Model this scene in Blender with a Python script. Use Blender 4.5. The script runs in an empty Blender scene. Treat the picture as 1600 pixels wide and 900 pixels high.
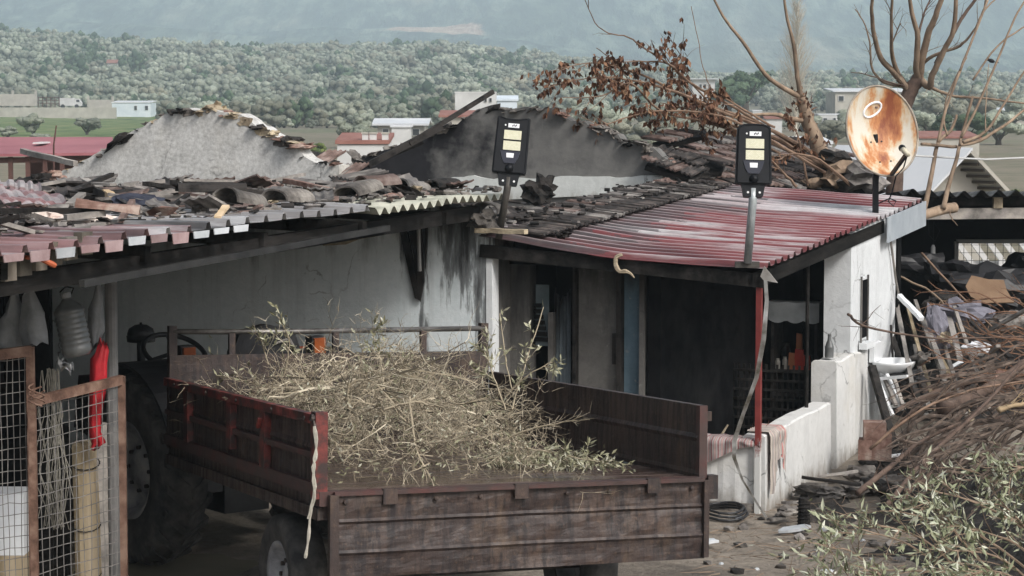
import bpy, math, random
from mathutils import Vector, Matrix, noise as mnoise
R = math.radians
V = Vector
random.seed(7)
scene = bpy.context.scene
col = scene.collection

# ------------------------------------------------------------------ camera
HC = 3.47; F = 3650.0; PITCH = math.atan(300 / F)
cam_d = bpy.data.cameras.new('camera'); cam = bpy.data.objects.new('camera', cam_d); col.objects.link(cam)
cam.location = (0, 0, HC); cam.rotation_euler = (math.pi / 2 - PITCH, 0, 0)
cam_d.sensor_width = 36; cam_d.lens = F / 1600 * 36; cam_d.clip_start = 0.5; cam_d.clip_end = 9000
scene.camera = cam

# ------------------------------------------------------------------ light
SUN_EL, SUN_AZ = 43, 140          # degrees; azimuth measured from +Y toward +X, as seen from the yard
world = bpy.data.worlds.new('World'); scene.world = world; world.use_nodes = True
wn = world.node_tree; wn.nodes.clear()
sky = wn.nodes.new('ShaderNodeTexSky'); sky.sky_type = 'NISHITA'; sky.sun_disc = False
sky.sun_elevation = R(SUN_EL); sky.sun_rotation = R(SUN_AZ); sky.air_density = 1.0; sky.dust_density = 4.0; sky.ozone_density = 1.0
hsv = wn.nodes.new('ShaderNodeHueSaturation'); hsv.inputs['Saturation'].default_value = 0.5
bg = wn.nodes.new('ShaderNodeBackground'); bg.inputs['Strength'].default_value = 0.085
wo = wn.nodes.new('ShaderNodeOutputWorld')
wn.links.new(sky.outputs[0], hsv.inputs['Color']); wn.links.new(hsv.outputs[0], bg.inputs[0]); wn.links.new(bg.outputs[0], wo.inputs[0])
sun_d = bpy.data.lights.new('sun', 'SUN'); sun_d.energy = 1.5; sun_d.angle = R(16); sun_d.color = (1, 0.97, 0.93)
sun = bpy.data.objects.new('sun', sun_d); col.objects.link(sun)
sun.location = (-20, -20, 40)
# the veiled sun stands behind the camera, to the right
sd = V((math.sin(R(SUN_AZ)) * math.cos(R(SUN_EL)), math.cos(R(SUN_AZ)) * math.cos(R(SUN_EL)), math.sin(R(SUN_EL))))
sun.rotation_euler = sd.to_track_quat('Z', 'Y').to_euler()
scene.view_settings.view_transform = 'Standard'; scene.view_settings.look = 'None'
scene.view_settings.gamma = 1; scene.view_settings.use_curve_mapping = False
scene.view_settings.exposure = 0.86
scene.cycles.use_denoising = True; scene.cycles.use_adaptive_sampling = True; scene.cycles.adaptive_threshold = .02
scene.cycles.max_bounces = 6; scene.cycles.volume_bounces = 2
scene.cycles.transparent_max_bounces = 16

# ------------------------------------------------------------------ geometry of the place
CP, SP = math.cos(PITCH), math.sin(PITCH)
def ray(px, py):
    xc = (px - 800) / F; yc = -(py - 450) / F
    return V((xc, CP + yc * SP, -SP + yc * CP))
def P(px, py, Y):
    d = ray(px, py); return V((0, 0, HC)) + d * (Y / d.y)
def onp(px, py, p0, n):
    d = ray(px, py); c = V((0, 0, HC)); return c + d * ((p0 - c).dot(n) / d.dot(n))
S = V((0.375, 0.927, 0)); T = V((0.927, -0.375, 0)); O = V((2.05, 19.2, 0)); Z = V((0, 0, 1))
def H(a, b, z=0): return O + T * a + S * b + Z * z
def onb(px, py, b): return onp(px, py, H(0, b), S)
def ona(px, py, a): return onp(px, py, H(a, 0), T)
def onz(px, py, z): return onp(px, py, V((0, 0, z)), Z)
def rnd(a, b): return random.uniform(a, b)
def rvec(): 
    while True:
        v = V((rnd(-1, 1), rnd(-1, 1), rnd(-1, 1)))
        if 0.05 < v.length < 1: return v.normalized()
def fbm(v, o=4): return mnoise.fractal(v, 1.0, 2.0, o)

# ------------------------------------------------------------------ mesh builder
class MB:
    def __init__(self): self.v = []; self.f = []; self.m = []; self.mi = 0
    def add(self, vs, fs):
        k = len(self.v); self.v.extend(vs)
        for f in fs: self.f.append([i + k for i in f]); self.m.append(self.mi)
    def quad(self, *ps): self.add([V(p) for p in ps], [list(range(len(ps)))])
    def hexa(self, p):   # 8 corners: bottom 4 ccw then top 4
        self.add([V(q) for q in p], [[3, 2, 1, 0], [4, 5, 6, 7], [0, 1, 5, 4], [1, 2, 6, 5], [2, 3, 7, 6], [3, 0, 4, 7]])
    def box(self, c, size, rot=None):
        x, y, z = [q / 2 for q in size]; ps = [(-x, -y, -z), (x, -y, -z), (x, y, -z), (-x, y, -z), (-x, -y, z), (x, -y, z), (x, y, z), (-x, y, z)]
        c = V(c)
        if rot is None: rot = Matrix.Identity(3)
        self.hexa([c + rot @ V(q) for q in ps])
    def bar(self, p0, p1, w, h, up=Z):   # rectangular bar, w across, h along up
        p0, p1 = V(p0), V(p1); d = (p1 - p0).normalized(); r = d.cross(up)
        if r.length < 1e-4: r = d.cross(V((1, 0, 0)))
        r.normalize(); u = r.cross(d).normalized(); r = r * (w / 2); u = u * (h / 2)
        self.hexa([p0 - r - u, p0 + r - u, p1 + r - u, p1 - r - u, p0 - r + u, p0 + r + u, p1 + r + u, p1 - r + u])
    def prism(self, pts, n, cap=True):   # polygon pts extruded by vector n
        pts = [V(p) for p in pts]; n = V(n); k = len(pts)
        self.add(pts + [p + n for p in pts], [list(range(k))[::-1], list(range(k, 2 * k))] + [[i, (i + 1) % k, k + (i + 1) % k, k + i] for i in range(k)])
    def tube(self, pts, rad, n=6, cap=True):
        pts = [V(p) for p in pts]; k = len(pts)
        if not hasattr(rad, '__len__'): rad = [rad] * k
        nr = None; vs = []
        for i, p in enumerate(pts):
            d = (pts[min(i + 1, k - 1)] - pts[max(i - 1, 0)])
            if d.length < 1e-9: d = V((0, 0, 1))
            d.normalize()
            if nr is None: nr = d.orthogonal().normalized()
            else:
                nr = nr - d * nr.dot(d)
                nr = nr.normalized() if nr.length > 1e-6 else d.orthogonal().normalized()
            b = d.cross(nr)
            for j in range(n):
                a = 2 * math.pi * j / n; vs.append(p + (nr * math.cos(a) + b * math.sin(a)) * rad[i])
        fs = [[i * n + j, i * n + (j + 1) % n, (i + 1) * n + (j + 1) % n, (i + 1) * n + j] for i in range(k - 1) for j in range(n)]
        if cap: fs += [list(range(n))[::-1], [(k - 1) * n + j for j in range(n)]]
        self.add(vs, fs)
    def lathe(self, c, axis, prof, n=20):   # prof: (radius, along axis)
        c = V(c); axis = V(axis).normalized(); u = axis.orthogonal().normalized(); w = axis.cross(u); vs = []
        for r, h in prof:
            for j in range(n):
                a = 2 * math.pi * j / n; vs.append(c + axis * h + (u * math.cos(a) + w * math.sin(a)) * max(r, 1e-4))
        k = len(prof)
        self.add(vs, [[i * n + j, i * n + (j + 1) % n, (i + 1) * n + (j + 1) % n, (i + 1) * n + j] for i in range(k - 1) for j in range(n)])
    def grid(self, nu, nv, fn):
        self.add([fn(i / nu, j / nv) for i in range(nu + 1) for j in range(nv + 1)],
                 [[i * (nv + 1) + j, (i + 1) * (nv + 1) + j, (i + 1) * (nv + 1) + j + 1, i * (nv + 1) + j + 1] for i in range(nu) for j in range(nv)])
    def blob(self, c, size, seed=0, amp=.25, sub=2, rot=None, freq=1.5):
        vs, fs = ICO[sub]; c = V(c); out = []
        for q in vs:
            k = 1 + amp * fbm(q * freq + V((seed * 3.7, seed, -seed)), 3)
            w = V((q.x * size[0], q.y * size[1], q.z * size[2])) * k
            out.append(c + (rot @ w if rot else w))
        self.add(out, fs)
    def leaf(self, p, d, n, L, w):
        p, d, n = V(p), V(d), V(n); s = d.cross(n)
        if s.length < 1e-4: s = d.orthogonal()
        s.normalize(); n2 = s.cross(d)
        self.add([p, p + d * (L * .45) + s * w - n2 * (L * .04), p + d * L, p + d * (L * .45) - s * w - n2 * (L * .04)], [[0, 1, 2, 3]])
    def mesh(self, name, smooth=False, org=None):
        me = bpy.data.meshes.new(name)
        vs = self.v if org is None else [p - org for p in self.v]
        me.from_pydata([tuple(p) for p in vs], [], self.f)
        if max(self.m, default=0) > 0: me.polygons.foreach_set('material_index', self.m)
        if smooth: me.polygons.foreach_set('use_smooth', [True] * len(me.polygons))
        me.update(); return me
import bmesh
ICO = {}
for k_ in (1, 2, 3):
    b_ = bmesh.new(); bmesh.ops.create_icosphere(b_, subdivisions=k_, radius=1)
    ICO[k_] = ([v.co.copy() for v in b_.verts], [[v.index for v in f.verts] for f in b_.faces]); b_.free()

def wloc(o):
    p = V((0, 0, 0))
    while o: p = p + o.location; o = o.parent
    return p
def tag(o, label=None, cat=None, group=None, kind=None):
    if label: o['label'] = label
    if cat: o['category'] = cat
    if group: o['group'] = group
    if kind: o['kind'] = kind
    return o
def thing(name, label, cat, loc, group=None):
    o = bpy.data.objects.new(name, None); col.objects.link(o); o.location = V(loc); o.empty_display_size = .1
    return tag(o, label, cat, group)
def build(mb, name, mats, parent=None, smooth=False, org=None):
    """world-space mesh -> object; under a parent its vertices become relative to it (parents are unrotated)"""
    if parent is not None: og = wloc(parent)
    else:
        if org is None:
            lo = V((min(p.x for p in mb.v), min(p.y for p in mb.v), min(p.z for p in mb.v))); hi = V((max(p.x for p in mb.v), max(p.y for p in mb.v), 0))
            org = V(((lo.x + hi.x) / 2, (lo.y + hi.y) / 2, lo.z))
        og = V(org)
    me = mb.mesh(name, smooth, og); o = bpy.data.objects.new(name, me); col.objects.link(o)
    for m in (mats if isinstance(mats, (list, tuple)) else [mats]): me.materials.append(m)
    if parent is not None: o.parent = parent
    else: o.location = og
    return o
def obj_from(me, name, M, parent=None):
    o = bpy.data.objects.new(name, me); col.objects.link(o); o.matrix_basis = M
    if parent is not None: o.parent = parent
    return o

# ------------------------------------------------------------------ materials
class NT:
    def __init__(self, name):
        self.mat = bpy.data.materials.new(name); self.mat.use_nodes = True; self.t = self.mat.node_tree; self.t.nodes.clear()
        self.o = self.t.nodes.new('ShaderNodeOutputMaterial'); self.b = self.t.nodes.new('ShaderNodeBsdfPrincipled'); self.t.links.new(self.b.outputs[0], self.o.inputs[0])
        self.tc = self.t.nodes.new('ShaderNodeTexCoord')
    def n(self, ty): return self.t.nodes.new(ty)
    def l(self, a, b): self.t.links.new(a, b)
    def vec(self, sc=(1, 1, 1), rot=(0, 0, 0), coord='Object', off=(0, 0, 0)):
        m = self.n('ShaderNodeMapping'); self.l(self.tc.outputs[coord], m.inputs[0]); m.inputs['Scale'].default_value = sc; m.inputs['Rotation'].default_value = rot; m.inputs['Location'].default_value = off
        return m.outputs[0]
    def noise(self, scale, detail=6, rough=.6, vec=None, sc=(1, 1, 1), dist=0):
        x = self.n('ShaderNodeTexNoise'); x.inputs['Scale'].default_value = scale; x.inputs['Detail'].default_value = detail; x.inputs['Roughness'].default_value = rough; x.inputs['Distortion'].default_value = dist
        self.l(vec if vec else self.vec(sc), x.inputs['Vector']); return x.outputs['Fac']
    def ramp(self, fac, stops):
        r = self.n('ShaderNodeValToRGB'); e = r.color_ramp.elements
        while len(e) > 1: e.remove(e[-1])
        for i, (p, c) in enumerate(stops):
            el = e[0] if i == 0 else e.new(p)
            el.position = p
            if not hasattr(c, '__len__'): c = (c, c, c)
            el.color = (*c[:3], 1)
        self.l(fac, r.inputs[0]); return r.outputs[0]
    def mix(self, fac, a, b, mode='MIX'):
        m = self.n('ShaderNodeMix'); m.data_type = 'RGBA'; m.blend_type = mode
        for ii, sck, v in ((0, m.inputs[0], fac), (6, m.inputs[6], a), (7, m.inputs[7], b)):
            if hasattr(v, 'is_linked'): self.l(v, sck)
            elif hasattr(v, '__len__'): sck.default_value = (*v[:3], 1)
            else: sck.default_value = v if ii == 0 else (v, v, v, 1)
        return m.outputs[2]
    def math(self, op, a, b=0.0):
        m = self.n('ShaderNodeMath'); m.operation = op
        for s_, v in zip(m.inputs, (a, b)):
            if hasattr(v, 'is_linked'): self.l(v, s_)
            else: s_.default_value = v
        return m.outputs[0]
    def sep(self, vec):
        s = self.n('ShaderNodeSeparateXYZ'); self.l(vec, s.inputs[0]); return s.outputs
    def rndobj(self): return self.n('ShaderNodeObjectInfo').outputs['Random']
    def rndisl(self): return self.n('ShaderNodeNewGeometry').outputs['Random Per Island']
    def vary(self, c, r, lo, hi):
        m = self.n('ShaderNodeMapRange'); m.inputs[3].default_value = lo; m.inputs[4].default_value = hi; self.l(r, m.inputs[0])
        h = self.n('ShaderNodeHueSaturation'); self.l(m.outputs[0], h.inputs['Value']); self.l(c, h.inputs['Color']); return h.outputs[0]
    def bump(self, h, strength=.3, dist=.02):
        b = self.n('ShaderNodeBump'); b.inputs['Strength'].default_value = strength; b.inputs['Distance'].default_value = dist; self.l(h, b.inputs['Height']); self.l(b.outputs[0], self.b.inputs['Normal'])
    def done(self, color, rough=.8, metal=0, spec=.4):
        for k, v in (('Base Color', color), ('Roughness', rough), ('Metallic', metal), ('Specular IOR Level', spec)):
            s_ = self.b.inputs[k]
            if hasattr(v, 'is_linked'): self.l(v, s_)
            elif hasattr(v, '__len__'): s_.default_value = (*v[:3], 1)
            else: s_.default_value = v
        return self.mat
def simple(name, c1, c2, scale=6, rough=.8, bump=.3, sc=(1, 1, 1), var=0, isl=False, lo=.35, hi=.65, metal=0, spec=.4, bscale=None, dist=.01, c3=None):
    n = NT(name); nz = n.noise(scale, 8, .62, sc=sc)
    st = [(lo, c1), (hi, c2)] if c3 is None else [(lo, c1), ((lo + hi) / 2, c2), (hi, c3)]
    c = n.ramp(nz, st)
    if var: c = n.vary(c, n.rndisl() if isl else n.rndobj(), 1 - var, 1 + var)
    if bump: n.bump(n.noise(bscale or scale * 4, 6, .65, sc=sc), bump, dist)
    return n.done(c, rough, metal, spec)

# ------------------------------------------------------------------ terrain
def ss(t): t = max(0, min(1, t)); return t * t * (3 - 2 * t)
RID = [(-900, 25), (0, 25.8), (200, 22.5), (400, 19), (700, 20.5), (850, 16), (1000, 11), (1120, 8), (1700, 9), (2600, 10)]
def lerp_tab(tab, x):
    if x <= tab[0][0]: return tab[0][1]
    for (x0, y0), (x1, y1) in zip(tab, tab[1:]):
        if x <= x1: return y0 + (y1 - y0) * (x - x0) / (x1 - x0)
    return tab[-1][1]
def ground_z(x, y):
    if y < 120: return -0.12 - 0.03 * 0
    px = 800 + F * x / y
    h = lerp_tab(RID, px)
    z = h * ss((y - 420) / 560) ** 0.9
    if y > 960: z += (18 - h) * ss((y - 960) / 500)
    z += 0.5 * fbm(V((x / 60, y / 60, 0)), 3) * ss((y - 150) / 100)
    return z - 0.12 * (1 - ss((y - 120) / 150))
def mountain_z(x, y):
    k = ss((y - 1350) / 2500)
    z = -6 + 330 * k * k + 40 * ss((y - 1350) / 900)
    return z + 34 * fbm(V((x / 420, y / 420, 3.1)), 5) * ss((y - 1400) / 700)
def fan(name, ys, fn, mat, wid=.9, na=90):
    mb = MB(); na_ = na
    for y in ys:
        for i in range(na_ + 1):
            x = (2 * i / na_ - 1) * (wid * abs(y) + 50); mb.v.append(V((x, y, fn(x, y))))
    for j in range(len(ys) - 1):
        for i in range(na_): mb.f.append([j * (na_ + 1) + i, j * (na_ + 1) + i + 1, (j + 1) * (na_ + 1) + i + 1, (j + 1) * (na_ + 1) + i]); mb.m.append(0)
    o = build(mb, name, mat, smooth=True, org=(0, 0, 0)); return tag(o, kind='structure')
n = NT('dry_ground'); c = n.ramp(n.noise(.03, 8, .6), [(.35, (.14, .13, .08)), (.5, (.2, .17, .12)), (.65, (.12, .14, .07))])
M_ground = n.done(n.mix(.4, c, n.ramp(n.noise(.6, 6), [(.4, (.1, .1, .06)), (.6, (.24, .2, .15))])), .95)
ys = [-40, 0, 30, 60, 90] + [120 + 12 * i for i in range(1, 30)] + [480 + 18 * i for i in range(60)]
fan('ground', ys, ground_z, M_ground)
n = NT('mountain_forest')
nz = n.noise(.05, 8, .75, sc=(1, .1, 1)); c = n.ramp(nz, [(.42, (.006, .02, .02)), (.5, (.07, .11, .09)), (.58, (.24, .29, .22))])
c = n.mix(n.ramp(n.noise(.009, 6, .65, sc=(1, .22, 1)), [(.42, 0), (.6, .75)]), c, n.ramp(nz, [(.4, (.006, .02, .018)), (.6, (.05, .08, .05))]))
pat = n.ramp(n.noise(.006, 5, .6, sc=(1, .25, 1)), [(.56, 0), (.66, 1)])
c = n.mix(pat, c, n.ramp(nz, [(.4, (.1, .12, .08)), (.6, (.34, .32, .24))]))
sp = n.sep(n.vec())      # the bare, reddish quarry patch
dx = n.math('MULTIPLY', n.math('SUBTRACT', sp[0], -77), 1 / 52); dy = n.math('MULTIPLY', n.math('SUBTRACT', sp[1], 2330), 1 / 100)
rr = n.math('ADD', n.math('MULTIPLY', dx, dx), n.math('MULTIPLY', dy, dy)); rr = n.math('ADD', rr, n.math('MULTIPLY', n.math('SUBTRACT', n.noise(.02, 6), .5), 2.6))
c = n.mix(n.ramp(rr, [(.7, .8), (1.0, 0)]), c, n.ramp(n.noise(.06, 6), [(.4, (.5, .26, .16)), (.6, (.8, .6, .44))]))
n.bump(n.noise(.05, 6, .7, sc=(1, .1, 1)), 1.0, 12)
M_mtn = n.done(c, .95, spec=.1)
fan('mountain', [1350 + 40 * i for i in range(70)], mountain_z, M_mtn, .7, 150)
# green field on the left
M_grass = simple('field_grass', (.05, .09, .025), (.12, .17, .05), .35, .9, .6, sc=(1, .35, 1), c3=(.2, .2, .09), bscale=2, dist=.2)
mb = MB(); mb.grid(30, 20, lambda u, v: V(((-.245 + u * .13) * (188 + 190 * v), 188 + 190 * v, ground_z((-.245 + u * .13) * (188 + 190 * v), 188 + 190 * v) + .08)))
tag(build(mb, 'field', M_grass, smooth=True), kind='structure')
# yard around the house
n = NT('yard_dirt')
a1 = n.noise(1.2, 9, .65); a2 = n.noise(9, 8, .7)
c = n.mix(.45, n.ramp(a1, [(.3, (.15, .126, .1)), (.5, (.24, .205, .165)), (.7, (.32, .28, .23))]), n.ramp(a2, [(.3, (.15, .125, .1)), (.7, (.42, .37, .31))]))
c = n.mix(n.ramp(n.noise(.7, 5, .6, dist=1), [(.5, 0), (.64, .7)]), c, (.1, .085, .07)); c = n.mix(n.ramp(n.noise(3.5, 8, .75), [(.55, 0), (.66, .7)]), c, (.06, .052, .046)); c = n.mix(n.ramp(n.noise(45, 4, .6), [(.66, 0), (.72, .7)]), c, (.45, .42, .38))
n.bump(n.math('ADD', n.noise(14, 8, .7), n.math('MULTIPLY', n.noise(3, 5, .6), 2)), 1.0, .04); M_dirt = n.done(c, n.ramp(a1, [(.3, .55), (.6, .95)]), spec=.3)
def yard_z(x, y):
    z = .035 * fbm(V((x * .9, y * .9, 0)), 4) + .01
    z -= .15 * math.exp(-((x + 2.6) ** 2 + (y - 17.6) ** 2) / 3.0)
    z += .28 * ss((x - 2.9) / 1.2) * ss((y - 20.0) / 3)          # rubble-covered rise by the white wall
    return z
mb = MB(); mb.grid(150, 170, lambda u, v: V((-13 + 26 * u, 6 + 34 * v, yard_z(-13 + 26 * u, 6 + 34 * v))))
tag(build(mb, 'yard', M_dirt, smooth=True, org=(0, 0, 0)), kind='structure')

# ------------------------------------------------------------------ far vegetation
n = NT('olive_foliage_far')
c = n.mix(.5, n.ramp(n.rndisl(), [(0, (.17, .195, .14)), (.5, (.28, .31, .235)), (1, (.41, .43, .35))]), n.ramp(n.noise(2.2, 5, .7), [(.35, (.125, .15, .105)), (.65, (.44, .47, .38))])); n.bump(n.noise(3.5, 4, .7), .9, .3)
r_ = n.rndobj(); c = n.mix(n.ramp(r_, [(.72, 0), (.95, .5)]), c, (.19, .15, .1)); c = n.vary(c, n.math('FRACT', n.math('MULTIPLY', r_, 7.3)), .6, 1.25)
M_olfar = n.done(c, .75, spec=.3)
n = NT('tree_bark_far'); M_barkfar = n.done((.07, .055, .042), .9)
n = NT('evergreen_foliage'); n.bump(n.noise(3.5, 4, .7), .9, .3); M_evg = n.done(n.vary(n.ramp(n.rndisl(), [(0, (.03, .06, .03)), (1, (.1, .15, .08))]), n.rndobj(), .8, 1.2), .8)
n = NT('green_bush_foliage'); n.bump(n.noise(6, 4, .7), .9, .15); M_bush = n.done(n.ramp(n.rndisl(), [(0, (.05, .08, .018)), (.6, (.13, .17, .04)), (1, (.22, .25, .07))]), .75)
def crown(mb, c, size, nq, q, seed=0, lumps=9, core=1):
    """leaf-clump faces on many small lumps spread through the crown"""
    rs = random.Random(seed); c = V(c); ls = []
    for i in range(lumps):
        a = rs.uniform(0, 6.283); rr = math.sqrt(rs.random()) * .8; h = rs.uniform(-.6, .75) * (1 - .55 * rr * rr)
        ls.append((V((math.cos(a) * rr, math.sin(a) * rr, h)), rs.uniform(.2, .36) * (1.25 if lumps < 20 else 1)))
    for i, (lc, lr) in enumerate(ls):
        b0_ = len(mb.v); vs_, fs_ = ICO[core]
        mb.add([c + V(((lc.x + q_.x * lr * .92) * size[0], (lc.y + q_.y * lr * .92) * size[1], (lc.z + q_.z * lr * .92) * size[2])) * 1.0 + q_ * (size[0] * lr * .35 * fbm(q_ * 2.6 + V((seed, i * 2.3, 0)), 3)) for q_ in vs_], fs_)
    for i in range(nq):
        lc, lr = ls[i % lumps]
        d = V((rs.gauss(0, 1), rs.gauss(0, 1), rs.gauss(0, 1))).normalized()
        k = lr * rs.uniform(.85, 1.12); p = lc + d * k; p = V((p.x * size[0], p.y * size[1], p.z * size[2])) + c
        nrm = (d + V((rs.gauss(0, .6), rs.gauss(0, .6), rs.gauss(0, .6) + .3))).normalized(); u = nrm.orthogonal().normalized(); w = nrm.cross(u)
        s1, s2 = q * rs.uniform(.6, 1.3), q * rs.uniform(.5, 1.0)
        mb.add([p - u * s1, p - w * s2 * .8 + u * .2 * s1, p + u * s1, p + w * s2], [[0, 1, 2, 3]])
def tree_mesh(name, size, trunk, nq, q, seed, mats, lumps=9):
    mb = MB(); mb.mi = 1
    mb.tube([(0, 0, -.4), (.06, 0, trunk * .5), (.0, .05, trunk + size[2] * .3)], [size[0] * .09 + .06, size[0] * .07 + .04, .05], 5)
    for k in range(4):
        a = k * 1.6 + seed; mb.tube([(0, 0, trunk * .8), (math.cos(a) * size[0] * .45, math.sin(a) * size[0] * .45, trunk + size[2] * .7)], [size[0] * .05 + .02, .02], 4)
    mb.mi = 0; crown(mb, (0, 0, trunk + size[2] * .75), size, nq, q, seed, lumps)
    me = mb.mesh(name, True); [me.materials.append(m) for m in mats]; return me
OLV = [tree_mesh('olive_far_mesh', (2.9 + .5 * math.sin(k * 2.1), 2.9, 2.4 + .4 * math.cos(k * 1.7)), .3, 420, .13, 10 + k, (M_olfar, M_barkfar), 24 + k % 5) for k in range(6)]
OLV.append(tree_mesh('dark_tree_mesh', (3.0, 3.0, 3.0), .3, 420, .13, 33, (M_evg, M_barkfar), 26))
pts = []
rs = random.Random(5); sp_ = 5.8
yy = 255
while yy < 975:
    xw = .27 * yy; x = -xw
    while x < xw:
        xx, y2 = x + rs.uniform(-2.6, 2.6), yy + rs.uniform(-2.8, 2.8); px = 800 + F * xx / y2
        if yy < 432 and not (270 < px < 700 + (yy - 255) * 1.6): x += sp_; continue
        keep = 1 if px < 930 else (.75 if y2 > 700 or px < 1100 else .33)
        clear = fbm(V((xx / 30, y2 / 45, 9)), 3) > .3
        if rs.random() < keep and not clear: pts.append((xx, y2, (.62 if y2 < 440 else .85) * rs.choice((.5, .7, .85, .95, 1.05, 1.2, 1.45)) * rs.uniform(.9, 1.1), rs.uniform(0, 6.28), rs.randrange(7) if rs.random() < .75 else rs.randrange(6)))
        x += sp_
    yy += sp_
pts.sort(key=lambda p: p[1] / p[2])
inview = [p for p in pts if -30 < 800 + F * p[0] / p[1] < 1630]
near = [p for p in inview if p[1] < 650 and not (560 < 800 + F * p[0] / p[1] < 1040 and p[1] < 300)][:280]; ns = set(id(p) for p in near)
for (x, y, s, a, k) in near:
    o = obj_from(OLV[k], 'olive_tree', Matrix.Translation((x, y, ground_z(x, y) - .05)) @ Matrix.Rotation(a, 4, 'Z') @ Matrix.Diagonal((s, s, s * .95, 1)))
    tag(o, *(('silvery olive tree in the front rows of the grove at the foot of the hill', 'olive tree', 'front-row olive trees of the hillside grove') if k < 6 else ('dark evergreen tree standing among the front rows of the olive grove', 'tree', 'dark trees among the front-row olives')))
    if k == 6: o.name = 'evergreen_tree'
rest = [p for p in pts if id(p) not in ns]
src = bpy.data.collections.new('olive_sources')
for k, me in enumerate(OLV):
    so = bpy.data.objects.new('olive_source', me); src.objects.link(so)
gm = bpy.data.meshes.new('olive_grove'); gm.from_pydata([(p[0], p[1], ground_z(p[0], p[1]) - .1) for p in rest], [], [])
for nm, ty, dat in (('scl', 'FLOAT', [p[2] for p in rest]), ('rot', 'FLOAT', [p[3] for p in rest]), ('idx', 'INT', [p[4] for p in rest])):
    at = gm.attributes.new(nm, ty, 'POINT'); at.data.foreach_set('value', dat)
go = bpy.data.objects.new('olive_grove', gm); col.objects.link(go)
tag(go, 'dense grove of silvery olive trees covering the hillside behind', 'olive grove', kind='stuff')
ng = bpy.data.node_groups.new('grove', 'GeometryNodeTree')
ng.interface.new_socket('Geometry', in_out='INPUT', socket_type='NodeSocketGeometry'); ng.interface.new_socket('Geometry', in_out='OUTPUT', socket_type='NodeSocketGeometry')
gi = ng.nodes.new('NodeGroupInput'); gu = ng.nodes.new('NodeGroupOutput'); iop = ng.nodes.new('GeometryNodeInstanceOnPoints'); ci = ng.nodes.new('GeometryNodeCollectionInfo')
ci.inputs['Collection'].default_value = src; ci.inputs['Separate Children'].default_value = True; ci.inputs['Reset Children'].default_value = True
iop.inputs['Pick Instance'].default_value = True
def attr(nm, ty):
    a = ng.nodes.new('GeometryNodeInputNamedAttribute'); a.data_type = ty; a.inputs[0].default_value = nm; return [s for s in a.outputs if s.enabled][0]
cx = ng.nodes.new('ShaderNodeCombineXYZ'); ng.links.new(attr('rot', 'FLOAT'), cx.inputs[2])
ng.links.new(gi.outputs[0], iop.inputs['Points']); ng.links.new(ci.outputs[0], iop.inputs['Instance']); ng.links.new(attr('idx', 'INT'), iop.inputs['Instance Index'])
ng.links.new(cx.outputs[0], iop.inputs['Rotation']); ng.links.new(attr('scl', 'FLOAT'), iop.inputs['Scale']); ng.links.new(iop.outputs[0], gu.inputs[0])
go.modifiers.new('grove', 'NODES').node_group = ng

def lone_tree(px, ybase, Y, h, w, label, cat='tree', foli=None, name='tree', nq=900, q=None, seed=1, trunk=.2, group=None, lumps=14):
    b = P(px, ybase, Y); b.z = min(b.z, max(ground_z(b.x, b.y), b.z - 1)); t = thing(name, label, cat, b, group); tr = h * trunk
    m1 = MB(); m1.tube([b - Z * .3, b + Z * tr, b + V((.1 * w, 0, tr + h * .35))], [w * .06 + .03, w * .045 + .02, .03], 6)
    for k in range(5):
        a = k * 1.256 + seed; m1.tube([b + Z * tr * .7, b + V((math.cos(a) * w * .3, math.sin(a) * w * .3, tr + h * .45))], [w * .03 + .02, .015], 5)
    build(m1, 'trunk', M_barkfar, t)
    m2 = MB(); crown(m2, b + Z * (tr + (h - tr) * .5), (w * .5, w * .5, (h - tr) * .52), nq, q or w * .028, seed, lumps, 2); build(m2, 'crown', foli or M_olfar, t, True)
    return t
lone_tree(52, 212, 205, 2.0, 2.6, 'leftmost dark round bush on the green field behind the red barn', 'bush', seed=3, name='bush')
lone_tree(136, 212, 208, 1.6, 2.7, 'low wide bush on the green field, left of the pale gable', 'bush', seed=4, name='bush')
lone_tree(12, 214, 190, 1.0, 1.8, 'small pale bush at the left edge of the green field', 'bush', seed=5, name='bush')
lone_tree(62, 216, 180, .7, 1.6, 'smallest pale bush in front of the two field bushes', 'bush', seed=6, name='bush')
lone_tree(500, 222, 120, 1.0, 1.1, 'yellow-green bush behind the right end of the pale gable', 'bush', M_bush, 'bush', 500, seed=7)
lone_tree(550, 205, 160, 2.0, 2.6, 'grey-green tree left of the long white-roofed house', 'tree', seed=8)
lone_tree(1165, 160, 300, 5.6, 8.2, 'big dark evergreen tree right of the far two-storey white house', 'tree', M_evg, nq=1500, seed=9, lumps=20)
lone_tree(1140, 165, 290, 3.4, 5, 'lower dark evergreen tree at the left foot of the big one', 'tree', M_evg, nq=900, seed=31, lumps=14)
lone_tree(1572, 300, 60, 1.05, 1.7, 'rounded yellow-green tree at the right edge behind the shed roof', 'tree', M_bush, nq=2200, q=.05, seed=10, trunk=.05)
lone_tree(1500, 225, 150, 2.6, 3.4, 'dark brownish tree above the dark shed roof', 'tree', M_evg, nq=900, seed=11)
k = 0
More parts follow.
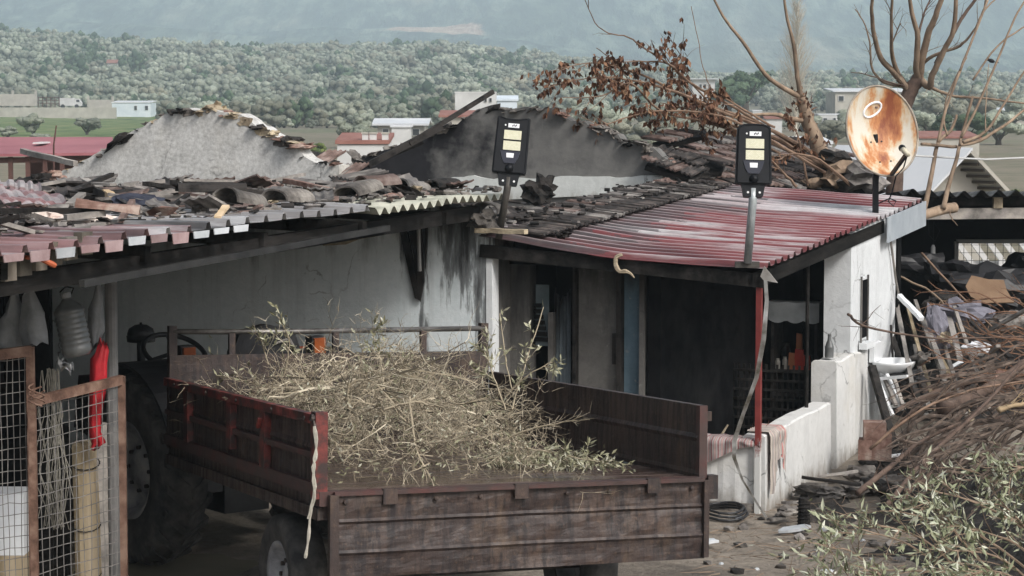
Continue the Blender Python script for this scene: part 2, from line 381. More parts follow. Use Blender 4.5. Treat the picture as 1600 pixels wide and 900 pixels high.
for (px, yb, Y, h, w) in [(1390, 178, 330, 4.2, 6), (1440, 190, 300, 4.4, 6), (1475, 200, 260, 3.6, 5.5), (1530, 195, 280, 4, 6), (1580, 205, 240, 3.5, 5), (1405, 215, 210, 2.6, 4.4),
        (1450, 222, 190, 2.6, 4), (1560, 228, 170, 2.6, 4), (1345, 230, 180, 2.6, 4.4), (1375, 245, 150, 2.4, 3.6), (1250, 215, 220, 2.6, 4), (1290, 232, 170, 2.2, 3.4),
        (1010, 205, 220, 3.2, 5), (950, 215, 200, 3, 4.6), (1050, 215, 200, 2.6, 4), (905, 205, 230, 3.2, 5), (1080, 185, 260, 2.8, 4.4), (1330, 200, 260, 2.4, 4), (1240, 185, 300, 2.4, 4), (1590, 175, 380, 4.5, 7), (980, 235, 150, 2.4, 3.6), (1025, 245, 130, 2.2, 3.2)]:
    k += 1; lone_tree(px, yb, Y, h, w, 'grey-green olive tree on the plain between the far houses', 'olive tree', M_olfar, 'olive_tree', 420, seed=40 + k, group='olive trees between the far houses')

# bare pale poplar
def grow(mb, p, d, L, r, lev, rs, wander=.25, up=.0, kids=4, seg=4, ns=3, spread=.7, tips=None, shrink=.55):
    pts = [V(p)]; rad = [r]; d = V(d).normalized(); q = V(p)
    for i in range(seg):
        d = (d + V((rs.gauss(0, wander), rs.gauss(0, wander), rs.gauss(0, wander) + up)) * .5).normalized(); q = q + d * (L / seg); pts.append(q.copy()); rad.append(r * (1 - .65 * (i + 1) / seg))
    mb.tube(pts, rad, ns, False)
    if lev > 0:
        for c_ in range(kids):
            i = rs.randint(1, seg) if seg > 1 else 1; bd = (pts[i] - pts[i - 1]).normalized()
            nd = (bd + V((rs.gauss(0, spread), rs.gauss(0, spread), rs.gauss(0, spread) + up))).normalized()
            grow(mb, pts[i], nd, L * shrink * rs.uniform(.6, 1.2), max(rad[i] * .6, .0018), lev - 1, rs, wander, up, kids, seg, ns, spread, tips, shrink)
    if tips is not None: tips.append((pts, lev))
M_pale = simple('pale_poplar_bark', (.5, .46, .39), (.7, .66, .58), 3, .9, 0)
b0 = P(1243, 222, 140); t = thing('poplar_tree', 'tall slender leafless pale poplar tree behind the dead trunk', 'tree', b0)
rs = random.Random(3); mb = MB(); top = b0 + V((.1, 0, 8.4)); mb.tube([b0 - Z * .3, b0 + Z * 4, top], [.12, .07, .015], 6); build(mb, 'trunk', M_pale, t)
mb = MB()
for i in range(240):
    k_ = rs.uniform(.04, .95); a = rs.uniform(0, 6.28); p = b0 + Z * 8.4 * k_; L = 2.4 * (1 - k_ * .7)
    grow(mb, p, V((math.cos(a) * .55, math.sin(a) * .55, 1)), L, .022, 1, rs, .2, .15, 6, 3, 3, .3)
build(mb, 'crown', M_pale, t)

# ------------------------------------------------------------------ far buildings
M_white = simple('far_white_plaster', (.5, .5, .49), (.64, .64, .63), .8, .85, 0)
M_whitemetal = simple('far_white_metal_roof', (.56, .58, .6), (.68, .69, .7), .6, .6, 0)
M_redroof = simple('far_red_roof', (.22, .095, .075), (.31, .15, .12), 1.5, .85, 0)
M_dark = simple('far_window_dark', (.02, .022, .025), (.04, .042, .045), 2, .4, 0)
M_cream = simple('far_cream_wall', (.36, .34, .3), (.48, .455, .4), .7, .9, 0)
M_prefab = simple('prefab_panel', (.55, .62, .68), (.7, .76, .8), .6, .7, 0)
M_barnroof = simple('barn_red_sheet', (.26, .085, .1), (.36, .135, .15), .5, .65, 0, sc=(1, 1, 1))
M_rustw = simple('rusty_wood_far', (.06, .03, .025), (.12, .06, .05), 2, .9, 0)
def far_house(name, label, cat, px0, px1, ytop, ybase, Y, depth, wall, roofm, roof='flat', wins=(), rh=.0, over=.2, group=None):
    A, B = P(px0, ybase, Y), P(px1, ybase, Y); top = P(px0, ytop, Y).z; zb = A.z
    t = thing(name, label, cat, (A + B) / 2 + Z * 0, group); zb = min(zb - .6, ground_z(A.x, Y) - .3, ground_z(A.x, Y + depth) - .3)
    a, b = A.x, B.x; mb = MB(); mb.hexa([(a, Y, zb), (b, Y, zb), (b, Y + depth, zb), (a, Y + depth, zb), (a, Y, top), (b, Y, top), (b, Y + depth, top), (a, Y + depth, top)]); build(mb, 'wall', wall, t)
    mb = MB(); o = over
    if roof == 'flat': mb.box(((a + b) / 2, Y + depth / 2, top + .06), (b - a + 2 * o, depth + 2 * o, .12))
    elif roof == 'shed': mb.hexa([(a - o, Y - o, top + .02), (b + o, Y - o, top + .02), (b + o, Y + depth + o, top + rh), (a - o, Y + depth + o, top + rh), (a - o, Y - o, top + .14), (b + o, Y - o, top + .14), (b + o, Y + depth + o, top + rh + .12), (a - o, Y + depth + o, top + rh + .12)])
    else:
        ym = Y + depth / 2
        mb.prism([(a - o, Y - o, top), (a - o, ym, top + rh), (a - o, Y + depth + o, top), (a - o, Y + depth + o, top + .14), (a - o, ym, top + rh + .15), (a - o, Y - o, top + .14)], (b - a + 2 * o, 0, 0))
    build(mb, 'roof', roofm, t)
    for (u0, u1, v0, v1) in wins:
        mb = MB(); x0, x1 = a + (b - a) * u0, a + (b - a) * u1; z0 = A.z + (top - A.z) * v0; z1 = A.z + (top - A.z) * v1
        mb.box(((x0 + x1) / 2, Y - .0, (z0 + z1) / 2), (x1 - x0, .16, z1 - z0)); w_ = build(mb, 'window', M_white, t)
        mb = MB(); mb.box(((x0 + x1) / 2, Y - .06, (z0 + z1) / 2), ((x1 - x0) * .8, .1, (z1 - z0) * .84)); build(mb, 'pane', M_dark, w_)
    return t
far_house('prefab_cabin', 'pale blue prefab cabin beyond the green field', 'cabin', 175, 235, 161, 180, 365, 6, M_prefab, M_whitemetal, 'shed', [(.58, .66, .4, .8), (.86, .95, .4, .8)], .25, .1)
far_house('ridge_house', 'stone house with a white roof tank on the ridge at the left edge', 'house', -6, 38, 76, 92, 800, 10, M_cream, M_whitemetal, 'flat', [(.3, .5, .3, .7)], 0, .3)
far_house('garden_hut', 'tiny hut with a red roof among the hillside olive trees', 'hut', 168, 182, 99, 110, 640, 3, M_white, M_redroof, 'gable', (), .9, .3)
far_house('farm_house', 'long white-roofed house left of the charred gable', 'house', 590, 662, 196, 216, 170, 6, M_cream, M_whitemetal, 'gable', [(.1, .25, .2, .75), (.3, .42, .2, .75), (.75, .92, .2, .75)], .35, .4)
far_house('annex_hut', 'small white annex in front of the long white-roofed house', 'hut', 612, 640, 199, 222, 150, 3, M_white, M_whitemetal, 'flat', (), 0, .1)
th = far_house('white_block', 'tall plain white building behind the peak of the charred gable', 'building', 711, 775, 146, 190, 160, 6, M_white, M_white, 'flat', [(.72, .78, .7, .85), (.84, .9, .7, .85)], 0, .02)
far_house('grey_hut', 'grey low hut right of the tall plain white building', 'hut', 777, 808, 158, 180, 170, 4, M_prefab, M_prefab, 'shed', (), .3, .1)
far_house('red_roofed_shed', 'low shed with a pink-red roof below the tall white building', 'shed', 690, 742, 184, 205, 120, 3, M_cream, M_redroof, 'shed', (), .25, .15)
t2 = far_house('white_walled_house', 'low white-walled house with red roof and three white chimneys', 'house', 527, 606, 226, 262, 75, 3, M_white, M_redroof, 'shed', (), .22, .06)
for px, w in ((571, .2), (583, .22), (602, .2)):
    mb = MB(); q = P(px, 222, 75.2); mb.box((q.x, q.y, q.z + .1), (w, .2, .34)); ch = build(mb, 'chimney', M_white, t2); mb = MB(); mb.box((q.x, q.y, q.z + .29), (w + .06, .26, .05)); build(mb, 'cap', M_cream, ch)
far_house('villa', 'far two-storey white house left of the big evergreen tree', 'house', 1082, 1117, 124, 152, 320, 6, M_white, M_whitemetal, 'flat', [(.3, .42, .45, .75), (.5, .62, .45, .75), (.7, .82, .45, .75)], 0, .5)
far_house('barn', 'pale long building with white roof just left of the dish', 'barn', 1305, 1420, 144, 166, 260, 8, M_cream, M_whitemetal, 'shed', [(.04, .12, .35, .75)], .35, .25)
far_house('cottage', 'white cottage with two dark windows left of the dish', 'cottage', 1279, 1350, 180, 200, 240, 6, M_white, M_whitemetal, 'flat', [(.1, .19, .35, .8), (.32, .38, .5, .8)], 0, .05)
far_house('cottage', 'white cottage half hidden behind the right lamp head', 'cottage', 1196, 1222, 186, 206, 210, 4, M_white, M_redroof, 'gable', (), .4, .15)
far_house('chimney_house', 'narrow white house peeping above the right lamp head', 'house', 1176, 1190, 174, 205, 230, 4, M_white, M_whitemetal, 'flat', [(.3, .7, .5, .8)], 0, .05)
far_house('low_warehouse', 'low white warehouse at the right edge of the plain', 'warehouse', 1566, 1640, 174, 190, 280, 8, M_cream, M_whitemetal, 'shed', [(.1, .6, .1, .6)], .3, .4)
far_house('low_warehouse', 'long white flat-roofed hall behind the dead trunk, lower right of the lamp', 'hall', 1225, 1300, 226, 250, 110, 4, M_white, M_whitemetal, 'shed', (), .2, .05)
far_house('low_warehouse', 'small white roof glimpsed among trees right of the dish', 'hut', 1442, 1458, 166, 190, 300, 4, M_white, M_whitemetal, 'flat', [(.2, .8, .3, .7)], 0, .05)
far_house('long_shed', 'long reddish roof behind the bare branches right of the dish', 'shed', 1430, 1530, 217, 236, 140, 4, M_cream, M_redroof, 'shed', (), .3, .1)
far_house('far_hall', 'white roof strip on the plain left of the brown leafy branches', 'hall', 852, 912, 168, 182, 400, 6, M_cream, M_whitemetal, 'shed', (), .3, .2)
# boundary walls and truck by the field
def far_wall(label, px0, px1, yt, yb, Y, mat, posts=()):
    A, B = P(px0, yb, Y), P(px1, yb, Y); zt = P(px0, yt, Y).z; t = thing('boundary_wall', label, 'wall', (A + B) / 2)
    mb = MB(); mb.box(((A.x + B.x) / 2, Y, (A.z + zt) / 2 - .3), (B.x - A.x, .3, zt - A.z + .6)); build(mb, 'panel', mat, t)
    for p in posts:
        mb = MB(); q = P(p, yt, Y); mb.box((q.x, Y, q.z - .3), (.35, .4, 1.9)); build(mb, 'post', mat, t)
far_wall('long low stone wall at the far end of the green field', -20, 182, 168, 179, 355, M_cream)
far_wall('cream wall with posts at the far left beyond the field', -10, 58, 147, 160, 410, M_cream, (20, 56))
far_wall('cream wall behind the parked white truck and prefab cabin', 138, 178, 156, 166, 410, M_cream, (138, 176))
t = thing('fence', 'dark railing fence left of the parked white truck', 'fence', P(78, 166, 400))
for i in range(6):
    mb = MB(); q = P(60 + 6.5 * i, 166, 400); mb.box((q.x, q.y, q.z + .75), (.12, .12, 1.7)); build(mb, 'post', M_rustw, t)
for zz in (.5, 1.0, 1.5):
    mb = MB(); A, B = P(60, 166, 400), P(93, 166, 400); mb.bar(A + Z * zz, B + Z * zz, .06, .1); build(mb, 'rail', M_rustw, t)
t = thing('truck', 'white box truck parked beyond the green field', 'truck', P(110, 168, 392)); A = P(95, 168, 392)
mb = MB(); mb.box((A.x + 1.1, 392, A.z + .95), (2.2, 1.6, 1.3)); build(mb, 'cargo_box', M_white, t)
mb = MB(); mb.prism([(A.x + 2.2, 391.3, A.z + .3), (A.x + 3.5, 391.3, A.z + .3), (A.x + 3.5, 391.3, A.z + .85), (A.x + 3.1, 391.3, A.z + 1.45), (A.x + 2.2, 391.3, A.z + 1.5)], (0, 1.4, 0)); build(mb, 'cab', M_white, t)
mb = MB(); mb.box((A.x + 3.0, 391.28, A.z + 1.1), (.5, .04, .35)); build(mb, 'window', M_dark, t)
for dx in (.5, 2.8):
    mb = MB(); mb.lathe((A.x + dx, 391.2, A.z + .2), (0, 1, 0), [(0, 0), (.35, 0), (.35, .3), (0, .3)], 12); build(mb, 'wheel', M_dark, t)
mb = MB(); q = P(6, 72, 798); mb.lathe((q.x, 803, q.z - .6), Z, [(0, 0), (.9, 0), (.9, 1.3), (.5, 1.7), (0, 1.7)], 12); tag(build(mb, 'water_tank', M_white, smooth=False), 'round white water tank on the flat roof of the ridge house', 'water tank')

# red barn left
t = thing('red_barn', 'long open barn with a faded red sheet roof behind the left rubble', 'barn', P(60, 300, 52))
A0, B0 = P(-40, 241, 50), P(176, 238, 50); A1, B1 = P(-40, 214, 56), P(176, 214, 56)
mb = MB(); mb.hexa([A0 - Z * .06, B0 - Z * .06, B1 - Z * .06, A1 - Z * .06, A0, B0, B1, A1]); build(mb, 'roof', M_barnroof, t)
for i in range(9):
    k_ = i / 8; p = A0.lerp(B0, k_) + Z * -.07; mb = MB(); mb.bar((p.x, p.y + .15, p.z), (p.x, p.y + .15, -.1), .09, .09, V((1, 0, 0))); build(mb, 'post', M_rustw, t)
mb = MB(); mb.bar(A0 - Z * .14 + V((0, .16, 0)), B0 - Z * .14 + V((0, .16, 0)), .06, .12); build(mb, 'beam', M_rustw, t)
mb = MB(); mb.hexa([(A0.x, 55.4, -.1), (B0.x, 55.4, -.1), (B0.x, 55.6, -.1), (A0.x, 55.6, -.1), (A0.x, 55.4, A1.z - .2), (B0.x, 55.4, A1.z - .2), (B0.x, 55.6, A1.z - .2), (A0.x, 55.6, A1.z - .2)]); build(mb, 'back_wall', M_rustw, t)
mb = MB(); mb.box(P(65, 224.4, 53.0) + Z * .02, (.22, .9, .03)); build(mb, 'roof_patch', M_white, t)
mb = MB(); mb.tube([P(84, 290, 48), P(84, 226, 48), P(88, 196, 48)], [.02, .02, .015], 6); tag(build(mb, 'pipe_pole', M_rustw), 'thin dark pole standing before the red barn roof', 'pole')
for i, (px, yb) in enumerate([(15, 283), (45, 284), (58, 274), (38, 268), (5, 270), (88, 276)]):
    lone_tree(px, yb, 40 + i * .6, .32, .42, 'small pale green shrub growing between the red barn and the rubble', 'shrub', M_olfar, 'shrub', 160, .035, 60 + i, .1, 'shrubs before the red barn', 7)

# white gable-roofed shed behind the dark shed
M_wroof = simple('white_sheet_roof', (.6, .62, .64), (.7, .71, .72), .9, .5, 0)
t = thing('gabled_shed', 'white-roofed gabled shed with open eaves behind the dark shed roof', 'shed', P(1440, 330, 42))
pk, el, er = P(1482, 236, 42), P(1418, 305, 42), P(1534, 292, 42)
mb = MB(); mb.prism([pk, el, V((el.x, el.y, -.1)), V((er.x, er.y, -.1)), er], (0, .12, 0)); build(mb, 'gable_wall', M_cream, t)
pk2, el2 = P(1446, 236, 46), P(1366, 305, 46); f = V((.33, -.38, 0))
mb = MB(); a_, b_ = pk + f + V((.03, 0, .07)), el + f + (el - pk) * .12 + Z * .07; c_, d_ = b_ + V((-1.6, 1.83, 0)) * 1.3, a_ + V((-1.6, 1.83, 0)) * 1.3; mb.hexa([a_ - Z * .05, b_ - Z * .05, c_ - Z * .05, d_ - Z * .05, a_, b_, c_, d_]); build(mb, 'roof_slope', M_wroof, t)
mb = MB(); a_, b_ = pk + f + V((-.0, 0, .02)), er + f + (er - pk) * .12 + Z * .02; c_, d_ = b_ + V((-1.6, 1.83, 0)), a_ + V((-1.6, 1.83, 0)); mb.hexa([a_ - Z * .05, d_ - Z * .05, c_ - Z * .05, b_ - Z * .05, a_, d_, c_, b_]); build(mb, 'roof_slope', M_cream, t)
for i in range(6):
    q = pk.lerp(er, (i + .5) / 6) - Z * .07; mb = MB(); mb.bar(q + f * .95, q - f * .3, .05, .05); build(mb, 'purlin', M_barkfar, t)
mb = MB(); mb.bar(pk + f * 1.03, er + f * 1.03 + (er - pk) * .1, .03, .06); build(mb, 'verge_board', M_cream, t)

# ------------------------------------------------------------------ house materials
def plaster(name, base1, base2, soot=.5, top=2.4, span=1.6, yellow=0, streak=.5, sc=1.0, side=None):
    """painted plaster with fire soot that licks down in ragged vertical tongues from where the flames came out"""
    n = NT(name)
    c = n.mix(.5, n.ramp(n.noise(1.6 * sc, 8, .6), [(.3, base1), (.7, base2)]), n.ramp(n.noise(9 * sc, 8, .75), [(.38, base1), (.6, base2)]))
    if yellow: c = n.mix(n.ramp(n.noise(1.1, 6, .6), [(.52, 0), (.66, yellow)]), c, (.42, .35, .22))
    z = n.sep(n.vec())[2]
    tongue = n.noise(2.4, 7, .65, sc=(1, 1, .22)); fine = n.noise(7, 7, .7, sc=(1, 1, .12))
    g = n.math('MULTIPLY', n.math('SUBTRACT', z, top - span), 1 / span)
    k = n.math('ADD', g, n.math('MULTIPLY', n.math('SUBTRACT', tongue, .5), 2.4)); k = n.math('ADD', k, n.math('MULTIPLY', n.math('SUBTRACT', fine, .5), .8))
    sm = n.ramp(k, [(.35, 0), (.62, .55 * min(1, soot * 1.6)), (.95, min(1, soot * 1.9))])
    if side:   # flames came out of the corner room: soot runs down the wall near its end
        xs = n.math('MULTIPLY', n.math('SUBTRACT', n.sep(n.vec())[0], side[0]), 1 / (side[1] - side[0]))
        kk = n.math('ADD', n.math('MULTIPLY', xs, .55), n.math('MULTIPLY', n.math('SUBTRACT', n.noise(4.5, 7, .65, sc=(1, 1, .13)), .5), 3.4)); kk = n.math('ADD', kk, n.math('MULTIPLY', g, .3))
        gate_ = n.ramp(xs, [(0, 0), (.2, 1)]); c = n.mix(n.math('MULTIPLY', gate_, n.ramp(kk, [(.42, 0), (.56, .7), (.9, .97)])), c, (.035, .034, .035))
    if streak:
        st = n.noise(5, 6, .7, sc=(1, 1, .05)); c = n.mix(n.ramp(st, [(.52, 0), (.72, streak)]), c, (.13, .125, .12))
    mud = n.math('ADD', n.math('MULTIPLY', z, -4.0), n.math('MULTIPLY', n.noise(6, 7, .7, sc=(1, 1, .5)), 2.2)); c = n.mix(n.ramp(mud, [(.35, 0), (.75, .45), (1.2, .8)]), c, (.2, .17, .135))
    c = n.mix(n.ramp(n.noise(13, 8, .75), [(.62, 0), (.67, .55)]), c, (.3, .29, .27))
    c = n.mix(sm, c, n.ramp(fine, [(.3, (.012, .012, .013)), (.7, (.05, .048, .047))]))
    cr = n.n('ShaderNodeTexVoronoi'); cr.feature = 'DISTANCE_TO_EDGE'; cr.inputs['Scale'].default_value = 1.7
    dv = n.n('ShaderNodeMix'); dv.data_type = 'VECTOR'; n.l(n.vec(), dv.inputs[4]); 
    nzc = n.n('ShaderNodeTexNoise'); nzc.inputs['Scale'].default_value = 3.0; nzc.inputs['Detail'].default_value = 6; n.l(n.vec(), nzc.inputs['Vector']); n.l(nzc.outputs['Color'], dv.inputs[5]); dv.inputs[0].default_value = .35
    n.l(dv.outputs[1], cr.inputs['Vector'])
    crk = n.ramp(cr.outputs['Distance'], [(0, 1), (.012, 0)]); c = n.mix(n.math('MULTIPLY', crk, n.ramp(n.noise(1.3, 4), [(.5, 0), (.6, .7)])), c, (.05, .05, .05))
    n.bump(n.math('ADD', n.noise(22, 8, .7), n.math('MULTIPLY', n.noise(4, 6, .6), 1.5)), .35, .012)
    return n.done(c, .9, spec=.25)
M_wallblue = plaster('sooty_blue_plaster', (.6, .67, .69), (.77, .82, .84), .5, 2.75, .9, streak=.25, side=(-1.2, -.15))
M_wallwhite = plaster('whitewashed_plaster', (.56, .58, .59), (.71, .73, .74), .12, 3.2, 1.2, streak=.3)
M_gablepale = plaster('pale_cement_render', (.3, .295, .28), (.74, .735, .71), .0, 9, 1, yellow=.2, streak=.1, sc=2.6)
M_inner = simple('soot_shade_wall', (.004, .004, .0045), (.009, .009, .01), 2.2, .95, .4, c3=(.016, .016, .016), spec=.03)  # burnt soot plus interior shade, both put into one near-black colour
M_char = simple('charred_wood', (.008, .008, .008), (.03, .027, .025), 9, .8, .8, sc=(1, 1, 1), c3=(.035, .031, .029), var=.3, bscale=30, spec=.15)
M_ash = simple('ash_rubble', (.045, .04, .037), (.13, .117, .105), 5, .95, .8, c3=(.26, .24, .215), var=.35, bscale=22, dist=.02)
M_mortar = simple('broken_mortar', (.22, .175, .12), (.38, .315, .225), 6, .95, .8, c3=(.5, .42, .29), bscale=25, dist=.02)
M_brick = simple('broken_clay', (.11, .06, .045), (.2, .12, .095), 7, .9, .6, c3=(.32, .25, .21), var=.3, bscale=30)
M_greydoor = plaster('sooty_grey_panel', (.1, .096, .09), (.175, .167, .155), .7, 2.3, 1.3, streak=.5)
M_bluedoor = plaster('blue_panel', (.08, .13, .165), (.13, .19, .23), .6, 2.4, 1.0, streak=.35)
n = NT('charred_gable_render')
c = n.mix(.5, n.ramp(n.noise(1.5, 8, .6), [(.3, (.08, .079, .079)), (.7, (.18, .176, .166))]), n.ramp(n.noise(8, 8, .65), [(.3, (.12, .118, .115)), (.7, (.24, .235, .22))]))
sx = n.sep(n.vec()); kx = n.math('ADD', n.math('MULTIPLY', sx[0], -.42), n.math('MULTIPLY', n.math('SUBTRACT', n.noise(1.3, 6, .6), .5), 2.2))
c = n.mix(n.ramp(kx, [(-.35, 0), (.3, .96)]), c, n.ramp(n.noise(5, 6), [(.3, (.008, .0085, .011)), (.7, (.022, .022, .026))]))
c = n.mix(n.ramp(n.noise(6, 5, .6, sc=(1, 1, .3)), [(.68, 0), (.75, .5)]), c, (.3, .29, .27))
n.bump(n.noise(20, 8, .7), .35, .012); M_gablechar = n.done(c, .9, spec=.25)

# roof sheet metals
def sheetmat(name, paint, paint2, bare=.35, soot=.3, rib_axis=0, scl=1.0, pitch=0):
    n = NT(name); sc_ = [2.2, 2.2, 2.2]; sc_[rib_axis] = .32
    c = n.ramp(n.noise(3, 7, .6, sc=tuple(sc_)), [(.3, paint), (.7, paint2)])
    scb = list(sc_); scb[1 - rib_axis if rib_axis < 2 else 0] = 7.0
    pb = n.noise(1.0 * scl, 7, .62, sc=tuple(scb)); b = n.ramp(pb, [(.6 - .25 * bare, 0), (.66 - .25 * bare, 1)]); b = n.math('MULTIPLY', b, n.ramp(n.noise(.5, 4, .5), [(.42, 0), (.6, 1)]))
    c = n.mix(b, c, n.ramp(n.noise(6, 6, .7, sc=tuple(sc_)), [(.3, (.3, .3, .31)), (.6, (.66, .67, .68))]))
    so = n.ramp(n.noise(.8, 7, .65, sc=tuple(sc_)), [(.6 - .2 * soot, 0), (.78 - .2 * soot, .9)])
    so = n.math('MULTIPLY', so, n.ramp(n.noise(.45, 3, .5, sc=(1, 1, 1), vec=n.vec((1, 1, 1), off=(4, 2, 1))), [(.4, 0), (.58, 1)]))
    c = n.mix(so, c, (.035, .034, .036))
    if pitch:   # scorched where the burning eaves lay over it
        ks = n.math('ADD', n.sep(n.vec())[0], n.math('MULTIPLY', n.math('SUBTRACT', n.noise(1.1, 7, .65, sc=(.5, 2.2, 1)), .5), 3.6)); c = n.mix(n.ramp(ks, [(.5, .95), (1.0, .7), (1.45, 0)]), c, n.ramp(n.noise(7, 6, .7, sc=(.3, 2, 1)), [(.35, (.016, .015, .017)), (.7, (.075, .07, .075))]))
    c = n.mix(n.ramp(n.noise(12, 8, .7), [(.5, 0), (.8, .35)]), c, (.12, .09, .075))
    if pitch:   # pans mixed darker, rib tops mixed paler, broken up by noise
        fr = n.math('FRACT', n.math('DIVIDE', n.sep(n.vec())[1], pitch)); dn = n.noise(4, 6, .7, sc=tuple(sc_))
        pan = n.ramp(fr, [(.0, .25), (.2, .9), (.3, .55), (.38, 0), (.62, 0), (.7, .9), (.8, .5), (1, .25)]); c = n.mix(n.math('MULTIPLY', pan, n.ramp(dn, [(.3, .35), (.65, 1)])), c, (.09, .045, .045))
        tp = n.ramp(fr, [(.36, 0), (.44, 1), (.56, 1), (.64, 0)]); c = n.mix(n.math('MULTIPLY', tp, n.ramp(dn, [(.35, .15), (.65, .6)])), c, (.62, .5, .5))
    n.bump(n.noise(9, 6), .12, .01)
    return n.done(c, n.ramp(pb, [(.4, .42), (.7, .62)]), 0, .5)

WORLD = {}
ROT_H = Matrix((T, S, Z)).transposed()    # house frame -> world (3x3)
MH = ROT_H.to_4x4()
def hbuild(mb, name, mats, origin, parent=None, smooth=False):
    """mesh given in house coordinates (a, b, z); keeps the house frame as its object frame, so grain follows the house"""
    me = mb.mesh(name, smooth, V(origin)); o = bpy.data.objects.new(name, me); col.objects.link(o)
    for m in (mats if isinstance(mats, (list, tuple)) else [mats]): me.materials.append(m)
    W = Matrix.Translation(H(*origin)) @ MH; WORLD[o.name] = W
    if parent is not None:
        o.parent = parent; o.matrix_basis = (WORLD[parent.name] if parent.name in WORLD else Matrix.Translation(wloc(parent))).inverted() @ W
    else: o.matrix_basis = W
    return o
def hthing(name, label, cat, origin, group=None):
    o = bpy.data.objects.new(name, None); col.objects.link(o); o.empty_display_size = .1; o.matrix_basis = Matrix.Translation(H(*origin)) @ MH
    WORLD[o.name] = o.matrix_basis.copy(); return tag(o, label, cat, group)
def toh(p): q = V(p) - O; return V((q.dot(T), q.dot(S), q.z))

# ------------------------------------------------------------------ main house body
house = hthing('burnt_house', 'fire-gutted single-storey house with blue-grey front wall', 'house', (-2.45, 0, 0))
def hpart(mb, name, mat, org=(-2.45, 0, 0), parent=None): return hbuild(mb, name, mat, org, parent or house)
# front wall under the shed roof: uneven broken top on the right
mb = MB(); prof = [(-7.2, 0), (-7.2, 2.6)]
for i in range(26):
    a = -7.2 + 4.75 * (i + 1) / 26; prof.append((a, 2.58 + .05 * fbm(V((a * 3, 0, 1)), 3) - (.12 * ss((a + 3.3) / .9))))
prof += [(-2.45, 0)]
mb.prism([(a, 0, z) for a, z in prof], (0, .2, 0)); hpart(mb, 'front_wall', M_wallblue)
# set-back wall behind the veranda
def hbox(a0, a1, b0, b1, z0, z1, name, mat, jit=0, parent=None, org=(-2.45, 0, 0)):
    mb = MB(); mb.hexa([(a0, b0, z0), (a1, b0, z0), (a1, b1, z0), (a0, b1, z0), (a0, b0, z1), (a1, b0, z1), (a1, b1, z1), (a0, b1, z1)]); return hpart(mb, name, mat, org, parent)
def apx(px, b):   # house a of an image column in the plane b
    return toh(onb(px, 450, b)).x
def zpx(px, py, b): return onb(px, py, b).z
b2 = .42
hbox(-2.44, apx(828, b2), b2, b2 + .15, 0, 2.02, 'side_wall', M_greydoor)
hbox(-2.44, apx(1012, b2), b2 - .03, b2 + .15, 2.0, 2.1, 'lintel', M_inner)
hbox(-2.448, -2.392, .142, b2 - .002, 0, 2.1, 'return_wall', M_greydoor)
dr = hbox(apx(901, b2), apx(962, b2), b2 + .05, b2 + .1, 0, 1.97, 'door', M_greydoor)
hbox(apx(956, b2), apx(963, b2), b2 + .01, b2 + .045, 1.15, 1.42, 'lock_plate', M_char, parent=dr)
hbox(apx(964, b2), apx(971, b2), b2 - .02, b2 + .1, 0, 1.99, 'door_frame', M_char)
hbox(apx(896, b2), apx(900, b2), b2 - .02, b2 + .1, 0, 1.99, 'door_frame', M_char)
hbox(apx(972, b2), apx(999, b2), b2 + .06, b2 + .1, 0, 1.97, 'door', M_bluedoor)
hbox(apx(1000, b2), apx(1008, b2), b2 - .02, b2 + .12, 0, 2.0, 'door_frame', M_greydoor)
hbox(apx(855, b2), apx(863, b2), b2 + .02, b2 + .08, 0, 1.58, 'window_post', M_greydoor)
# broken window: shutter remains and a pale curtain behind
for i in range(7):
    z = 1.62 + .05 * i; hbox(apx(832, b2), apx(853, b2) + (-.01 * i), b2 + .03, b2 + .05, z - .3, z - .265, 'shutter_slat', M_inner)
M_glass = simple('smoked_glass', (.05, .07, .08), (.11, .14, .15), 3, .25, 0, spec=.6)
hbox(apx(833, b2), apx(854, b2), b2 + .06, b2 + .066, 1.28, 1.82, 'pane', M_glass)
M_curt = plaster('sooty_curtain', (.24, .29, .32), (.4, .45, .48), .7, 1.75, .9, streak=.5)
mb = MB(); x0, x1 = apx(866, b2 + .2), apx(893, b2 + .2)
mb.grid(24, 10, lambda u, v: V((x0 + (x1 - x0) * u, b2 + .2 + .02 * math.sin(u * 30), 1.72 * v + .12 * v * fbm(V((u * 4, 0, 0)), 3)))); hpart(mb, 'curtain', M_curt)
# interior: walls, ceiling remains, floor
hbox(-2.44, apx(895, 1.3), 1.3, 1.4, 0, 2.2, 'partition_wall', M_inner)
hbox(apx(1012, b2), apx(1012, b2) + .12, b2, 5.2, 0, 1.98, 'partition_wall', M_inner)
hbox(-1.2, 0.0, 5.1, 5.25, 0, 2.24, 'back_wall', M_inner)
hbox(-7.2, -2.46, 5.62, 5.85, 0, 2.5, 'back_wall', M_inner)
hbox(-7.2, -7.0, .2, 5.6, 0, 2.45, 'side_wall', M_inner)
hbox(-7.2, -2.46, .22, 5.5, 2.1, 2.25, 'attic_floor', M_ash)
hbox(-2.44, -2.3, .6, 5.5, 0, 2.2, 'side_wall', M_inner)
# white corner strip
mb = MB(); mb.hexa([(-2.45, -.006, .0), (-2.385, -.006, .0), (-2.385, .14, .0), (-2.45, .14, .0), (-2.45, -.006, 2.1), (-2.395, -.006, 2.1), (-2.395, .14, 2.1), (-2.45, .14, 2.1)]); hpart(mb, 'corner_strip', M_wallwhite)
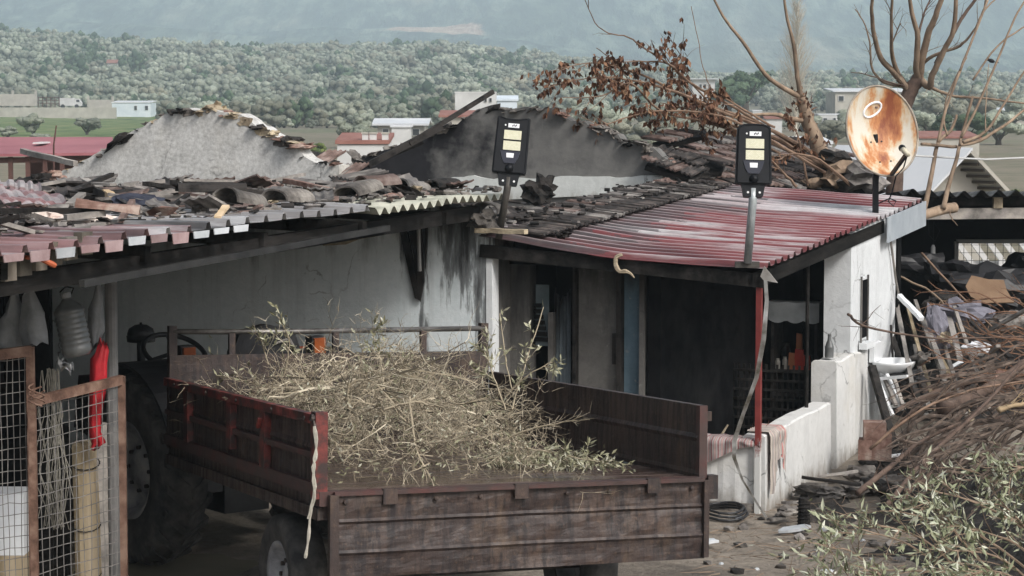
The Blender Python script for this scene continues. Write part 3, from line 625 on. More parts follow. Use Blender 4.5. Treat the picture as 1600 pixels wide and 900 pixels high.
# dark notch: a charred rafter stub and soot stack on the front wall
for pp in ([(622, 352), (634, 350), (650, 430), (656, 470), (648, 466), (636, 415)], [(636, 352), (660, 350), (660, 400), (662, 440), (656, 472), (650, 425), (644, 390)], [(664, 352), (668, 352), (664, 420)]):
    mb = MB(); mb.prism([toh(onb(x, y, -.035)) for x, y in pp], (0, .02, 0)); hpart(mb, 'burnt_felt', M_char)
M_pipe = simple('grey_zinc', (.2, .2, .2), (.36, .36, .35), 4, .5, .2, metal=.3)
mb = MB(); mb.tube([(-3.3, -.09, 2.52), (-3.12, -.09, 2.5), (-3.06, -.08, 2.44), (-3.05, -.07, 1.95)], [.018] * 4, 8); hpart(mb, 'wall_pipe', M_pipe)
# yellowish plaster patch under the eave beam
mb = MB(); pp = [(495, 376), (520, 366), (575, 360), (595, 362), (585, 370), (560, 374), (540, 382), (505, 384)]
mb.prism([toh(onb(x, y, -.012)) for x, y in pp], (0, .012, 0)); hpart(mb, 'plaster_patch', M_mortar)

# veranda: low walls, red post, pillar, white wall
hpart_v = lambda *a, **k: hbox(*a, **k)
n = NT('flaking_red_paint'); zz = n.sep(n.vec())[2]
k_ = n.math('ADD', zz, n.math('MULTIPLY', n.math('SUBTRACT', n.noise(14, 5, .7), .5), .5))
c = n.mix(n.ramp(k_, [(.5, 0), (.62, 1)]), (.6, .6, .58), n.ramp(n.noise(9, 6), [(.3, (.15, .026, .024)), (.7, (.23, .045, .04))]))
n.bump(n.noise(30, 5), .2, .004); M_redpost = n.done(c, .5)
hbox(-.03, .015, -.03, .015, 0, 2.02, 'post', M_redpost)
def lowwall(a0, a1, b0, b1, zt, name, mat):
    mb = MB(); N = 14
    long_b = (b1 - b0) > (a1 - a0)
    rows = []
    for i in range(N + 1):
        k = i / N; j = .012 * fbm(V((k * 6, a0, 2)), 3); zt_ = zt + .02 * fbm(V((k * 4, 1, b0)), 3)
        if long_b: rows.append([(a0 + j, b0 + (b1 - b0) * k, 0), (a1 + j, b0 + (b1 - b0) * k, 0), (a1 + j - .012, b0 + (b1 - b0) * k, zt_ - .012), (a1 + j - .03, b0 + (b1 - b0) * k, zt_), (a0 + j + .02, b0 + (b1 - b0) * k, zt_), (a0 + j, b0 + (b1 - b0) * k, zt_ - .02)])
        else: rows.append([(a0 + (a1 - a0) * k, b1 + j, 0), (a0 + (a1 - a0) * k, b0 + j, 0), (a0 + (a1 - a0) * k, b0 + j + .01, zt_ - .012), (a0 + (a1 - a0) * k, b0 + j + .03, zt_), (a0 + (a1 - a0) * k, b1 + j - .02, zt_), (a0 + (a1 - a0) * k, b1 + j, zt_ - .02)])
    vs = [V(p) for r in rows for p in r]; m = 6
    fs = [[i * m + j, i * m + (j + 1) % m, (i + 1) * m + (j + 1) % m, (i + 1) * m + j] for i in range(N) for j in range(m)] + [list(range(m))[::-1], [N * m + j for j in range(m)]]
    mb.add(vs, fs); return hpart(mb, name, mat)
M_low = plaster('grubby_white_plaster', (.56, .56, .545), (.7, .7, .685), .0, 9, 1, yellow=.25, streak=.22)
lowwall(-.16, .04, .06, 2.28, .66, 'parapet', M_low)
lowwall(-.78, -.05, .0, .17, .6, 'parapet', M_low)
lowwall(-.2, .05, 2.42, 3.66, 1.02, 'pillar', M_low)
mb = MB(); mb.hexa([(-.26, 3.1, 0), (.0, 3.1, 0), (.0, 5.0, 0), (-.26, 5.0, 0), (-.26, 3.1, 2.16), (.0, 3.1, 2.17), (.0, 5.0, 2.3), (-.26, 5.0, 2.3)]); hpart(mb, 'side_wall', M_wallwhite)
hbox(-1.1, .0, -.02, 5.0, -.05, .09, 'veranda_floor', M_ash)
# narrow window in the white wall
zw0, zw1 = 1.12, 1.72; ba, bb = 3.42, 3.72
wi = hbox(-.01, .015, ba, bb, zw0, zw1, 'window', M_wallwhite)
for q in ((ba + .0, ba + .03), (bb - .03, bb)): hbox(.015, .03, q[0], q[1], zw0 - .02, zw1 + .02, 'frame', M_greydoor, parent=wi)
hbox(.014, .02, ba + .03, bb - .03, zw0 + .02, zw1 - .02, 'pane', M_inner, parent=wi)
hbox(.015, .09, ba - .03, bb + .05, zw0 - .08, zw0 - .02, 'sill', M_wallwhite, parent=wi)

# veranda roof: ribbed red sheets, ribs running across the veranda
PITCHR = .2
M_redsheet = sheetmat('burnt_red_roof_sheet', (.15, .03, .034), (.22, .055, .06), .45, .75, 0, 1.0, PITCHR)
def roofz(u, v):   # u 0 left..1 right (a), v 0 front..1 back (b)
    zz = (2.27 * (1 - u) + 2.06 * u) * (1 - v) + (2.5 * (1 - u) + 2.36 * u) * v
    return zz - .05 * math.sin(u * 3.14) * (1 - v) + .015 * fbm(V((u * 3, v * 6, 0)), 2)
vroof = hthing('veranda_canopy', 'red ribbed sheet-metal veranda roof, scorched and peeling in white streaks', 'canopy', (-2.5, -.06, 2.0))
PITCHR = .2
def trap(s, pitch, h, top=.22, slope=.12):
    s = (s / pitch) % 1.0
    lo = .5 - top / 2 - slope; hi = .5 + top / 2 + slope
    if s < lo or s > hi: return 0
    if s < lo + slope: return h * (s - lo) / slope
    if s > hi - slope: return h * (hi - s) / slope
    return h
def ribsheet(a0, a1, b0, b1, mat, name, parent, zoff=0, lift=None, nA=16):
    mb = MB(); bs = []
    b = b0
    while b < b1 - 1e-6:
        for q in (0, .28, .39, .61, .72):
            x = b + q * PITCHR
            if x < b1: bs.append(x)
        b += PITCHR
    bs.append(b1); nb = len(bs)
    for sgn in (0, 1):
        base = len(mb.v)
        for i in range(nA + 1):
            a = a0 + (a1 - a0) * i / nA
            for x in bs:
                u = (a + 2.5) / 2.56; v = (x + .06) / 6.1
                h = trap(x - b0, PITCHR, .042)
                mb.v.append(V((a, x, roofz(u, v) + h + zoff - .003 * sgn + (lift(a, x) if lift else 0))))
        for i in range(nA):
            for j in range(nb - 1):
                f = [base + i * nb + j, base + (i + 1) * nb + j, base + (i + 1) * nb + j + 1, base + i * nb + j + 1]
                mb.f.append(f if sgn == 0 else f[::-1]); mb.m.append(0)
    B = (nA + 1) * nb
    def rim(idx):
        for p, q in zip(idx, idx[1:]): mb.f.append([p, q, q + B, p + B]); mb.m.append(0)
    rim([nA * nb + j for j in range(nb)]); rim([j for j in range(nb)][::-1]); rim([i * nb for i in range(nA + 1)]); rim([i * nb + nb - 1 for i in range(nA + 1)][::-1])
    return hbuild(mb, name, mat, (-2.5, -.06, 2.0), parent)
edges = [-.06 + 1.0 * k for k in range(7)]
M_baresheet = sheetmat('bare_zinc_roof_sheet', (.34, .26, .27), (.6, .58, .59), 1.2, .35, 0, 1.0, PITCHR)
for i in range(6): ribsheet(-2.5, .06 + .01 * (i % 2), edges[i], edges[i + 1] + .04, M_baresheet if i == 4 else M_redsheet, 'roof_sheet', vroof, .004 * (i % 2))
# timber under the roof: side beam, rafters, front beam
def hbar(p, q, w, h, name, mat, parent, org=(-2.5, -.06, 2.0)):
    mb = MB(); mb.bar(p, q, w, h); return hbuild(mb, name, mat, org, parent)
M_beam = simple('soot_shade_beam', (.005, .005, .005), (.015, .014, .013), 6, .9, .5, sc=(1, .15, 1), c3=(.035, .032, .03), spec=.1)  # soot, taken nearly black to carry the shade under the roofs
hbar((-.02, -.05, 1.96), (-.02, 4.4, 2.17), .07, .12, 'side_beam', M_beam, vroof)
hbar((-2.5, .0, 2.14), (.03, .0, 1.95), .06, .11, 'front_beam', M_beam, vroof)
for bq in (1.2, 2.4, 3.6, 4.8): hbar((-2.45, bq, 2.1 + .03 * bq), (-.06, bq, 1.94 + .04 * bq), .06, .08, 'rafter', M_beam, vroof)
# sheet-metal fascia at the far end, and the bent tin corner by the post
M_tin = simple('pale_galvanised_tin', (.42, .47, .52), (.58, .63, .67), 3, .45, .15, metal=.35)
mb = MB(); mb.hexa([(.075, 4.25, 2.02), (.09, 4.25, 2.02), (.09, 6.02, 2.1), (.075, 6.02, 2.1), (.075, 4.25, 2.27), (.09, 4.25, 2.27), (.09, 6.02, 2.36), (.075, 6.02, 2.36)]); hbuild(mb, 'fascia', M_tin, (-2.5, -.06, 2.0), vroof)
M_tindirty = simple('stained_tin', (.2, .18, .16), (.42, .4, .37), 6, .6, .3, metal=.2)
mb = MB(); mb.prism([toh(onb(x, y, -.09)) for x, y in ((1194, 416), (1215, 442), (1193, 438), (1188, 432))], (0, .01, 0)); hbuild(mb, 'corner_flashing', M_tindirty, (-2.5, -.06, 2.0), vroof)
# hanging strip torn from the roof edge
pts = [(1196, 438), (1198, 470), (1193, 530), (1182, 590), (1160, 650), (1147, 690), (1147, 715), (1160, 750), (1185, 790), (1206, 822)]
q = [onb(x, y, -.14 - .012 * i) for i, (x, y) in enumerate(pts)]
n = NT('torn_tin_strip'); M_strip = n.done(n.ramp(n.noise(5, 6), [(.35, (.09, .075, .05)), (.5, (.3, .29, .27)), (.7, (.6, .6, .58))]), .4, .3)
mb = MB(); wd = [.014, .016, .02, .018, .016, .02, .016, .01, .01, .012]
for i in range(len(q) - 1):
    d0 = T * wd[i]; d1 = T * wd[i + 1]; mb.hexa([q[i] - d0, q[i] + d0, q[i] + d0 + S * .006, q[i] - d0 + S * .006, q[i + 1] - d1, q[i + 1] + d1, q[i + 1] + d1 + S * .006, q[i + 1] - d1 + S * .006])
tag(build(mb, 'tin_strip', M_strip), 'long torn tin strip hanging in front of the red post', 'metal strip')

# striped rag rug over the parapet
n = NT('striped_rag_rug'); w_ = n.n('ShaderNodeTexWave'); w_.inputs['Scale'].default_value = 5.5; w_.inputs['Distortion'].default_value = 1.2; n.l(n.vec((1, .25, .0)), w_.inputs['Vector'])
c = n.ramp(w_.outputs['Fac'], [(.0, (.26, .07, .08)), (.25, (.42, .36, .34)), (.5, (.5, .47, .45)), (.75, (.2, .17, .17)), (1, (.5, .3, .28))])
M_rug = n.done(n.mix(.25, c, n.ramp(n.noise(18, 6), [(.3, (.1, .09, .08)), (.7, (.5, .45, .42))])), .95)
mb = MB()
def rugf(u, v):
    a = -.7 + .72 * u; s_ = v * .62 - .26
    sag = .03 * math.sin(u * 17) + .02 * fbm(V((u * 8, v * 4, 0)), 3)
    if s_ < 0: return V((a, .19 + s_ * .3 + .0, .625 + sag * .4 + s_ * .0)) if s_ > -.05 else V((a, .19 + s_ * .3, .63))
    if s_ < .17: return V((a, .17 - s_, .625 + .3 * abs(sag)))
    return V((a, -.016 - abs(sag) * .8, .62 - (s_ - .17) * (.75 + .5 * math.sin(u * 4 + 1))))
mb.grid(40, 18, rugf); tag(hbuild(mb, 'rag_rug', M_rug, (-.4, 0, .5), smooth=True), 'striped rag rug draped over the front parapet left of the red post', 'rug')
mb = MB()
def rug2(u, v):
    b = .12 + .42 * u; s_ = v * .62; sag = .025 * math.sin(u * 21) + .015 * fbm(V((u * 9, v * 3, 5)), 3)
    if s_ < .19: return V((-.14 + s_, b, .68 + .4 * abs(sag)))
    return V((.062 + abs(sag), b, .672 - (s_ - .19) * (.85 + .35 * math.cos(u * 5))))
mb.grid(36, 20, rug2); n = NT('faded_striped_cloth'); w_ = n.n('ShaderNodeTexWave'); w_.inputs['Scale'].default_value = 4.5; w_.inputs['Distortion'].default_value = 1.6; n.l(n.vec((.0, 1, 0.05)), w_.inputs['Vector'])
w_.bands_direction = 'Y'
c = n.ramp(w_.outputs['Fac'], [(.0, (.5, .12, .12)), (.2, (.5, .44, .4)), (.55, (.42, .37, .35)), (.8, (.16, .14, .14)), (1, (.5, .44, .38))]); M_cloth2 = n.done(n.mix(.3, c, n.ramp(n.noise(16, 6), [(.3, (.16, .14, .12)), (.7, (.5, .46, .42))])), .95)
tag(hbuild(mb, 'floor_cloth', M_cloth2, (0, .3, .5), smooth=True), 'faded striped cloth hanging over the side parapet right of the red post', 'cloth')

# inside the veranda: shelf with bags, lattice, mattress
sh = hthing('kitchen_shelf', 'smoke-blackened wall shelf unit inside the dark veranda', 'shelf', (-.55, 4.2, .2))
org = (-.55, 4.2, .2)
a0, a1 = apx(1205, 3.4), apx(1278, 3.4); sb = 3.4
def spart(mb, name, mat): return hbuild(mb, name, mat, org, sh)
for aa in (a0, a1 - .03):
    mb = MB(); mb.hexa([(aa, sb, .3), (aa + .03, sb, .3), (aa + .03, sb + .35, .3), (aa, sb + .35, .3), (aa, sb, 1.46), (aa + .03, sb, 1.46), (aa + .03, sb + .35, 1.46), (aa, sb + .35, 1.46)]); spart(mb, 'side_panel', M_char)
zs_ = 3.47 - (585 - 150) / 163
for zz in (.55, zs_ - .02, 1.44):
    mb = MB(); mb.hexa([(a0, sb, zz), (a1, sb, zz), (a1, sb + .35, zz), (a0, sb + .35, zz), (a0, sb, zz + .03), (a1, sb, zz + .03), (a1, sb + .35, zz + .03), (a0, sb + .35, zz + .03)]); spart(mb, 'shelf_board', M_char)
M_cov = simple('dusty_plastic_cover', (.4, .43, .44), (.62, .65, .66), 5, .5, .5)
mb = MB(); mb.grid(16, 8, lambda u, v: V((a0 - .02 + (a1 - a0 + .04) * u, sb - .02 + .3 * max(0, v - .6), 1.3 + .18 * min(1, v / .6) - .03 * abs(math.sin(u * 9)) * (1 - v) + .0))); spart(mb, 'plastic_cover', M_cov)
M_redpack = simple('red_packet', (.4, .03, .02), (.55, .07, .04), 8, .5, .2); M_orgp = simple('orange_packet', (.42, .14, .05), (.5, .2, .1), 8, .5, .2); M_jar = simple('dusty_jar', (.25, .23, .2), (.42, .4, .36), 8, .5, .2)
for i, (px, py, w, h, m, lb) in enumerate([(1218, 582, .05, .1, M_jar, 'leftmost pale jar on the sooty shelf'), (1229, 580, .05, .12, M_jar, 'squat grey jar second from the left on the sooty shelf'), (1240, 572, .07, .16, M_orgp, 'orange-brown packet standing on the sooty shelf'), (1251, 566, .09, .2, M_redpack, 'large red packet in the middle of the sooty shelf'), (1263, 560, .07, .14, M_redpack, 'small red packet at the right of the sooty shelf'), (1225, 560, .09, .24, M_char, 'tall blackened pot at the back of the sooty shelf'), (1245, 548, .06, .34, M_orgp, 'tall orange packet at the back of the sooty shelf')]):
    aa = apx(px, sb + .1); mb = MB(); zb = zs_ + .012; bbk = sb + .06 + (.14 if i > 4 else 0)
    if m in (M_jar, M_char): mb.lathe((aa, bbk, zb), Z, [(0, 0), (w * .5, 0), (w * .52, h * .7), (w * .35, h * .85), (w * .36, h), (0, h)], 12)
    else: mb.hexa([(aa - w / 2, bbk - .02, zb), (aa + w / 2, bbk - .03, zb), (aa + w / 2, bbk + .05, zb), (aa - w / 2, bbk + .05, zb), (aa - w * .42, bbk, zb + h), (aa + w * .45, bbk, zb + h * .95), (aa + w * .45, bbk + .03, zb + h * .97), (aa - w * .42, bbk + .03, zb + h)])
    tag(hbuild(mb, 'jar' if m in (M_jar, M_char) else 'packet', m, (aa, bbk, zb)), lb, 'jar' if m in (M_jar, M_char) else 'packet')
la0, la1 = apx(1112, 2.6), apx(1276, 2.6)
lt = hthing('lattice_bench', 'dark woven-back bench standing inside the veranda', 'bench', (-.6, 2.6, .09)); org = (-.6, 2.6, .09)
for i in range(9):
    z = .17 + .09 * i; mb = MB(); mb.bar((la0, 2.6, z), (la1, 2.6, z), .02, .022); hbuild(mb, 'slat', M_beam, org, lt)
for i in range(20):
    a = la0 + (la1 - la0) * i / 19; mb = MB(); mb.bar((a, 2.615, .1), (a, 2.615, .95), .018, .02, V((1, 0, 0))); hbuild(mb, 'upright', M_beam, org, lt)
mb = MB(); mb.hexa([(la0, 2.63, .1), (la1, 2.63, .1), (la1, 3.1, .1), (la0, 3.1, .1), (la0, 2.63, .45), (la1, 2.63, .45), (la1, 3.1, .45), (la0, 3.1, .45)]); hbuild(mb, 'seat', M_inner, org, lt)
mb = MB(); mb.tube([(apx(1262, 1.9), 1.9, .1), (apx(1262, 1.9), 1.9, 2.12)], .018, 8); tag(hbuild(mb, 'inner_post', M_beam, (apx(1262, 1.9), 1.9, .1)), 'thin black steel post inside the veranda before the shelf', 'post')
# clutter on the front parapet
mb = MB(); q = H(-.5, .3, .62); mb.bar(P(1098, 702, 19.9), P(1143, 716, 19.6), .03, .03); tag(build(mb, 'pale_batten', M_greydoor), 'pale wooden batten lying on the front parapet behind the trailer', 'batten')
mb = MB(); q = P(1126, 700, 19.7); mb.box(q + Z * .04, (.03, .03, .12)); mb.tube([q + Z * .1, q + V((.06, 0, .2))], [.012, .008], 5); tag(build(mb, 'short_peg', M_mortar), 'small upright peg with a bent stick on the front parapet', 'peg')
rs = random.Random(4); mb = MB(); M_redtwig = simple('rusty_red_twigs', (.14, .05, .03), (.3, .13, .08), 6, .8, 0)
for i in range(16): grow(mb, P(1185, 690, 19.6) + Z * .0, V((rs.gauss(0, 1), rs.gauss(0, 1), 1)), .16, .004, 1, rs, .5, 0, 3, 3, 3)
tag(build(mb, 'dry_plant', M_redtwig), 'small dry reddish plant standing behind the red post', 'plant')

# ------------------------------------------------------------------ broken gable walls
def ragged(pts, step=.12, amp=.03, seed=0):
    out = []
    for i in range(len(pts) - 1):
        p, q = V(pts[i]), V(pts[i + 1]); m = max(1, int((q - p).length / step))
        for k in range(m):
            w = p.lerp(q, k / m); w = w + Z * amp * (1.3 * mnoise.noise(V((w.x * 2.7 + seed, w.y * 2.7, 0))) + .8 * mnoise.noise(V((w.x * 9.3 + seed, 1.7, w.z * 4)))); out.append(w)
    out.append(V(pts[-1])); return out
def gable(name, label, outline, b, thick, mat, capmat, base_z):
    top = [toh(onb(x, y, b)) for x, y in outline]; top = ragged(top, .03, .045, b); o0 = (top[len(top) // 2].x, b, base_z)
    t = hthing(name, label, 'wall', o0); L, Rr = top[0], top[-1]
    mb = MB(); poly = [V((L.x, b, base_z))] + top + [V((Rr.x, b, base_z))]; mb.prism(poly, (0, thick, 0)); hbuild(mb, 'wall_face', mat, o0, t)
    # broken mortar and brick crust along the top
    rs = random.Random(int(b * 10)); i = 0
    while i < len(top) - 1:
        p = top[i]; s_ = .013 * math.exp(rs.gauss(.35, .5)); m = rs.choices([capmat, M_char, M_brick, M_ash], [4, 4, 1.2, 2])[0]
        for rep in range(rs.randint(1, 3)):
            w, l, h = s_ * rs.uniform(1.0, 3.2), thick * rs.uniform(.25, .65), s_ * rs.uniform(.35, 1.0)
            c0 = V((p.x + rs.uniform(-.04, .04), b + thick / 2 + rs.uniform(-.1, .04), p.z + rs.uniform(-.035, .012))); mb = MB(); mb.blob(c0, (w, l, h), i * 1.3 + rep + b, .95, 2, Matrix.Rotation(rs.gauss(0, .4), 3, 'Y'), 2.0)
            hbuild(mb, 'crust', m, o0, t)
        i += rs.randint(1, 4)
    # patches where the render has come away below the broken edge
    for q in range(9 if b < 3 else 0):
        p = top[rs.randrange(int(len(top) * .45), len(top) - 3)]; w = rs.uniform(.04, .12); hh = rs.uniform(.025, .06); pts = []
        for k in range(11):
            a_ = 2 * math.pi * k / 11; rr = rs.uniform(.55, 1.1); pts.append(V((p.x + math.cos(a_) * w * rr, b - .006, p.z - hh * .8 + math.sin(a_) * hh * rr)))
        pts = [v_ for v_ in pts]; mb = MB(); mb.prism(pts, (0, .006, 0)); hbuild(mb, 'bare_patch', rs.choice([M_mortar, M_mortar, M_ash]), o0, t)
    return t
G1 = [(82, 282), (100, 268), (130, 256), (152, 244), (168, 230), (190, 215), (205, 205), (232, 194), (262, 180), (285, 174), (325, 170), (352, 174), (392, 186), (412, 200), (430, 210), (455, 222), (472, 234), (490, 248), (512, 252), (530, 258)]
gable('pale_gable_wall', 'pale cement gable wall with crumbling top on the left', G1, 1.0, .22, M_gablepale, M_mortar, 2.2)
G2 = [(556, 250), (600, 236), (650, 222), (665, 212), (690, 196), (715, 190), (745, 178), (760, 172), (800, 170), (850, 169), (872, 172), (882, 180), (892, 186), (915, 190), (925, 200), (945, 206), (965, 210), (972, 222), (1000, 226), (1022, 234), (1050, 258)]
gable('charred_gable_wall', 'smoke-blackened gable wall behind the left lamp', G2, 5.5, .2, M_gablechar, M_ash, 2.2)
# pale band of unburnt plaster along its foot
lo = [(655, 318), (1056, 300)]; up = [(1050, 272), (1010, 274), (960, 277), (900, 275), (850, 279), (800, 276), (770, 280), (740, 274), (700, 280), (670, 281), (655, 288)]
pp = ragged([toh(onb(x, y, 5.46)) for x, y in up], .06, .016, 3); mb = MB(); mb.prism([toh(onb(x, y, 5.46)) for x, y in lo] + pp, (0, .035, 0))
M_band = plaster('pale_plaster_band', (.5, .52, .5), (.66, .68, .66), .0, 9, 1, yellow=.3, streak=.15)
tag(hbuild(mb, 'plaster_band', M_band, (-4, 5.46, 2.2)), 'pale strip of bare plaster along the foot of the charred gable', 'wall strip')
# charred ridge beam sticking up
mb = MB(); mb.bar(P(640, 224, 25.2), P(771, 143, 25.8), .03, .05); tag(build(mb, 'charred_beam', M_char), 'long black charred beam slanting up to the sky behind the dark gable', 'beam')
for i, (p, q, w) in enumerate([((575, 258), (690, 198), .07), ((560, 262), (660, 222), .05), ((600, 246), (700, 196), .03)]):
    mb = MB(); mb.bar(P(*p, 25.0 + .06 * i), P(*q, 25.4 + .06 * i), .05, w)
    tag(build(mb, 'charred_board', M_char), ['broad black board along the left slope of the charred gable', 'lower black board at the left foot of the charred gable', 'thin black lath beside the slanting charred beam'][i], 'board')

# ------------------------------------------------------------------ open shed roof on the left (eave runs back along the yard)
EA = -2.4
def eave(b): return 2.6 - .012 * max(0, -b - 3) ** 1.5 * .35
def sroof(a, b): return eave(b) - .005 * (EA - a) + .02 * fbm(V((a * 1.2, b * .8, 4)), 3)
shed = hthing('tractor_shed', 'open tractor shed under a rubble-covered ribbed sheet roof at left', 'shed', (EA, -4, 2.5)); sorg = (EA, -4, 2.5)
M_pink = sheetmat('faded_pink_sheet', (.2, .1, .1), (.31, .19, .19), .5, .7, 0)
M_grey = sheetmat('bare_grey_sheet', (.22, .21, .21), (.38, .37, .37), .4, 1.0, 0)
M_fibro = simple('mossy_fibre_cement', (.26, .26, .21), (.42, .42, .35), 5, .9, .5, c3=(.52, .51, .42), var=.1)
def shed_sheet(b0, b1, a0, mat, kind, zoff):
    mb = MB(); bs = []; b = b0
    if kind == 'trap':
        PW = .27
        while b < b1:
            for q_, h in ((0, 0), (.7, 0), (.76, .04), (.9, .045), (.97, 0)):
                if b + q_ * PW < b1: bs.append((b + q_ * PW, h))
            b += PW
    else:
        PW = .17
        while b < b1: bs.append((b, .028 * math.cos(2 * math.pi * (b - b0) / PW))); b += PW / 8
    nb = len(bs); nA = 14
    for sg in (0, 1):
        base = len(mb.v)
        for i in range(nA + 1):
            a = EA + .04 + (a0 - EA - .04) * i / nA
            for (x, h) in bs: mb.v.append(V((a, x, sroof(a, x) + h + zoff - .004 * sg)))
        for i in range(nA):
            for j in range(nb - 1):
                f = [base + i * nb + j, base + i * nb + j + 1, base + (i + 1) * nb + j + 1, base + (i + 1) * nb + j]; mb.f.append(f if sg == 0 else f[::-1]); mb.m.append(0)
    Bn = (nA + 1) * nb
    for j in range(nb - 1): mb.f.append([j + 1, j, j + Bn, j + 1 + Bn]); mb.m.append(0)
    return hbuild(mb, 'roof_sheet', mat, sorg, shed)
shed_sheet(-7.9, -5.2, -4.0, M_pink, 'trap', 0); shed_sheet(-5.22, -2.4, -3.6, M_grey, 'trap', .01); shed_sheet(-2.42, .22, -3.3, M_fibro, 'wave', .0)
# lips bent down at the sheet ends (light tabs between dark rib openings)
M_lipw = simple('pale_tin_lip', (.4, .43, .45), (.56, .58, .6), 5, .5, .2, var=.3); M_lipp = simple('pink_tin_lip', (.26, .17, .17), (.4, .3, .3), 5, .55, .2, var=.25)
b = -7.9; i = 0
while b < -2.6:
    hh = (.055 if b < -5.2 else .036) + .012 * math.sin(i * 2.3); mb = MB(); w = .2
    if not (-4.4 < b < -2.75):
        z = sroof(EA + .04, b + .1); mb.hexa([(EA + .045, b, z - hh), (EA + .052, b, z - hh), (EA + .052, b + w * .94, z - hh), (EA + .045, b + w * .94, z - hh), (EA + .045, b - .01, z + .002), (EA + .052, b - .01, z + .002), (EA + .052, b + w, z + .002), (EA + .045, b + w, z + .002)])
        hbuild(mb, 'edge_tab', M_lipp if (b < -5.2 and i % 3 != 1) else M_lipw, sorg, shed)
    b += .27; i += 1
# roof deck (ash over boards) under the rubble, its underside blackened to stand for shade
mb = MB(); N1, N2 = 26, 44
def deck(u, v):
    b = -7.9 + 8.2 * v; a = -2.75 - 5.6 * u; return V((a, b, sroof(a, b) + .02 + .05 * fbm(V((a * 1.4, b * 1.4, 1)), 4) * min(1, u * 6) + .0))
mb.grid(N1, N2, lambda u, v: deck(u, v)); mb2 = MB(); mb2.grid(N1, N2, lambda u, v: (lambda p: V((p.x, p.y, sroof(p.x, p.y) - .03)))(deck(u, v)))
for f in mb2.f: f.reverse()
hbuild(mb, 'rubble_bed', M_ash, sorg, shed, True); hbuild(mb2, 'board_ceiling', M_beam, sorg, shed)
# eave beam, rafters, posts
mb = MB(); mb.bar((EA - .14, -7.9, 2.36), (EA - .14, -.02, 2.47), .08, .12); hbuild(mb, 'eave_beam', M_beam, sorg, shed)
M_gutter = simple('grey_gutter', (.012, .012, .012), (.035, .035, .034), 5, .6, .3)
mb = MB(); mb.bar((EA - .05, -6.4, 2.33), (EA - .05, -2.0, 2.44), .04, .045); hbuild(mb, 'gutter', M_gutter, sorg, shed)
for bq in (-7.2, -5.6, -4.0, -2.4, -.8):
    mb = MB(); mb.bar((EA - .06, bq, 2.46), (-8, bq, 2.62), .07, .1); hbuild(mb, 'rafter', M_beam, sorg, shed)
def post_at(px, b, name, mat, r=.045):
    pass
q = P(174, 500, 15.9); M_post = simple('grey_steel_pipe', (.1, .1, .1), (.19, .185, .18), 5, .6, .2)
mb = MB(); mb.tube([V((q.x, q.y, -.05)), V((q.x, q.y, 2.42))], .042, 12); tag(build(mb, 'shed_post', M_post), 'round grey steel post under the left end of the shed roof', 'post')
# timber wall closing the shed on the left, shade put into its dark tone
sw = hthing('shed_side_wall', 'dark plank wall at the back left of the tractor shed', 'wall', (-7.4, -4, 0))
for i in range(22):
    b = -8.2 + i * .375; mb = MB(); mb.hexa([(-7.42, b, 0), (-7.38, b, 0), (-7.38, b + .36, 0), (-7.42, b + .36, 0), (-7.42, b, 2.55), (-7.38, b, 2.55), (-7.38, b + .36, 2.55), (-7.42, b + .36, 2.55)]); hbuild(mb, 'plank', M_inner, (-7.4, -4, 0), sw)
fw = hthing('shed_end_wall', 'black board partition at the far left behind the gates', 'wall', (-5.8, -4.2, 0))
for i in range(8):
    a = -7.3 + i * .4; mb = MB(); mb.hexa([(a, -4.22, 0), (a + .385, -4.22, 0), (a + .385, -4.18, 0), (a, -4.18, 0), (a, -4.22, 2.5), (a + .385, -4.22, 2.5), (a + .385, -4.18, 2.5), (a, -4.18, 2.5)]); hbuild(mb, 'board', M_inner, (-5.8, -4.2, 0), fw)
M_weath0 = simple('grey_board_end', (.07, .062, .05), (.16, .14, .11), 5, .9, .4)
# board ends under the eave at the left
for i in range(6):
    mb = MB(); q = ona(10 + 24 * i, 420 - 8 * i, EA - .1); qq = toh(q); mb.box((qq.x, qq.y, qq.z), (.06, .12, .14)); hbuild(mb, 'rafter_end', M_weath0 if i % 2 else M_greydoor, sorg, shed)

# ------------------------------------------------------------------ roof tiles
def tile_mesh(name, ribs=3, w=.24, L=.38, seed=0, chip=False):
    mb = MB(); rs = random.Random(seed); prof = []
    k = ribs * 6
    for i in range(k + 1):
        x = i / k; prof.append((x * w - w / 2, .013 * (.5 + .5 * math.cos(x * ribs * 2 * math.pi)) ** 1.4))
    nl = 3
    for sg in (0, 1):
        base = len(mb.v)
        for j in range(nl + 1):
            for (x, h) in prof:
                y = (j / nl - .5) * L
                if chip and j == nl: y -= .1 * abs(math.sin(x * 23 + seed))
                mb.v.append(V((x, y, h + (.0 if sg == 0 else -.016))))
        m = len(prof)
        for j in range(nl):
            for i in range(m - 1):
                f = [base + j * m + i, base + j * m + i + 1, base + (j + 1) * m + i + 1, base + (j + 1) * m + i]; mb.f.append(f if sg == 0 else f[::-1]); mb.m.append(0)
    B = (nl + 1) * m
    for row in (0, nl):
        for i in range(m - 1): q_ = row * m + i; mb.f.append([q_, q_ + B, q_ + 1 + B, q_ + 1]); mb.m.append(0)
    for j in range(nl):
        for e in (0, m - 1): q_ = j * m + e; mb.f.append([q_, q_ + m, q_ + m + B, q_ + B]); mb.m.append(0)
    return mb.mesh(name)
M_tileb = simple('scorched_roof_tile', (.01, .0095, .0095), (.036, .031, .029), 5, .85, .5, c3=(.1, .082, .073), var=.4, bscale=30)
M_tiler = simple('ashy_red_roof_tile', (.06, .038, .032), (.13, .088, .075), 5, .85, .5, c3=(.24, .19, .17), var=.35, bscale=30)
M_tileg = simple('grey_roof_tile', (.06, .057, .054), (.15, .138, .13), 5, .85, .5, c3=(.28, .26, .235), var=.35, bscale=30)
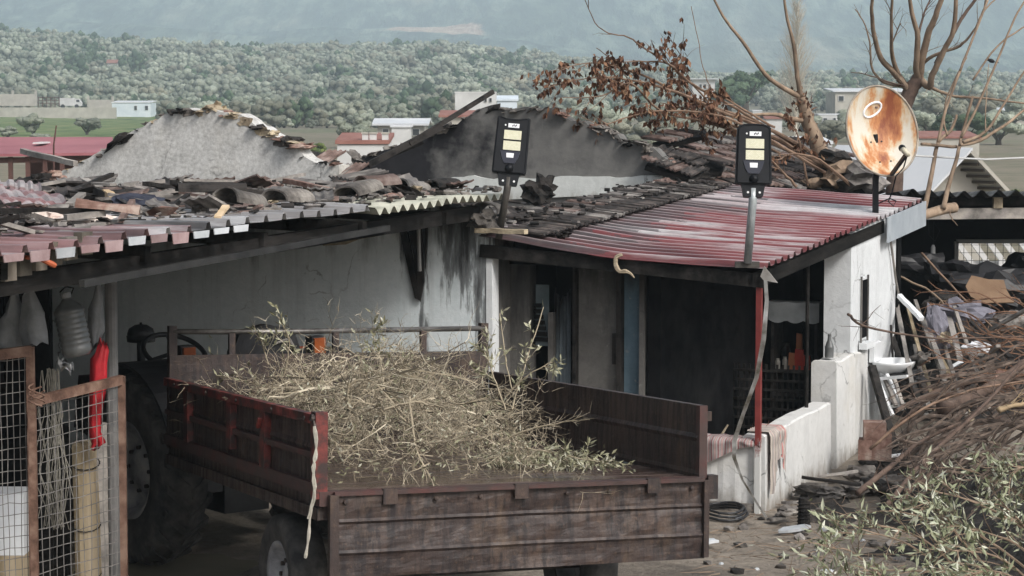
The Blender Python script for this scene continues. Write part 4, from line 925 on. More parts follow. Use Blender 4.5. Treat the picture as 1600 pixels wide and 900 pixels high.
TM = {}
for nm, m in (('b', M_tileb), ('r', M_tiler), ('g', M_tileg)):
    TM[nm] = []
    for k in range(3):
        me = tile_mesh('roof_tile', 3, seed=k, chip=(k == 2)); me.materials.append(m); TM[nm].append(me)
def frame(x, y, z): return Matrix((V(x).normalized(), V(y).normalized(), V(z).normalized())).transposed()
# scorched tile strip along the veranda's left edge (own tiles as parts)
def tile_strip(name, label, b0, b1, acen, wa, z_off, mix, courses=1, seed=0):
    t = hthing(name, label, 'tile strip', (acen, (b0 + b1) / 2, 2.3)); Wi = WORLD[t.name].inverted(); rs = random.Random(seed); b = b0
    while b < b1:
        for c_ in range(courses):
            a = acen + (c_ - (courses - 1) / 2) * wa + rs.uniform(-.012, .012)
            u = (a + 2.5) / 2.56; v = (b + .06) / 6.1
            p = H(a, b, roofz(u, v) + z_off + .03 * (courses - c_)); ya = V((-1, 0, .1)); yd = ROT_H @ ya; xd = ROT_H @ V((0, 1, .04 + rs.uniform(-.05, .05))); nn = xd.cross(yd)
            if nn.z < 0: nn = -nn; xd = -xd
            Mw = Matrix.Translation(p) @ frame(xd, yd, nn).to_4x4() @ Matrix.Rotation(rs.uniform(-.06, .06), 4, 'Z')
            k = 'b' if rs.random() < mix else ('r' if rs.random() < .5 else 'g'); obj_from(rs.choice(TM[k]), 'tile', Wi @ Mw, t)
        b += .205
    return t
tile_strip('tile_strip', 'scorched ribbed tiles in a long strip on the left edge of the red roof', .15, 5.5, -2.12, .3, .05, .8, 1, 1)
tile_strip('tile_strip', 'second course of blackened tiles behind the long strip on the red roof', .9, 5.4, -2.46, .3, .05, .75, 1, 2)
# remnants of the tiled roof behind the veranda
def tiled_patch(label, c00, c10, c01, nu, nv, mix, seed, drop=.08, jit=.05, overlap=.8):
    c00, c10, c01 = V(c00), V(c10), V(c01); U = (c10 - c00); Wv = (c01 - c00); t = thing('tiled_roof_patch', label, 'roof patch', (c00 + c10) / 2); og = wloc(t); rs = random.Random(seed)
    x = U.normalized(); y = (Wv - x * Wv.dot(x)).normalized(); nn = x.cross(y)
    if nn.z < 0: nn = -nn; x = -x
    sx = U.length / nu / .24; sy = Wv.length / nv / (.38 * overlap)
    mb = MB(); e = nn * -.05; mb.hexa([c00 + e * 2, c10 + e * 2, c10 + Wv + e * 2, c01 + e * 2, c00 + e, c10 + e, c10 + Wv + e, c01 + e]); build(mb, 'battens', M_char, t)
    for j in range(nv):
        for i in range(nu):
            if rs.random() < drop: continue
            p = c00 + U * ((i + .5) / nu) + Wv * ((j + .5) / nv) + nn * (.012 + .006 * (j % 2) + abs(rs.gauss(0, .012))) + V((rs.gauss(0, jit * .3), rs.gauss(0, jit * .3), 0))
            Mw = Matrix.Translation(p - og) @ frame(x, y, nn).to_4x4() @ Matrix.Rotation(rs.gauss(0, jit), 4, 'Z') @ Matrix.Rotation(-.06 + rs.gauss(0, jit * .7), 4, 'X') @ Matrix.Diagonal((sx, sy, 1.3, 1))
            k = 'b' if rs.random() < mix else ('r' if rs.random() < .6 else 'g'); obj_from(rs.choice(TM[k]), 'tile', Mw, t)
    return t
tiled_patch('sagging tiled roof slope behind the right lamp, tiles scorched brown', P(1085, 291, 26.0), P(1320, 292, 27.4), P(1062, 214, 28.6), 11, 7, .35, 3)
tiled_patch('tiled roof slope below the dead trunk at right', P(1215, 292, 26.6), P(1345, 300, 27.4), P(1200, 226, 29.6), 6, 6, .2, 5)
tiled_patch('small stack of tile courses at the right end of the charred gable', P(1010, 252, 25.2), P(1090, 278, 25.0), P(1030, 228, 26.0), 4, 2, .7, 6)
tiled_patch('pale curved row of ridge tiles above the fallen branches', P(1020, 226, 26.0), P(1105, 204, 26.8), P(1020, 216, 26.3), 6, 1, .1, 7)
tiled_patch('tile row with dark ends beside the left edge of the bare sheets', P(1050, 268, 25.4), P(1128, 262, 25.8), P(1060, 250, 26.0), 4, 1, .7, 8)
tiled_patch('two tiles left hanging on the right shoulder of the pale gable', P(478, 252, 22.3), P(528, 256, 22.1), P(474, 238, 22.6), 2, 1, .5, 9, 0)
tiled_patch('grey stacked tiles propped at the foot of the dark gable', P(523, 292, 21.6), P(560, 294, 21.4), P(525, 262, 22.1), 2, 2, .2, 10, 0)
tiled_patch('slanting row of grey tiles left of the mossy wavy sheets', P(562, 286, 21.2), P(618, 298, 20.9), P(560, 268, 21.6), 3, 1, .2, 11, 0)

# ------------------------------------------------------------------ loose debris on the shed roof
def plate(w, l, t, seed, amp=.12):
    rs = random.Random(seed); k = 9; pts = []
    for i in range(k):
        a = 2 * math.pi * i / k; r = 1 / max(abs(math.cos(a)), abs(math.sin(a))) ** .8 * rs.uniform(1 - amp * 2, 1 + amp)
        pts.append(V((math.cos(a) * r * w / 2, math.sin(a) * r * l / 2, -t / 2 + rs.uniform(-.3, .3) * t)))
    mb = MB(); mb.prism(pts, (0, 0, t)); return mb
def put(mb, name, mat, p, yaw, tx, ty, label, cat, group=None, par=None):
    me = mb.mesh(name); me.materials.append(mat); M = Matrix.Translation(V(p)) @ Matrix.Rotation(yaw, 4, 'Z') @ Matrix.Rotation(tx, 4, 'X') @ Matrix.Rotation(ty, 4, 'Y'); o = obj_from(me, name, M)
    return tag(o, label, cat, group)
rs = random.Random(21)
G_T, L_T = 'broken roof tiles strewn over the shed roof', 'broken scorched roof tile lying loose in the rubble on the shed roof'
for i in range(120):
    b = -7.4 + 8.0 * rs.random(); a = (-2.75 if b > -4.8 else -3.15) - 3.8 * rs.random()
    z = sroof(a, b) + .05 + .06 * rs.random(); k = rs.choice('bbrgg')
    o = obj_from(rs.choice(TM[k]), 'roof_tile', Matrix.Translation(H(a, b, z)) @ Matrix.Rotation(rs.uniform(0, 6.28), 4, 'Z') @ Matrix.Rotation(rs.gauss(0, .2), 4, 'X') @ Matrix.Rotation(rs.gauss(0, .2), 4, 'Y') @ Matrix.Scale(rs.uniform(.8, 1.15), 4)); tag(o, L_T, 'roof tile', G_T)
G_C, L_C = 'lumps of render on the shed roof', 'broken lump of grey cement render lying on the shed roof rubble'
for i in range(75):
    b = -7.2 + 7.9 * rs.random(); a = (-2.65 if b > -4.8 else -3.1) - 3.6 * rs.random(); mb = MB(); s = rs.uniform(.04, .11)
    mb.blob((0, 0, 0), (s * 1.6, s, s * .45), i * 1.7, .7, 2, None, 1.9)
    put(mb, 'render_lump', rs.choice([M_ash, M_ash, M_mortar, M_char, M_tileg, M_brick]), H(a, b, sroof(a, b) + .04 + .04 * rs.random()), rs.uniform(0, 6), rs.gauss(0, .2), rs.gauss(0, .2), L_C, 'rubble', G_C)
# ash, shards and splinters too small to pick apart
mb = MB()
for i in range(1500):
    b = -7.5 + 8.2 * rs.random(); a = (-2.55 if b > -4.8 else -2.95) - 3.9 * rs.random() ** 1.2; s = rs.uniform(.012, .05); c0 = V((a, b, sroof(a, b) + .03 + .05 * rs.random())); rot = Matrix.Rotation(rs.uniform(0, 6.28), 3, 'Z') @ Matrix.Rotation(rs.gauss(0, .5), 3, 'X')
    mb.mi = rs.choice((0, 0, 1, 1, 2, 3)); mb.box(c0, (s * rs.uniform(1, 3.5), s, s * rs.uniform(.2, .6)), rot)
o = hbuild(mb, 'rubble_shards', [M_ash, M_char, M_tileg, M_tiler], (-4, -4, 2.5)); tag(o, 'ash, shards and splinters scattered over the shed roof', 'rubble', kind='stuff')
mb = MB()
for i in range(90):
    b = .3 + 5.2 * rs.random(); a = -2.3 + rs.gauss(0, .16); s = rs.uniform(.012, .045); mb.mi = rs.choice((1, 1, 1, 2)); mb.box(V((a, b, roofz((a + 2.5) / 2.56, (b + .06) / 6.1) + .1 + .02 * rs.random())), (s * rs.uniform(1, 3), s, s * .5), Matrix.Rotation(rs.uniform(0, 6.28), 3, 'Z') @ Matrix.Rotation(rs.gauss(0, .4), 3, 'X'))
tag(hbuild(mb, 'rubble_shards', [M_ash, M_char, M_tileg], (-2.3, 3, 2.3)), 'charred splinters strewn along the tile strips of the veranda roof', 'rubble', kind='stuff')
# row of curved ridge caps along the eave
def ridge_cap(L, r, seed=0):
    mb = MB(); n_ = 8
    for sg, rr in ((0, r), (1, r - .016)):
        base = len(mb.v)
        for j in range(3):
            for i in range(n_ + 1):
                a = math.pi * i / n_; mb.v.append(V(((j / 2 - .5) * L, math.cos(a) * rr, math.sin(a) * rr * .8 + .006 * math.sin(seed + j * 3 + i))))
        for j in range(2):
            for i in range(n_): f = [base + j * (n_ + 1) + i, base + j * (n_ + 1) + i + 1, base + (j + 1) * (n_ + 1) + i + 1, base + (j + 1) * (n_ + 1) + i]; mb.f.append(f[::-1] if sg == 0 else f); mb.m.append(0)
    B = 3 * (n_ + 1)
    for row in (0, 2):
        for i in range(n_): q_ = row * (n_ + 1) + i; mb.f.append([q_, q_ + 1, q_ + 1 + B, q_ + B]); mb.m.append(0)
    return mb
for i, (px, py, yaw, L, r, m, lb) in enumerate([(450, 318, 1.15, .42, .12, M_ash, 'grey curved ridge tile, left of the middle of the eave row'), (560, 306, 1.2, .5, .12, M_ash, 'grey curved ridge tile in the middle of the eave row'), (640, 300, 1.15, .42, .11, M_tileg, 'grey curved ridge tile at the right of the eave row'), (375, 322, 1.1, .4, .12, M_ash, 'grey curved ridge tile at the left end of the eave row'), (168, 334, .1, .42, .07, M_brick, 'bright red-brown curved tile near the left eave'), (590, 292, .9, .4, .1, M_tiler, 'pinkish curved ridge tile lying behind the eave row'), (765, 338, 1.3, .4, .14, M_ash, 'pale broken ridge cap lying behind the left lamp post'), (690, 296, 1.0, .36, .1, M_char, 'black curved tile lying before the pale plaster strip'), (330, 304, .3, .5, .085, M_char, 'big black charred ridge tile right of the pale gable foot')]):
    q = ona(px, py, -2.85 - .12 * (i % 3)); put(ridge_cap(L, r, i), 'ridge_tile', m, q + Z * .02, yaw, rs.gauss(0, .08), rs.gauss(0, .08), lb, 'ridge tile')
# boards and sheets
def board_px(p, q, Yp, Yq, w, t, mat, label, name='burnt_board', cat='board', jag=True):
    A, B = P(*p, Yp), P(*q, Yq); mb = MB(); d = (B - A); m = 6; r = d.cross(Z).normalized(); u = r.cross(d).normalized(); rows = []
    sd_ = random.Random(int(p[0] * 7 + q[1])); 
    for i in range(m + 1):
        k = i / m; c = A + d * k + u * sd_.uniform(-.1, .1) * t; ww = w * (1 + sd_.uniform(-.12, .12)); rows.append([c - r * ww / 2 - u * t / 2, c + r * ww / 2 - u * t / 2, c + r * ww / 2 + u * t / 2, c - r * ww / 2 + u * t / 2])
    vs = [x for rw in rows for x in rw]; fs = [[i * 4 + j, i * 4 + (j + 1) % 4, (i + 1) * 4 + (j + 1) % 4, (i + 1) * 4 + j] for i in range(m) for j in range(4)] + [[3, 2, 1, 0], [m * 4, m * 4 + 1, m * 4 + 2, m * 4 + 3]]
    mb.add(vs, fs); return tag(build(mb, name, mat), label, cat)
M_weath = simple('weathered_board', (.13, .12, .11), (.26, .24, .22), 5, .9, .5, sc=(1, .2, 1), c3=(.4, .36, .32), var=.2)
M_yel = simple('raw_pine', (.42, .3, .17), (.6, .46, .3), 5, .85, .3, var=.15)
board_px((35, 236), (118, 256), 23, 22, .05, .05, M_weath, 'long weathered rafter slanting down before the red barn roof')
board_px((0, 386), (175, 345), 14.0, 15.6, .1, .02, M_weath, 'long pale warped board lying along the left sheets')
board_px((10, 378), (120, 362), 14.6, 15.4, .09, .02, M_greydoor, 'grey board lying beside the long warped one')
board_px((150, 298), (172, 306), 18, 17.8, .05, .05, M_char, 'black stub with raw end before the pale gable foot')
board_px((164, 301), (176, 309), 17.9, 17.75, .055, .055, M_yel, 'short raw yellow wood end before the pale gable')
board_px((340, 340), (353, 322), 16.0, 16.4, .05, .02, M_yel, 'short raw pine slat standing on the eave rubble')
board_px((110, 301), (215, 318), 18.6, 18.2, .06, .04, M_char, 'thin black rafter among the rubble under the pale gable')
board_px((380, 300), (490, 312), 18.0, 18.6, .06, .05, M_char, 'black burnt rafter on the rubble right of the pale gable')
board_px((445, 282), (530, 300), 20.0, 19.4, .05, .04, M_brick, 'red-brown broken lath before the right end of the pale gable')
board_px((622, 288), (672, 306), 20.4, 20.0, .12, .03, M_tiler, 'ribbed brown slab sloping to the mossy wavy sheets')
board_px((745, 360), (822, 362), 19.9, 19.6, .06, .04, M_mortar, 'pale wooden batten edging the red roof near the left lamp')
for i in range(46):
    a = -2.7 - 3.6 * rs.random(); b = -7.3 + 7.8 * rs.random(); mb = MB(); L = rs.uniform(.25, .8); mb.bar((-L / 2, 0, 0), (L / 2, 0, 0), rs.uniform(.03, .08), rs.uniform(.015, .04))
    put(mb, 'burnt_stick', rs.choice([M_char, M_char, M_weath, M_weath, M_tiler]), H(a, b, sroof(a, b) + .09 + .05 * rs.random()), rs.uniform(0, 6.28), 0, rs.gauss(0, .15), 'short charred stick of timber lying in the rubble on the shed roof', 'stick', 'charred sticks on the shed roof')
# crumpled pink sheets at far left
for i, (px, py, Y, w, l, yaw, lb) in enumerate([(22, 300, 17.5, .7, .5, .5, 'buckled pink roof sheet at the left edge under the red barn'), (38, 318, 17.0, .6, .45, .9, 'smaller buckled pink sheet just below the first one'), (12, 285, 18.5, .5, .4, .3, 'pink sheet corner sticking up at the far left rubble')]):
    mb = MB(); fn = lambda u, v: V(((u - .5) * w, (v - .5) * l, .025 * (1 if (u * 6) % 1 < .4 else 0) - .22 * (v - .5) ** 2 + .04 * fbm(V((u * 2, v * 2, i)), 2)))
    mb.grid(30, 6, fn); k0 = len(mb.v); mb.grid(30, 6, lambda u, v: fn(u, v) - Z * .005); put(mb, 'buckled_sheet', M_pink, P(px, py, Y), yaw, .15, .12, lb, 'roof sheet')
mb = MB(); mb.blob((0, 0, 0), (.24, .1, .045), 3, .8, 3, None, 2.5); n = NT('pinkish_insulation'); put(mb, 'insulation_scrap', n.done(n.ramp(n.noise(9, 6), [(.4, (.62, .5, .44)), (.6, (.8, .74, .68))]), .95), P(108, 348, 15.6) + Z * .02, .35, 0, 0, 'torn pale pinkish insulation scrap by the left eave', 'scrap')
mb = MB(); mb.blob((0, 0, 0), (.2, .16, .05), 5, .6, 3, None, 2.5); n = NT('dark_blue_rag'); put(mb, 'blue_rag', n.done(n.ramp(n.noise(9, 6), [(.4, (.012, .014, .025)), (.6, (.035, .04, .06))]), .9), P(215, 326, 16.8) + Z * .03, .5, .3, 0, 'dark blue burnt rag in the middle of the eave rubble', 'rag')
for i, (px, py, Y, s, m, lb) in enumerate([(845, 298, 24.6, .16, M_char, 'pointed black lump standing before the pale plaster strip'), (690, 300, 22, .1, M_char, 'low black lump on the wavy sheets'), (880, 366, 20.2, .07, M_char, 'small black clod lying on the red roof'), (975, 298, 24.4, .1, M_char, 'flat dark rubble at the top of the tile strip'), (760, 345, 20.0, .15, M_ash, 'pale rubble heap at the foot of the left lamp post'), (1040, 288, 25.0, .12, M_tiler, 'brownish rubble at the top end of the tile strip'), (60, 283, 22, .12, M_char, 'charred stump at the left foot of the pale gable'), (80, 275, 22.6, .1, M_brick, 'reddish broken bricks at the left foot of the pale gable')]):
    mb = MB(); mb.blob((0, 0, 0), (s, s * .8, s * (.9 if i == 0 else .5)), i * 2.9, .8, 3, None, 1.8); put(mb, 'rubble_lump', m, P(px, py, Y), i, 0, 0, lb, 'rubble')
# rubble on the attic floor between the gables and on the veranda's left edge
for i in range(40):
    a = -2.5 - 3.4 * rs.random(); b = 1.3 + 4.0 * rs.random(); o = obj_from(rs.choice(TM[rs.choice('bbg')]), 'roof_tile', Matrix.Translation(H(a, b, 2.29 + .05 * rs.random())) @ Matrix.Rotation(rs.uniform(0, 6.28), 4, 'Z') @ Matrix.Rotation(rs.gauss(0, .3), 4, 'X')); tag(o, 'fallen scorched tile lying on the attic floor between the two gables', 'roof tile', 'fallen tiles between the gables')

# ------------------------------------------------------------------ solar street lamps
M_lampb = simple('black_lamp_plastic', (.006, .007, .009), (.012, .013, .016), 4, .5, .1, spec=.2)
n = NT('lamp_led_panel'); ck = n.n('ShaderNodeTexBrick'); ck.inputs['Scale'].default_value = 30; ck.inputs['Color1'].default_value = (.62, .6, .42, 1); ck.inputs['Color2'].default_value = (.7, .68, .52, 1); ck.inputs['Mortar'].default_value = (.5, .5, .4, 1); n.l(n.vec(rot=(R(90), 0, 0)), ck.inputs['Vector']); M_led = n.done(ck.outputs[0], .35)
M_lens = simple('lamp_white_lens', (.75, .77, .8), (.85, .86, .88), 4, .3, 0); M_screw = simple('bright_screw', (.7, .7, .7), (.8, .8, .8), 5, .3, 0)
M_galv = simple('galvanised_pole', (.3, .33, .34), (.5, .54, .55), 9, .45, .2, metal=.4); M_pold = simple('dark_painted_pole', (.03, .03, .028), (.08, .07, .06), 6, .6, .2)
def lamp(label, base, topy, roll, px, Y, polem, r, rounded):
    """solar lamp head facing the yard; local x right, z up the head, -y towards the viewer"""
    t = thing('street_lamp', label, 'street lamp', base); og = wloc(t)
    c = P(px[0], px[1], Y); sc = Y / F; Wd = px[2] * sc; Hh = px[3] * sc
    Rm = Matrix.Rotation(roll, 3, 'Y') @ Matrix.Rotation(R(-12), 3, 'X')
    tr = lambda x, y, z: c + Rm @ V((x * Wd, y * Wd, z * Hh))
    mb = MB(); mb.tube([base, tr(0, .12, -.52), tr(0, .12, -.38)], r, 12); build(mb, 'pole', polem, t, True)
    # housing outline, x in -0.5..0.5, z -0.36..0.5
    top = [(.46, .44), (.42, .47), (.28, .492), (0, .5), (-.28, .492), (-.42, .47), (-.46, .44)] if rounded else [(.5, .47), (.44, .485), (.2, .46), (0, .455), (-.2, .46), (-.4, .488), (-.46, .475)]
    out = [(-.5, -.3), (-.47, -.33), (.47, -.33), (.5, -.3)] + top
    mb = MB(); mb.prism([tr(x, 0, z) for x, z in out], Rm @ V((0, .22 * Wd, 0))); hd = build(mb, 'housing', M_lampb, t)
    mb = MB(); mb.prism([tr(x * .94, -.04, z * .98 + .003) for x, z in out], Rm @ V((0, .041 * Wd, 0))); build(mb, 'front_cover', M_lampb, t)
    # raised border
    mb = MB(); ring = [tr(x * .9, -.05, z * .95 + .005) for x, z in out]; ring.append(ring[0]); mb.tube(ring, .012 * Wd, 5, False); build(mb, 'bezel', M_lampb, hd)
    mb = MB(); mb.prism([tr(x, 0.03, z) for x, z in [(-.34, -.33), (-.3, -.38), (-.27, -.48), (-.24, -.5), (.24, -.5), (.27, -.48), (.3, -.38), (.34, -.33)]], Rm @ V((0, .2 * Wd, 0))); br = build(mb, 'bracket', M_lampb, t)
    for sx in (-.15, .17): 
        mb = MB(); mb.lathe(tr(sx, .025, -.44), Rm @ V((0, -1, 0)), [(0, 0.006), (.03 * Wd, .006), (.03 * Wd, 0), (.04 * Wd, -.004)], 10); build(mb, 'screw', M_screw, br)
    def pane(x0, x1, z0, z1, name, m, d=.055):
        mb = MB(); mb.prism([tr(x0, -d, z0), tr(x1, -d, z0), tr(x1, -d, z1), tr(x0, -d, z1)], Rm @ V((0, .012 * Wd, 0))); return build(mb, name, m, t)
    for z0, z1 in ((.155, .285), (.0, .13)):
        pane(-.255, .3, z0 - .01, z1 + .01, 'panel_frame', M_lampb, .046); pane(-.23, .27, z0, z1, 'led_panel', M_led)
    lb_ = pane(-.13, .19, .325, .385, 'label_plate', M_lens); mb = MB()
    for k in range(4): mb.box(tr(.0 + .035 * k, -.06, .35 + .012 * (k % 2)), (.025 * Wd, .002, .02 * Hh), Rm)
    build(mb, 'label_print', M_lampb, lb_)
    mb = MB(); mb.lathe(tr(-.21, -.056, .355), Rm @ V((0, -1, 0)), [(0, .004), (.025 * Wd, .004), (.025 * Wd, -.003)], 10); build(mb, 'indicator', M_screw, t)
    mb = MB(); mb.prism([tr(x, -.07, z) for x, z in [(-.3, -.015), (.28, -.015), (.22, -.12), (.14, -.19), (-.16, -.19), (-.24, -.12)]], Rm @ V((0, .03 * Wd, 0))); sn = build(mb, 'sensor_housing', simple('dark_sensor', (.02, .022, .035), (.03, .032, .045), 5, .3, 0), t)
    mb = MB(); mb.prism([tr(x, -.078, z) for x, z in [(-.12, -.045), (.1, -.045), (.09, -.11), (-.11, -.11)]], Rm @ V((0, .01 * Wd, 0))); build(mb, 'sensor_lens', M_lens, sn)
    mb = MB(); mb.lathe(tr(0, -.03, -.26), Rm @ V((0, -1, 0)), [(.13 * Wd, 0), (.12 * Wd, .05 * Wd), (.07 * Wd, .1 * Wd), (0, .12 * Wd)], 14); build(mb, 'motion_dome', M_lampb, t, True)
    return t
bs = H(-.1, .0, 2.06) + V((-.02, -.06, -.06)); q1 = P(1168, 410, 19.14)
lamp('solar street lamp on a galvanised pole at the right front roof corner', q1, 0, R(1.5), (1178, 250, 57, 116), 19.05, M_galv, .034, True)
q2 = P(779, 372, 19.95)
lamp('solar street lamp leaning on a dark pole at the left end of the red roof', q2, 0, R(5), (798, 235, 54, 110), 19.9, M_pold, .032, False)
mb = MB(); mb.box(q1 + V((0, .03, -.02)), (.2, .05, .05)); tag(build(mb, 'lamp_clamp', M_pold), 'dark steel clamp holding the right lamp pole to the roof beam', 'clamp')

# ------------------------------------------------------------------ satellite dish
n = NT('rusty_dish_paint'); v_ = n.vec()
st = n.noise(4.2, 7, .62, sc=(1, 1, .25)); bl = n.noise(4.5, 7, .65)
k = n.math('ADD', n.math('MULTIPLY', st, .95), n.math('MULTIPLY', bl, .22))
c = n.ramp(k, [(.5, (.6, .575, .5)), (.56, (.55, .41, .26)), (.61, (.47, .2, .075)), (.7, (.24, .072, .033))]); n.bump(bl, .1, .005); M_dish = n.done(c, .55, 0, .4)
t = thing('satellite_dish', 'large rusty satellite dish on a black pole at the roof edge', 'satellite dish', P(1368, 366, 23.2)); 
dc = P(1379, 204, 23.3); sc = 23.3 / F; rx, rz = 61 * sc, 72 * sc
Rd = Matrix.Rotation(R(18), 3, 'Z') @ Matrix.Rotation(R(-14), 3, 'X') @ Matrix.Rotation(R(-4), 3, 'Y')
mb = MB(); N = 40
def dsurf(x, z): return dc + Rd @ V((x, .16 * (1 - (x / rx) ** 2 - (z / rz) ** 2) - .004, z))
def dishp(r, a, off=0): return dc + Rd @ V((math.cos(a) * rx * r, .16 * (1 - r * r) * 1.0 + off, math.sin(a) * rz * r))
for off in (0, .012):
    base = len(mb.v)
    for i in range(9):
        for j in range(N): mb.v.append(dishp(i / 8 + 1e-3, 2 * math.pi * j / N, off))
    for i in range(8):
        for j in range(N): f = [base + i * N + j, base + i * N + (j + 1) % N, base + (i + 1) * N + (j + 1) % N, base + (i + 1) * N + j]; mb.f.append(f if off == 0 else f[::-1]); mb.m.append(0)
# keep the reflector's own object frame upright so its rust streaks run down
build(mb, 'reflector', M_dish, t, True)
mb = MB(); mb.tube([dishp(1.0, 2 * math.pi * j / 48, .006) for j in range(49)], .011, 6, False); build(mb, 'rim', simple('dish_rim', (.2, .16, .12), (.42, .38, .32), 7, .6, 0), t, True)
mb = MB(); cc = dishp(.45, R(98)); ring = [dishp(.0, 0, -.008)]; ring = []
for j in range(25):
    a = 2 * math.pi * j / 24; ring.append(dsurf(-.02 + math.cos(a) * .1, .24 + math.sin(a) * .062 + math.cos(a) * .03))
mb.tube(ring, .012, 6, False); build(mb, 'emblem_ring', M_lens, t)
mb = MB(); mb.box(dsurf(.03, .26), (.03, .006, .02)); build(mb, 'emblem_mark', M_brick, t)
for (x, z) in ((-.07, -.08), (.05, -.08), (-.04, -.3), (.08, -.3)):
    mb = MB(); mb.lathe(dsurf(x, z), Rd @ V((0, -1, 0)), [(0, .003), (.009, .003), (.01, -.004)], 8); build(mb, 'bolt', M_lampb, t)
pb = P(1368, 366, 23.3); mb = MB(); mb.bar(pb, P(1368, 272, 23.3), .055, .055, V((1, 0, 0))); build(mb, 'pole', M_lampb, t)
mb = MB(); mb.tube([P(1368, 290, 23.4), dc + Rd @ V((-.0, .2, -.25)), dc + Rd @ V((0, .17, 0))], .03, 8); build(mb, 'back_bracket', M_lampb, t)
lnb = P(1417, 240, 22.75); mb = MB(); mb.bar(dc + Rd @ V((.02, .0, -rz * .98)), lnb, .03, .035); build(mb, 'feed_arm', M_lampb, t)
mb = MB(); d = (lnb - dc).normalized(); mb.lathe(lnb + V((-.03, .06, .04)), V((.35, -1, -.5)), [(0, 0), (.028, 0), (.03, .05), (.022, .055), (.024, .12), (0, .12)], 12); build(mb, 'receiver', simple('cream_plastic', (.5, .46, .34), (.62, .58, .46), 6, .4, 0), t, True)
mb = MB(); mb.lathe(lnb + V((-.04, .1, .06)), V((.35, -1, -.5)), [(.03, 0), (.036, .02), (.03, .05)], 12); build(mb, 'receiver_collar', M_lampb, t, True)
mb = MB(); mb.tube([lnb + V((0, 0, -.03)), P(1412, 262, 22.9), P(1400, 275, 23.1), P(1394, 300, 23.2), P(1388, 315, 23.3), P(1396, 322, 23.3), P(1400, 314, 23.3), P(1390, 310, 23.4), P(1372, 318, 23.5)], .007, 6); build(mb, 'cable', M_lampb, t)

# ------------------------------------------------------------------ dark shed on the right
M_wave = simple('dark_weathered_sheet', (.05, .05, .048), (.13, .13, .125), 5, .8, .4, c3=(.24, .24, .23))
YS = 26.0; xs0, xs1 = P(1398, 300, YS).x, 9.0
rshed = thing('open_shed', 'dark open-fronted shed with wavy roof at the right', 'shed', ((xs0 + xs1) / 2, 28, 0))
mb = MB(); zt = P(1450, 300, YS).z; nx = int((xs1 - xs0) / .19 * 8)
for off in (0, -.012):
    fn = lambda u, v, off=off: V((xs0 + (xs1 - xs0) * u, YS - .25 + 4.0 * v, zt + .035 * math.sin((xs0 + (xs1 - xs0) * u) * 2 * math.pi / .19) - .28 * v + off + .02 * fbm(V((u * 9, v, 0)), 2)))
    mb.grid(nx, 3, fn)
build(mb, 'roof_sheet', M_wave, rshed)
mb = MB(); mb.bar((xs0, YS, zt - .1), (xs1, YS, zt - .1), .08, .1); build(mb, 'front_beam', M_beam, rshed)
mb = MB(); A = P(1455, 332, YS - .05); mb.bar((A.x - .3, YS - .08, P(1455, 334, YS).z), (xs1, YS - .08, P(1590, 328, YS).z), .06, .12); build(mb, 'cross_beam', M_weath, rshed)
mb = MB(); q = P(1556, 316, YS); mb.box((q.x, YS - .08, q.z), (.1, .1, .12)); build(mb, 'rafter_end', M_mortar, rshed)
YB = 29.6; wx0, wx1 = P(1497, 400, YB).x, xs1 - .6; wz1, wz0 = P(1500, 377, YB).z, P(1500, 450, YB).z
mb = MB()
for (x0, x1, z0, z1) in ((xs0 - .5, wx0, 0, 2.2), (wx0, xs1, wz1, 2.2), (wx0, xs1, 0, wz0)): mb.hexa([(x0, YB, z0), (x1, YB, z0), (x1, YB + .1, z0), (x0, YB + .1, z0), (x0, YB, z1), (x1, YB, z1), (x1, YB + .1, z1), (x0, YB + .1, z1)])
build(mb, 'back_wall', M_inner, rshed)
mb = MB(); mb.hexa([(xs1, YS, 0), (xs1 + .1, YS, 0), (xs1 + .1, YB, 0), (xs1, YB, 0), (xs1, YS, 2.2), (xs1 + .1, YS, 2.2), (xs1 + .1, YB, 2.2), (xs1, YB, 2.2)]); build(mb, 'side_wall', M_inner, rshed)
mb = MB(); mb.hexa([(xs0 - .3, YS, 0), (xs0 - .2, YS, 0), (xs0 - .2, YB, 0), (xs0 - .3, YB, 0), (xs0 - .3, YS, 2.3), (xs0 - .2, YS, 2.3), (xs0 - .2, YB, 2.2), (xs0 - .3, YB, 2.2)]); build(mb, 'side_wall', M_inner, rshed)
fr = MB(); fr.bar((wx0 - .03, YB - .03, wz1 + .0), (wx1, YB - .03, wz1 + .0), .05, .05); build(fr, 'window_frame', M_white, rshed)
fr = MB(); fr.bar((wx0 - .03, YB - .03, wz0), (wx0 - .03, YB - .03, wz1), .05, .05, V((0, 1, 0))); build(fr, 'window_frame', M_white, rshed)
for i in range(16):
    mb = MB(); x = wx0 + .08 + i * .1; mb.tube([(x, YB + .04, wz0), (x, YB + .04, wz1)], .004, 4); build(mb, 'window_wire', M_lampb, rshed)
for i in range(6):
    mb = MB(); z = wz0 + (i + .5) * (wz1 - wz0) / 6; mb.tube([(wx0, YB + .045, z), (wx1, YB + .045, z)], .004, 4); build(mb, 'window_wire', M_lampb, rshed)
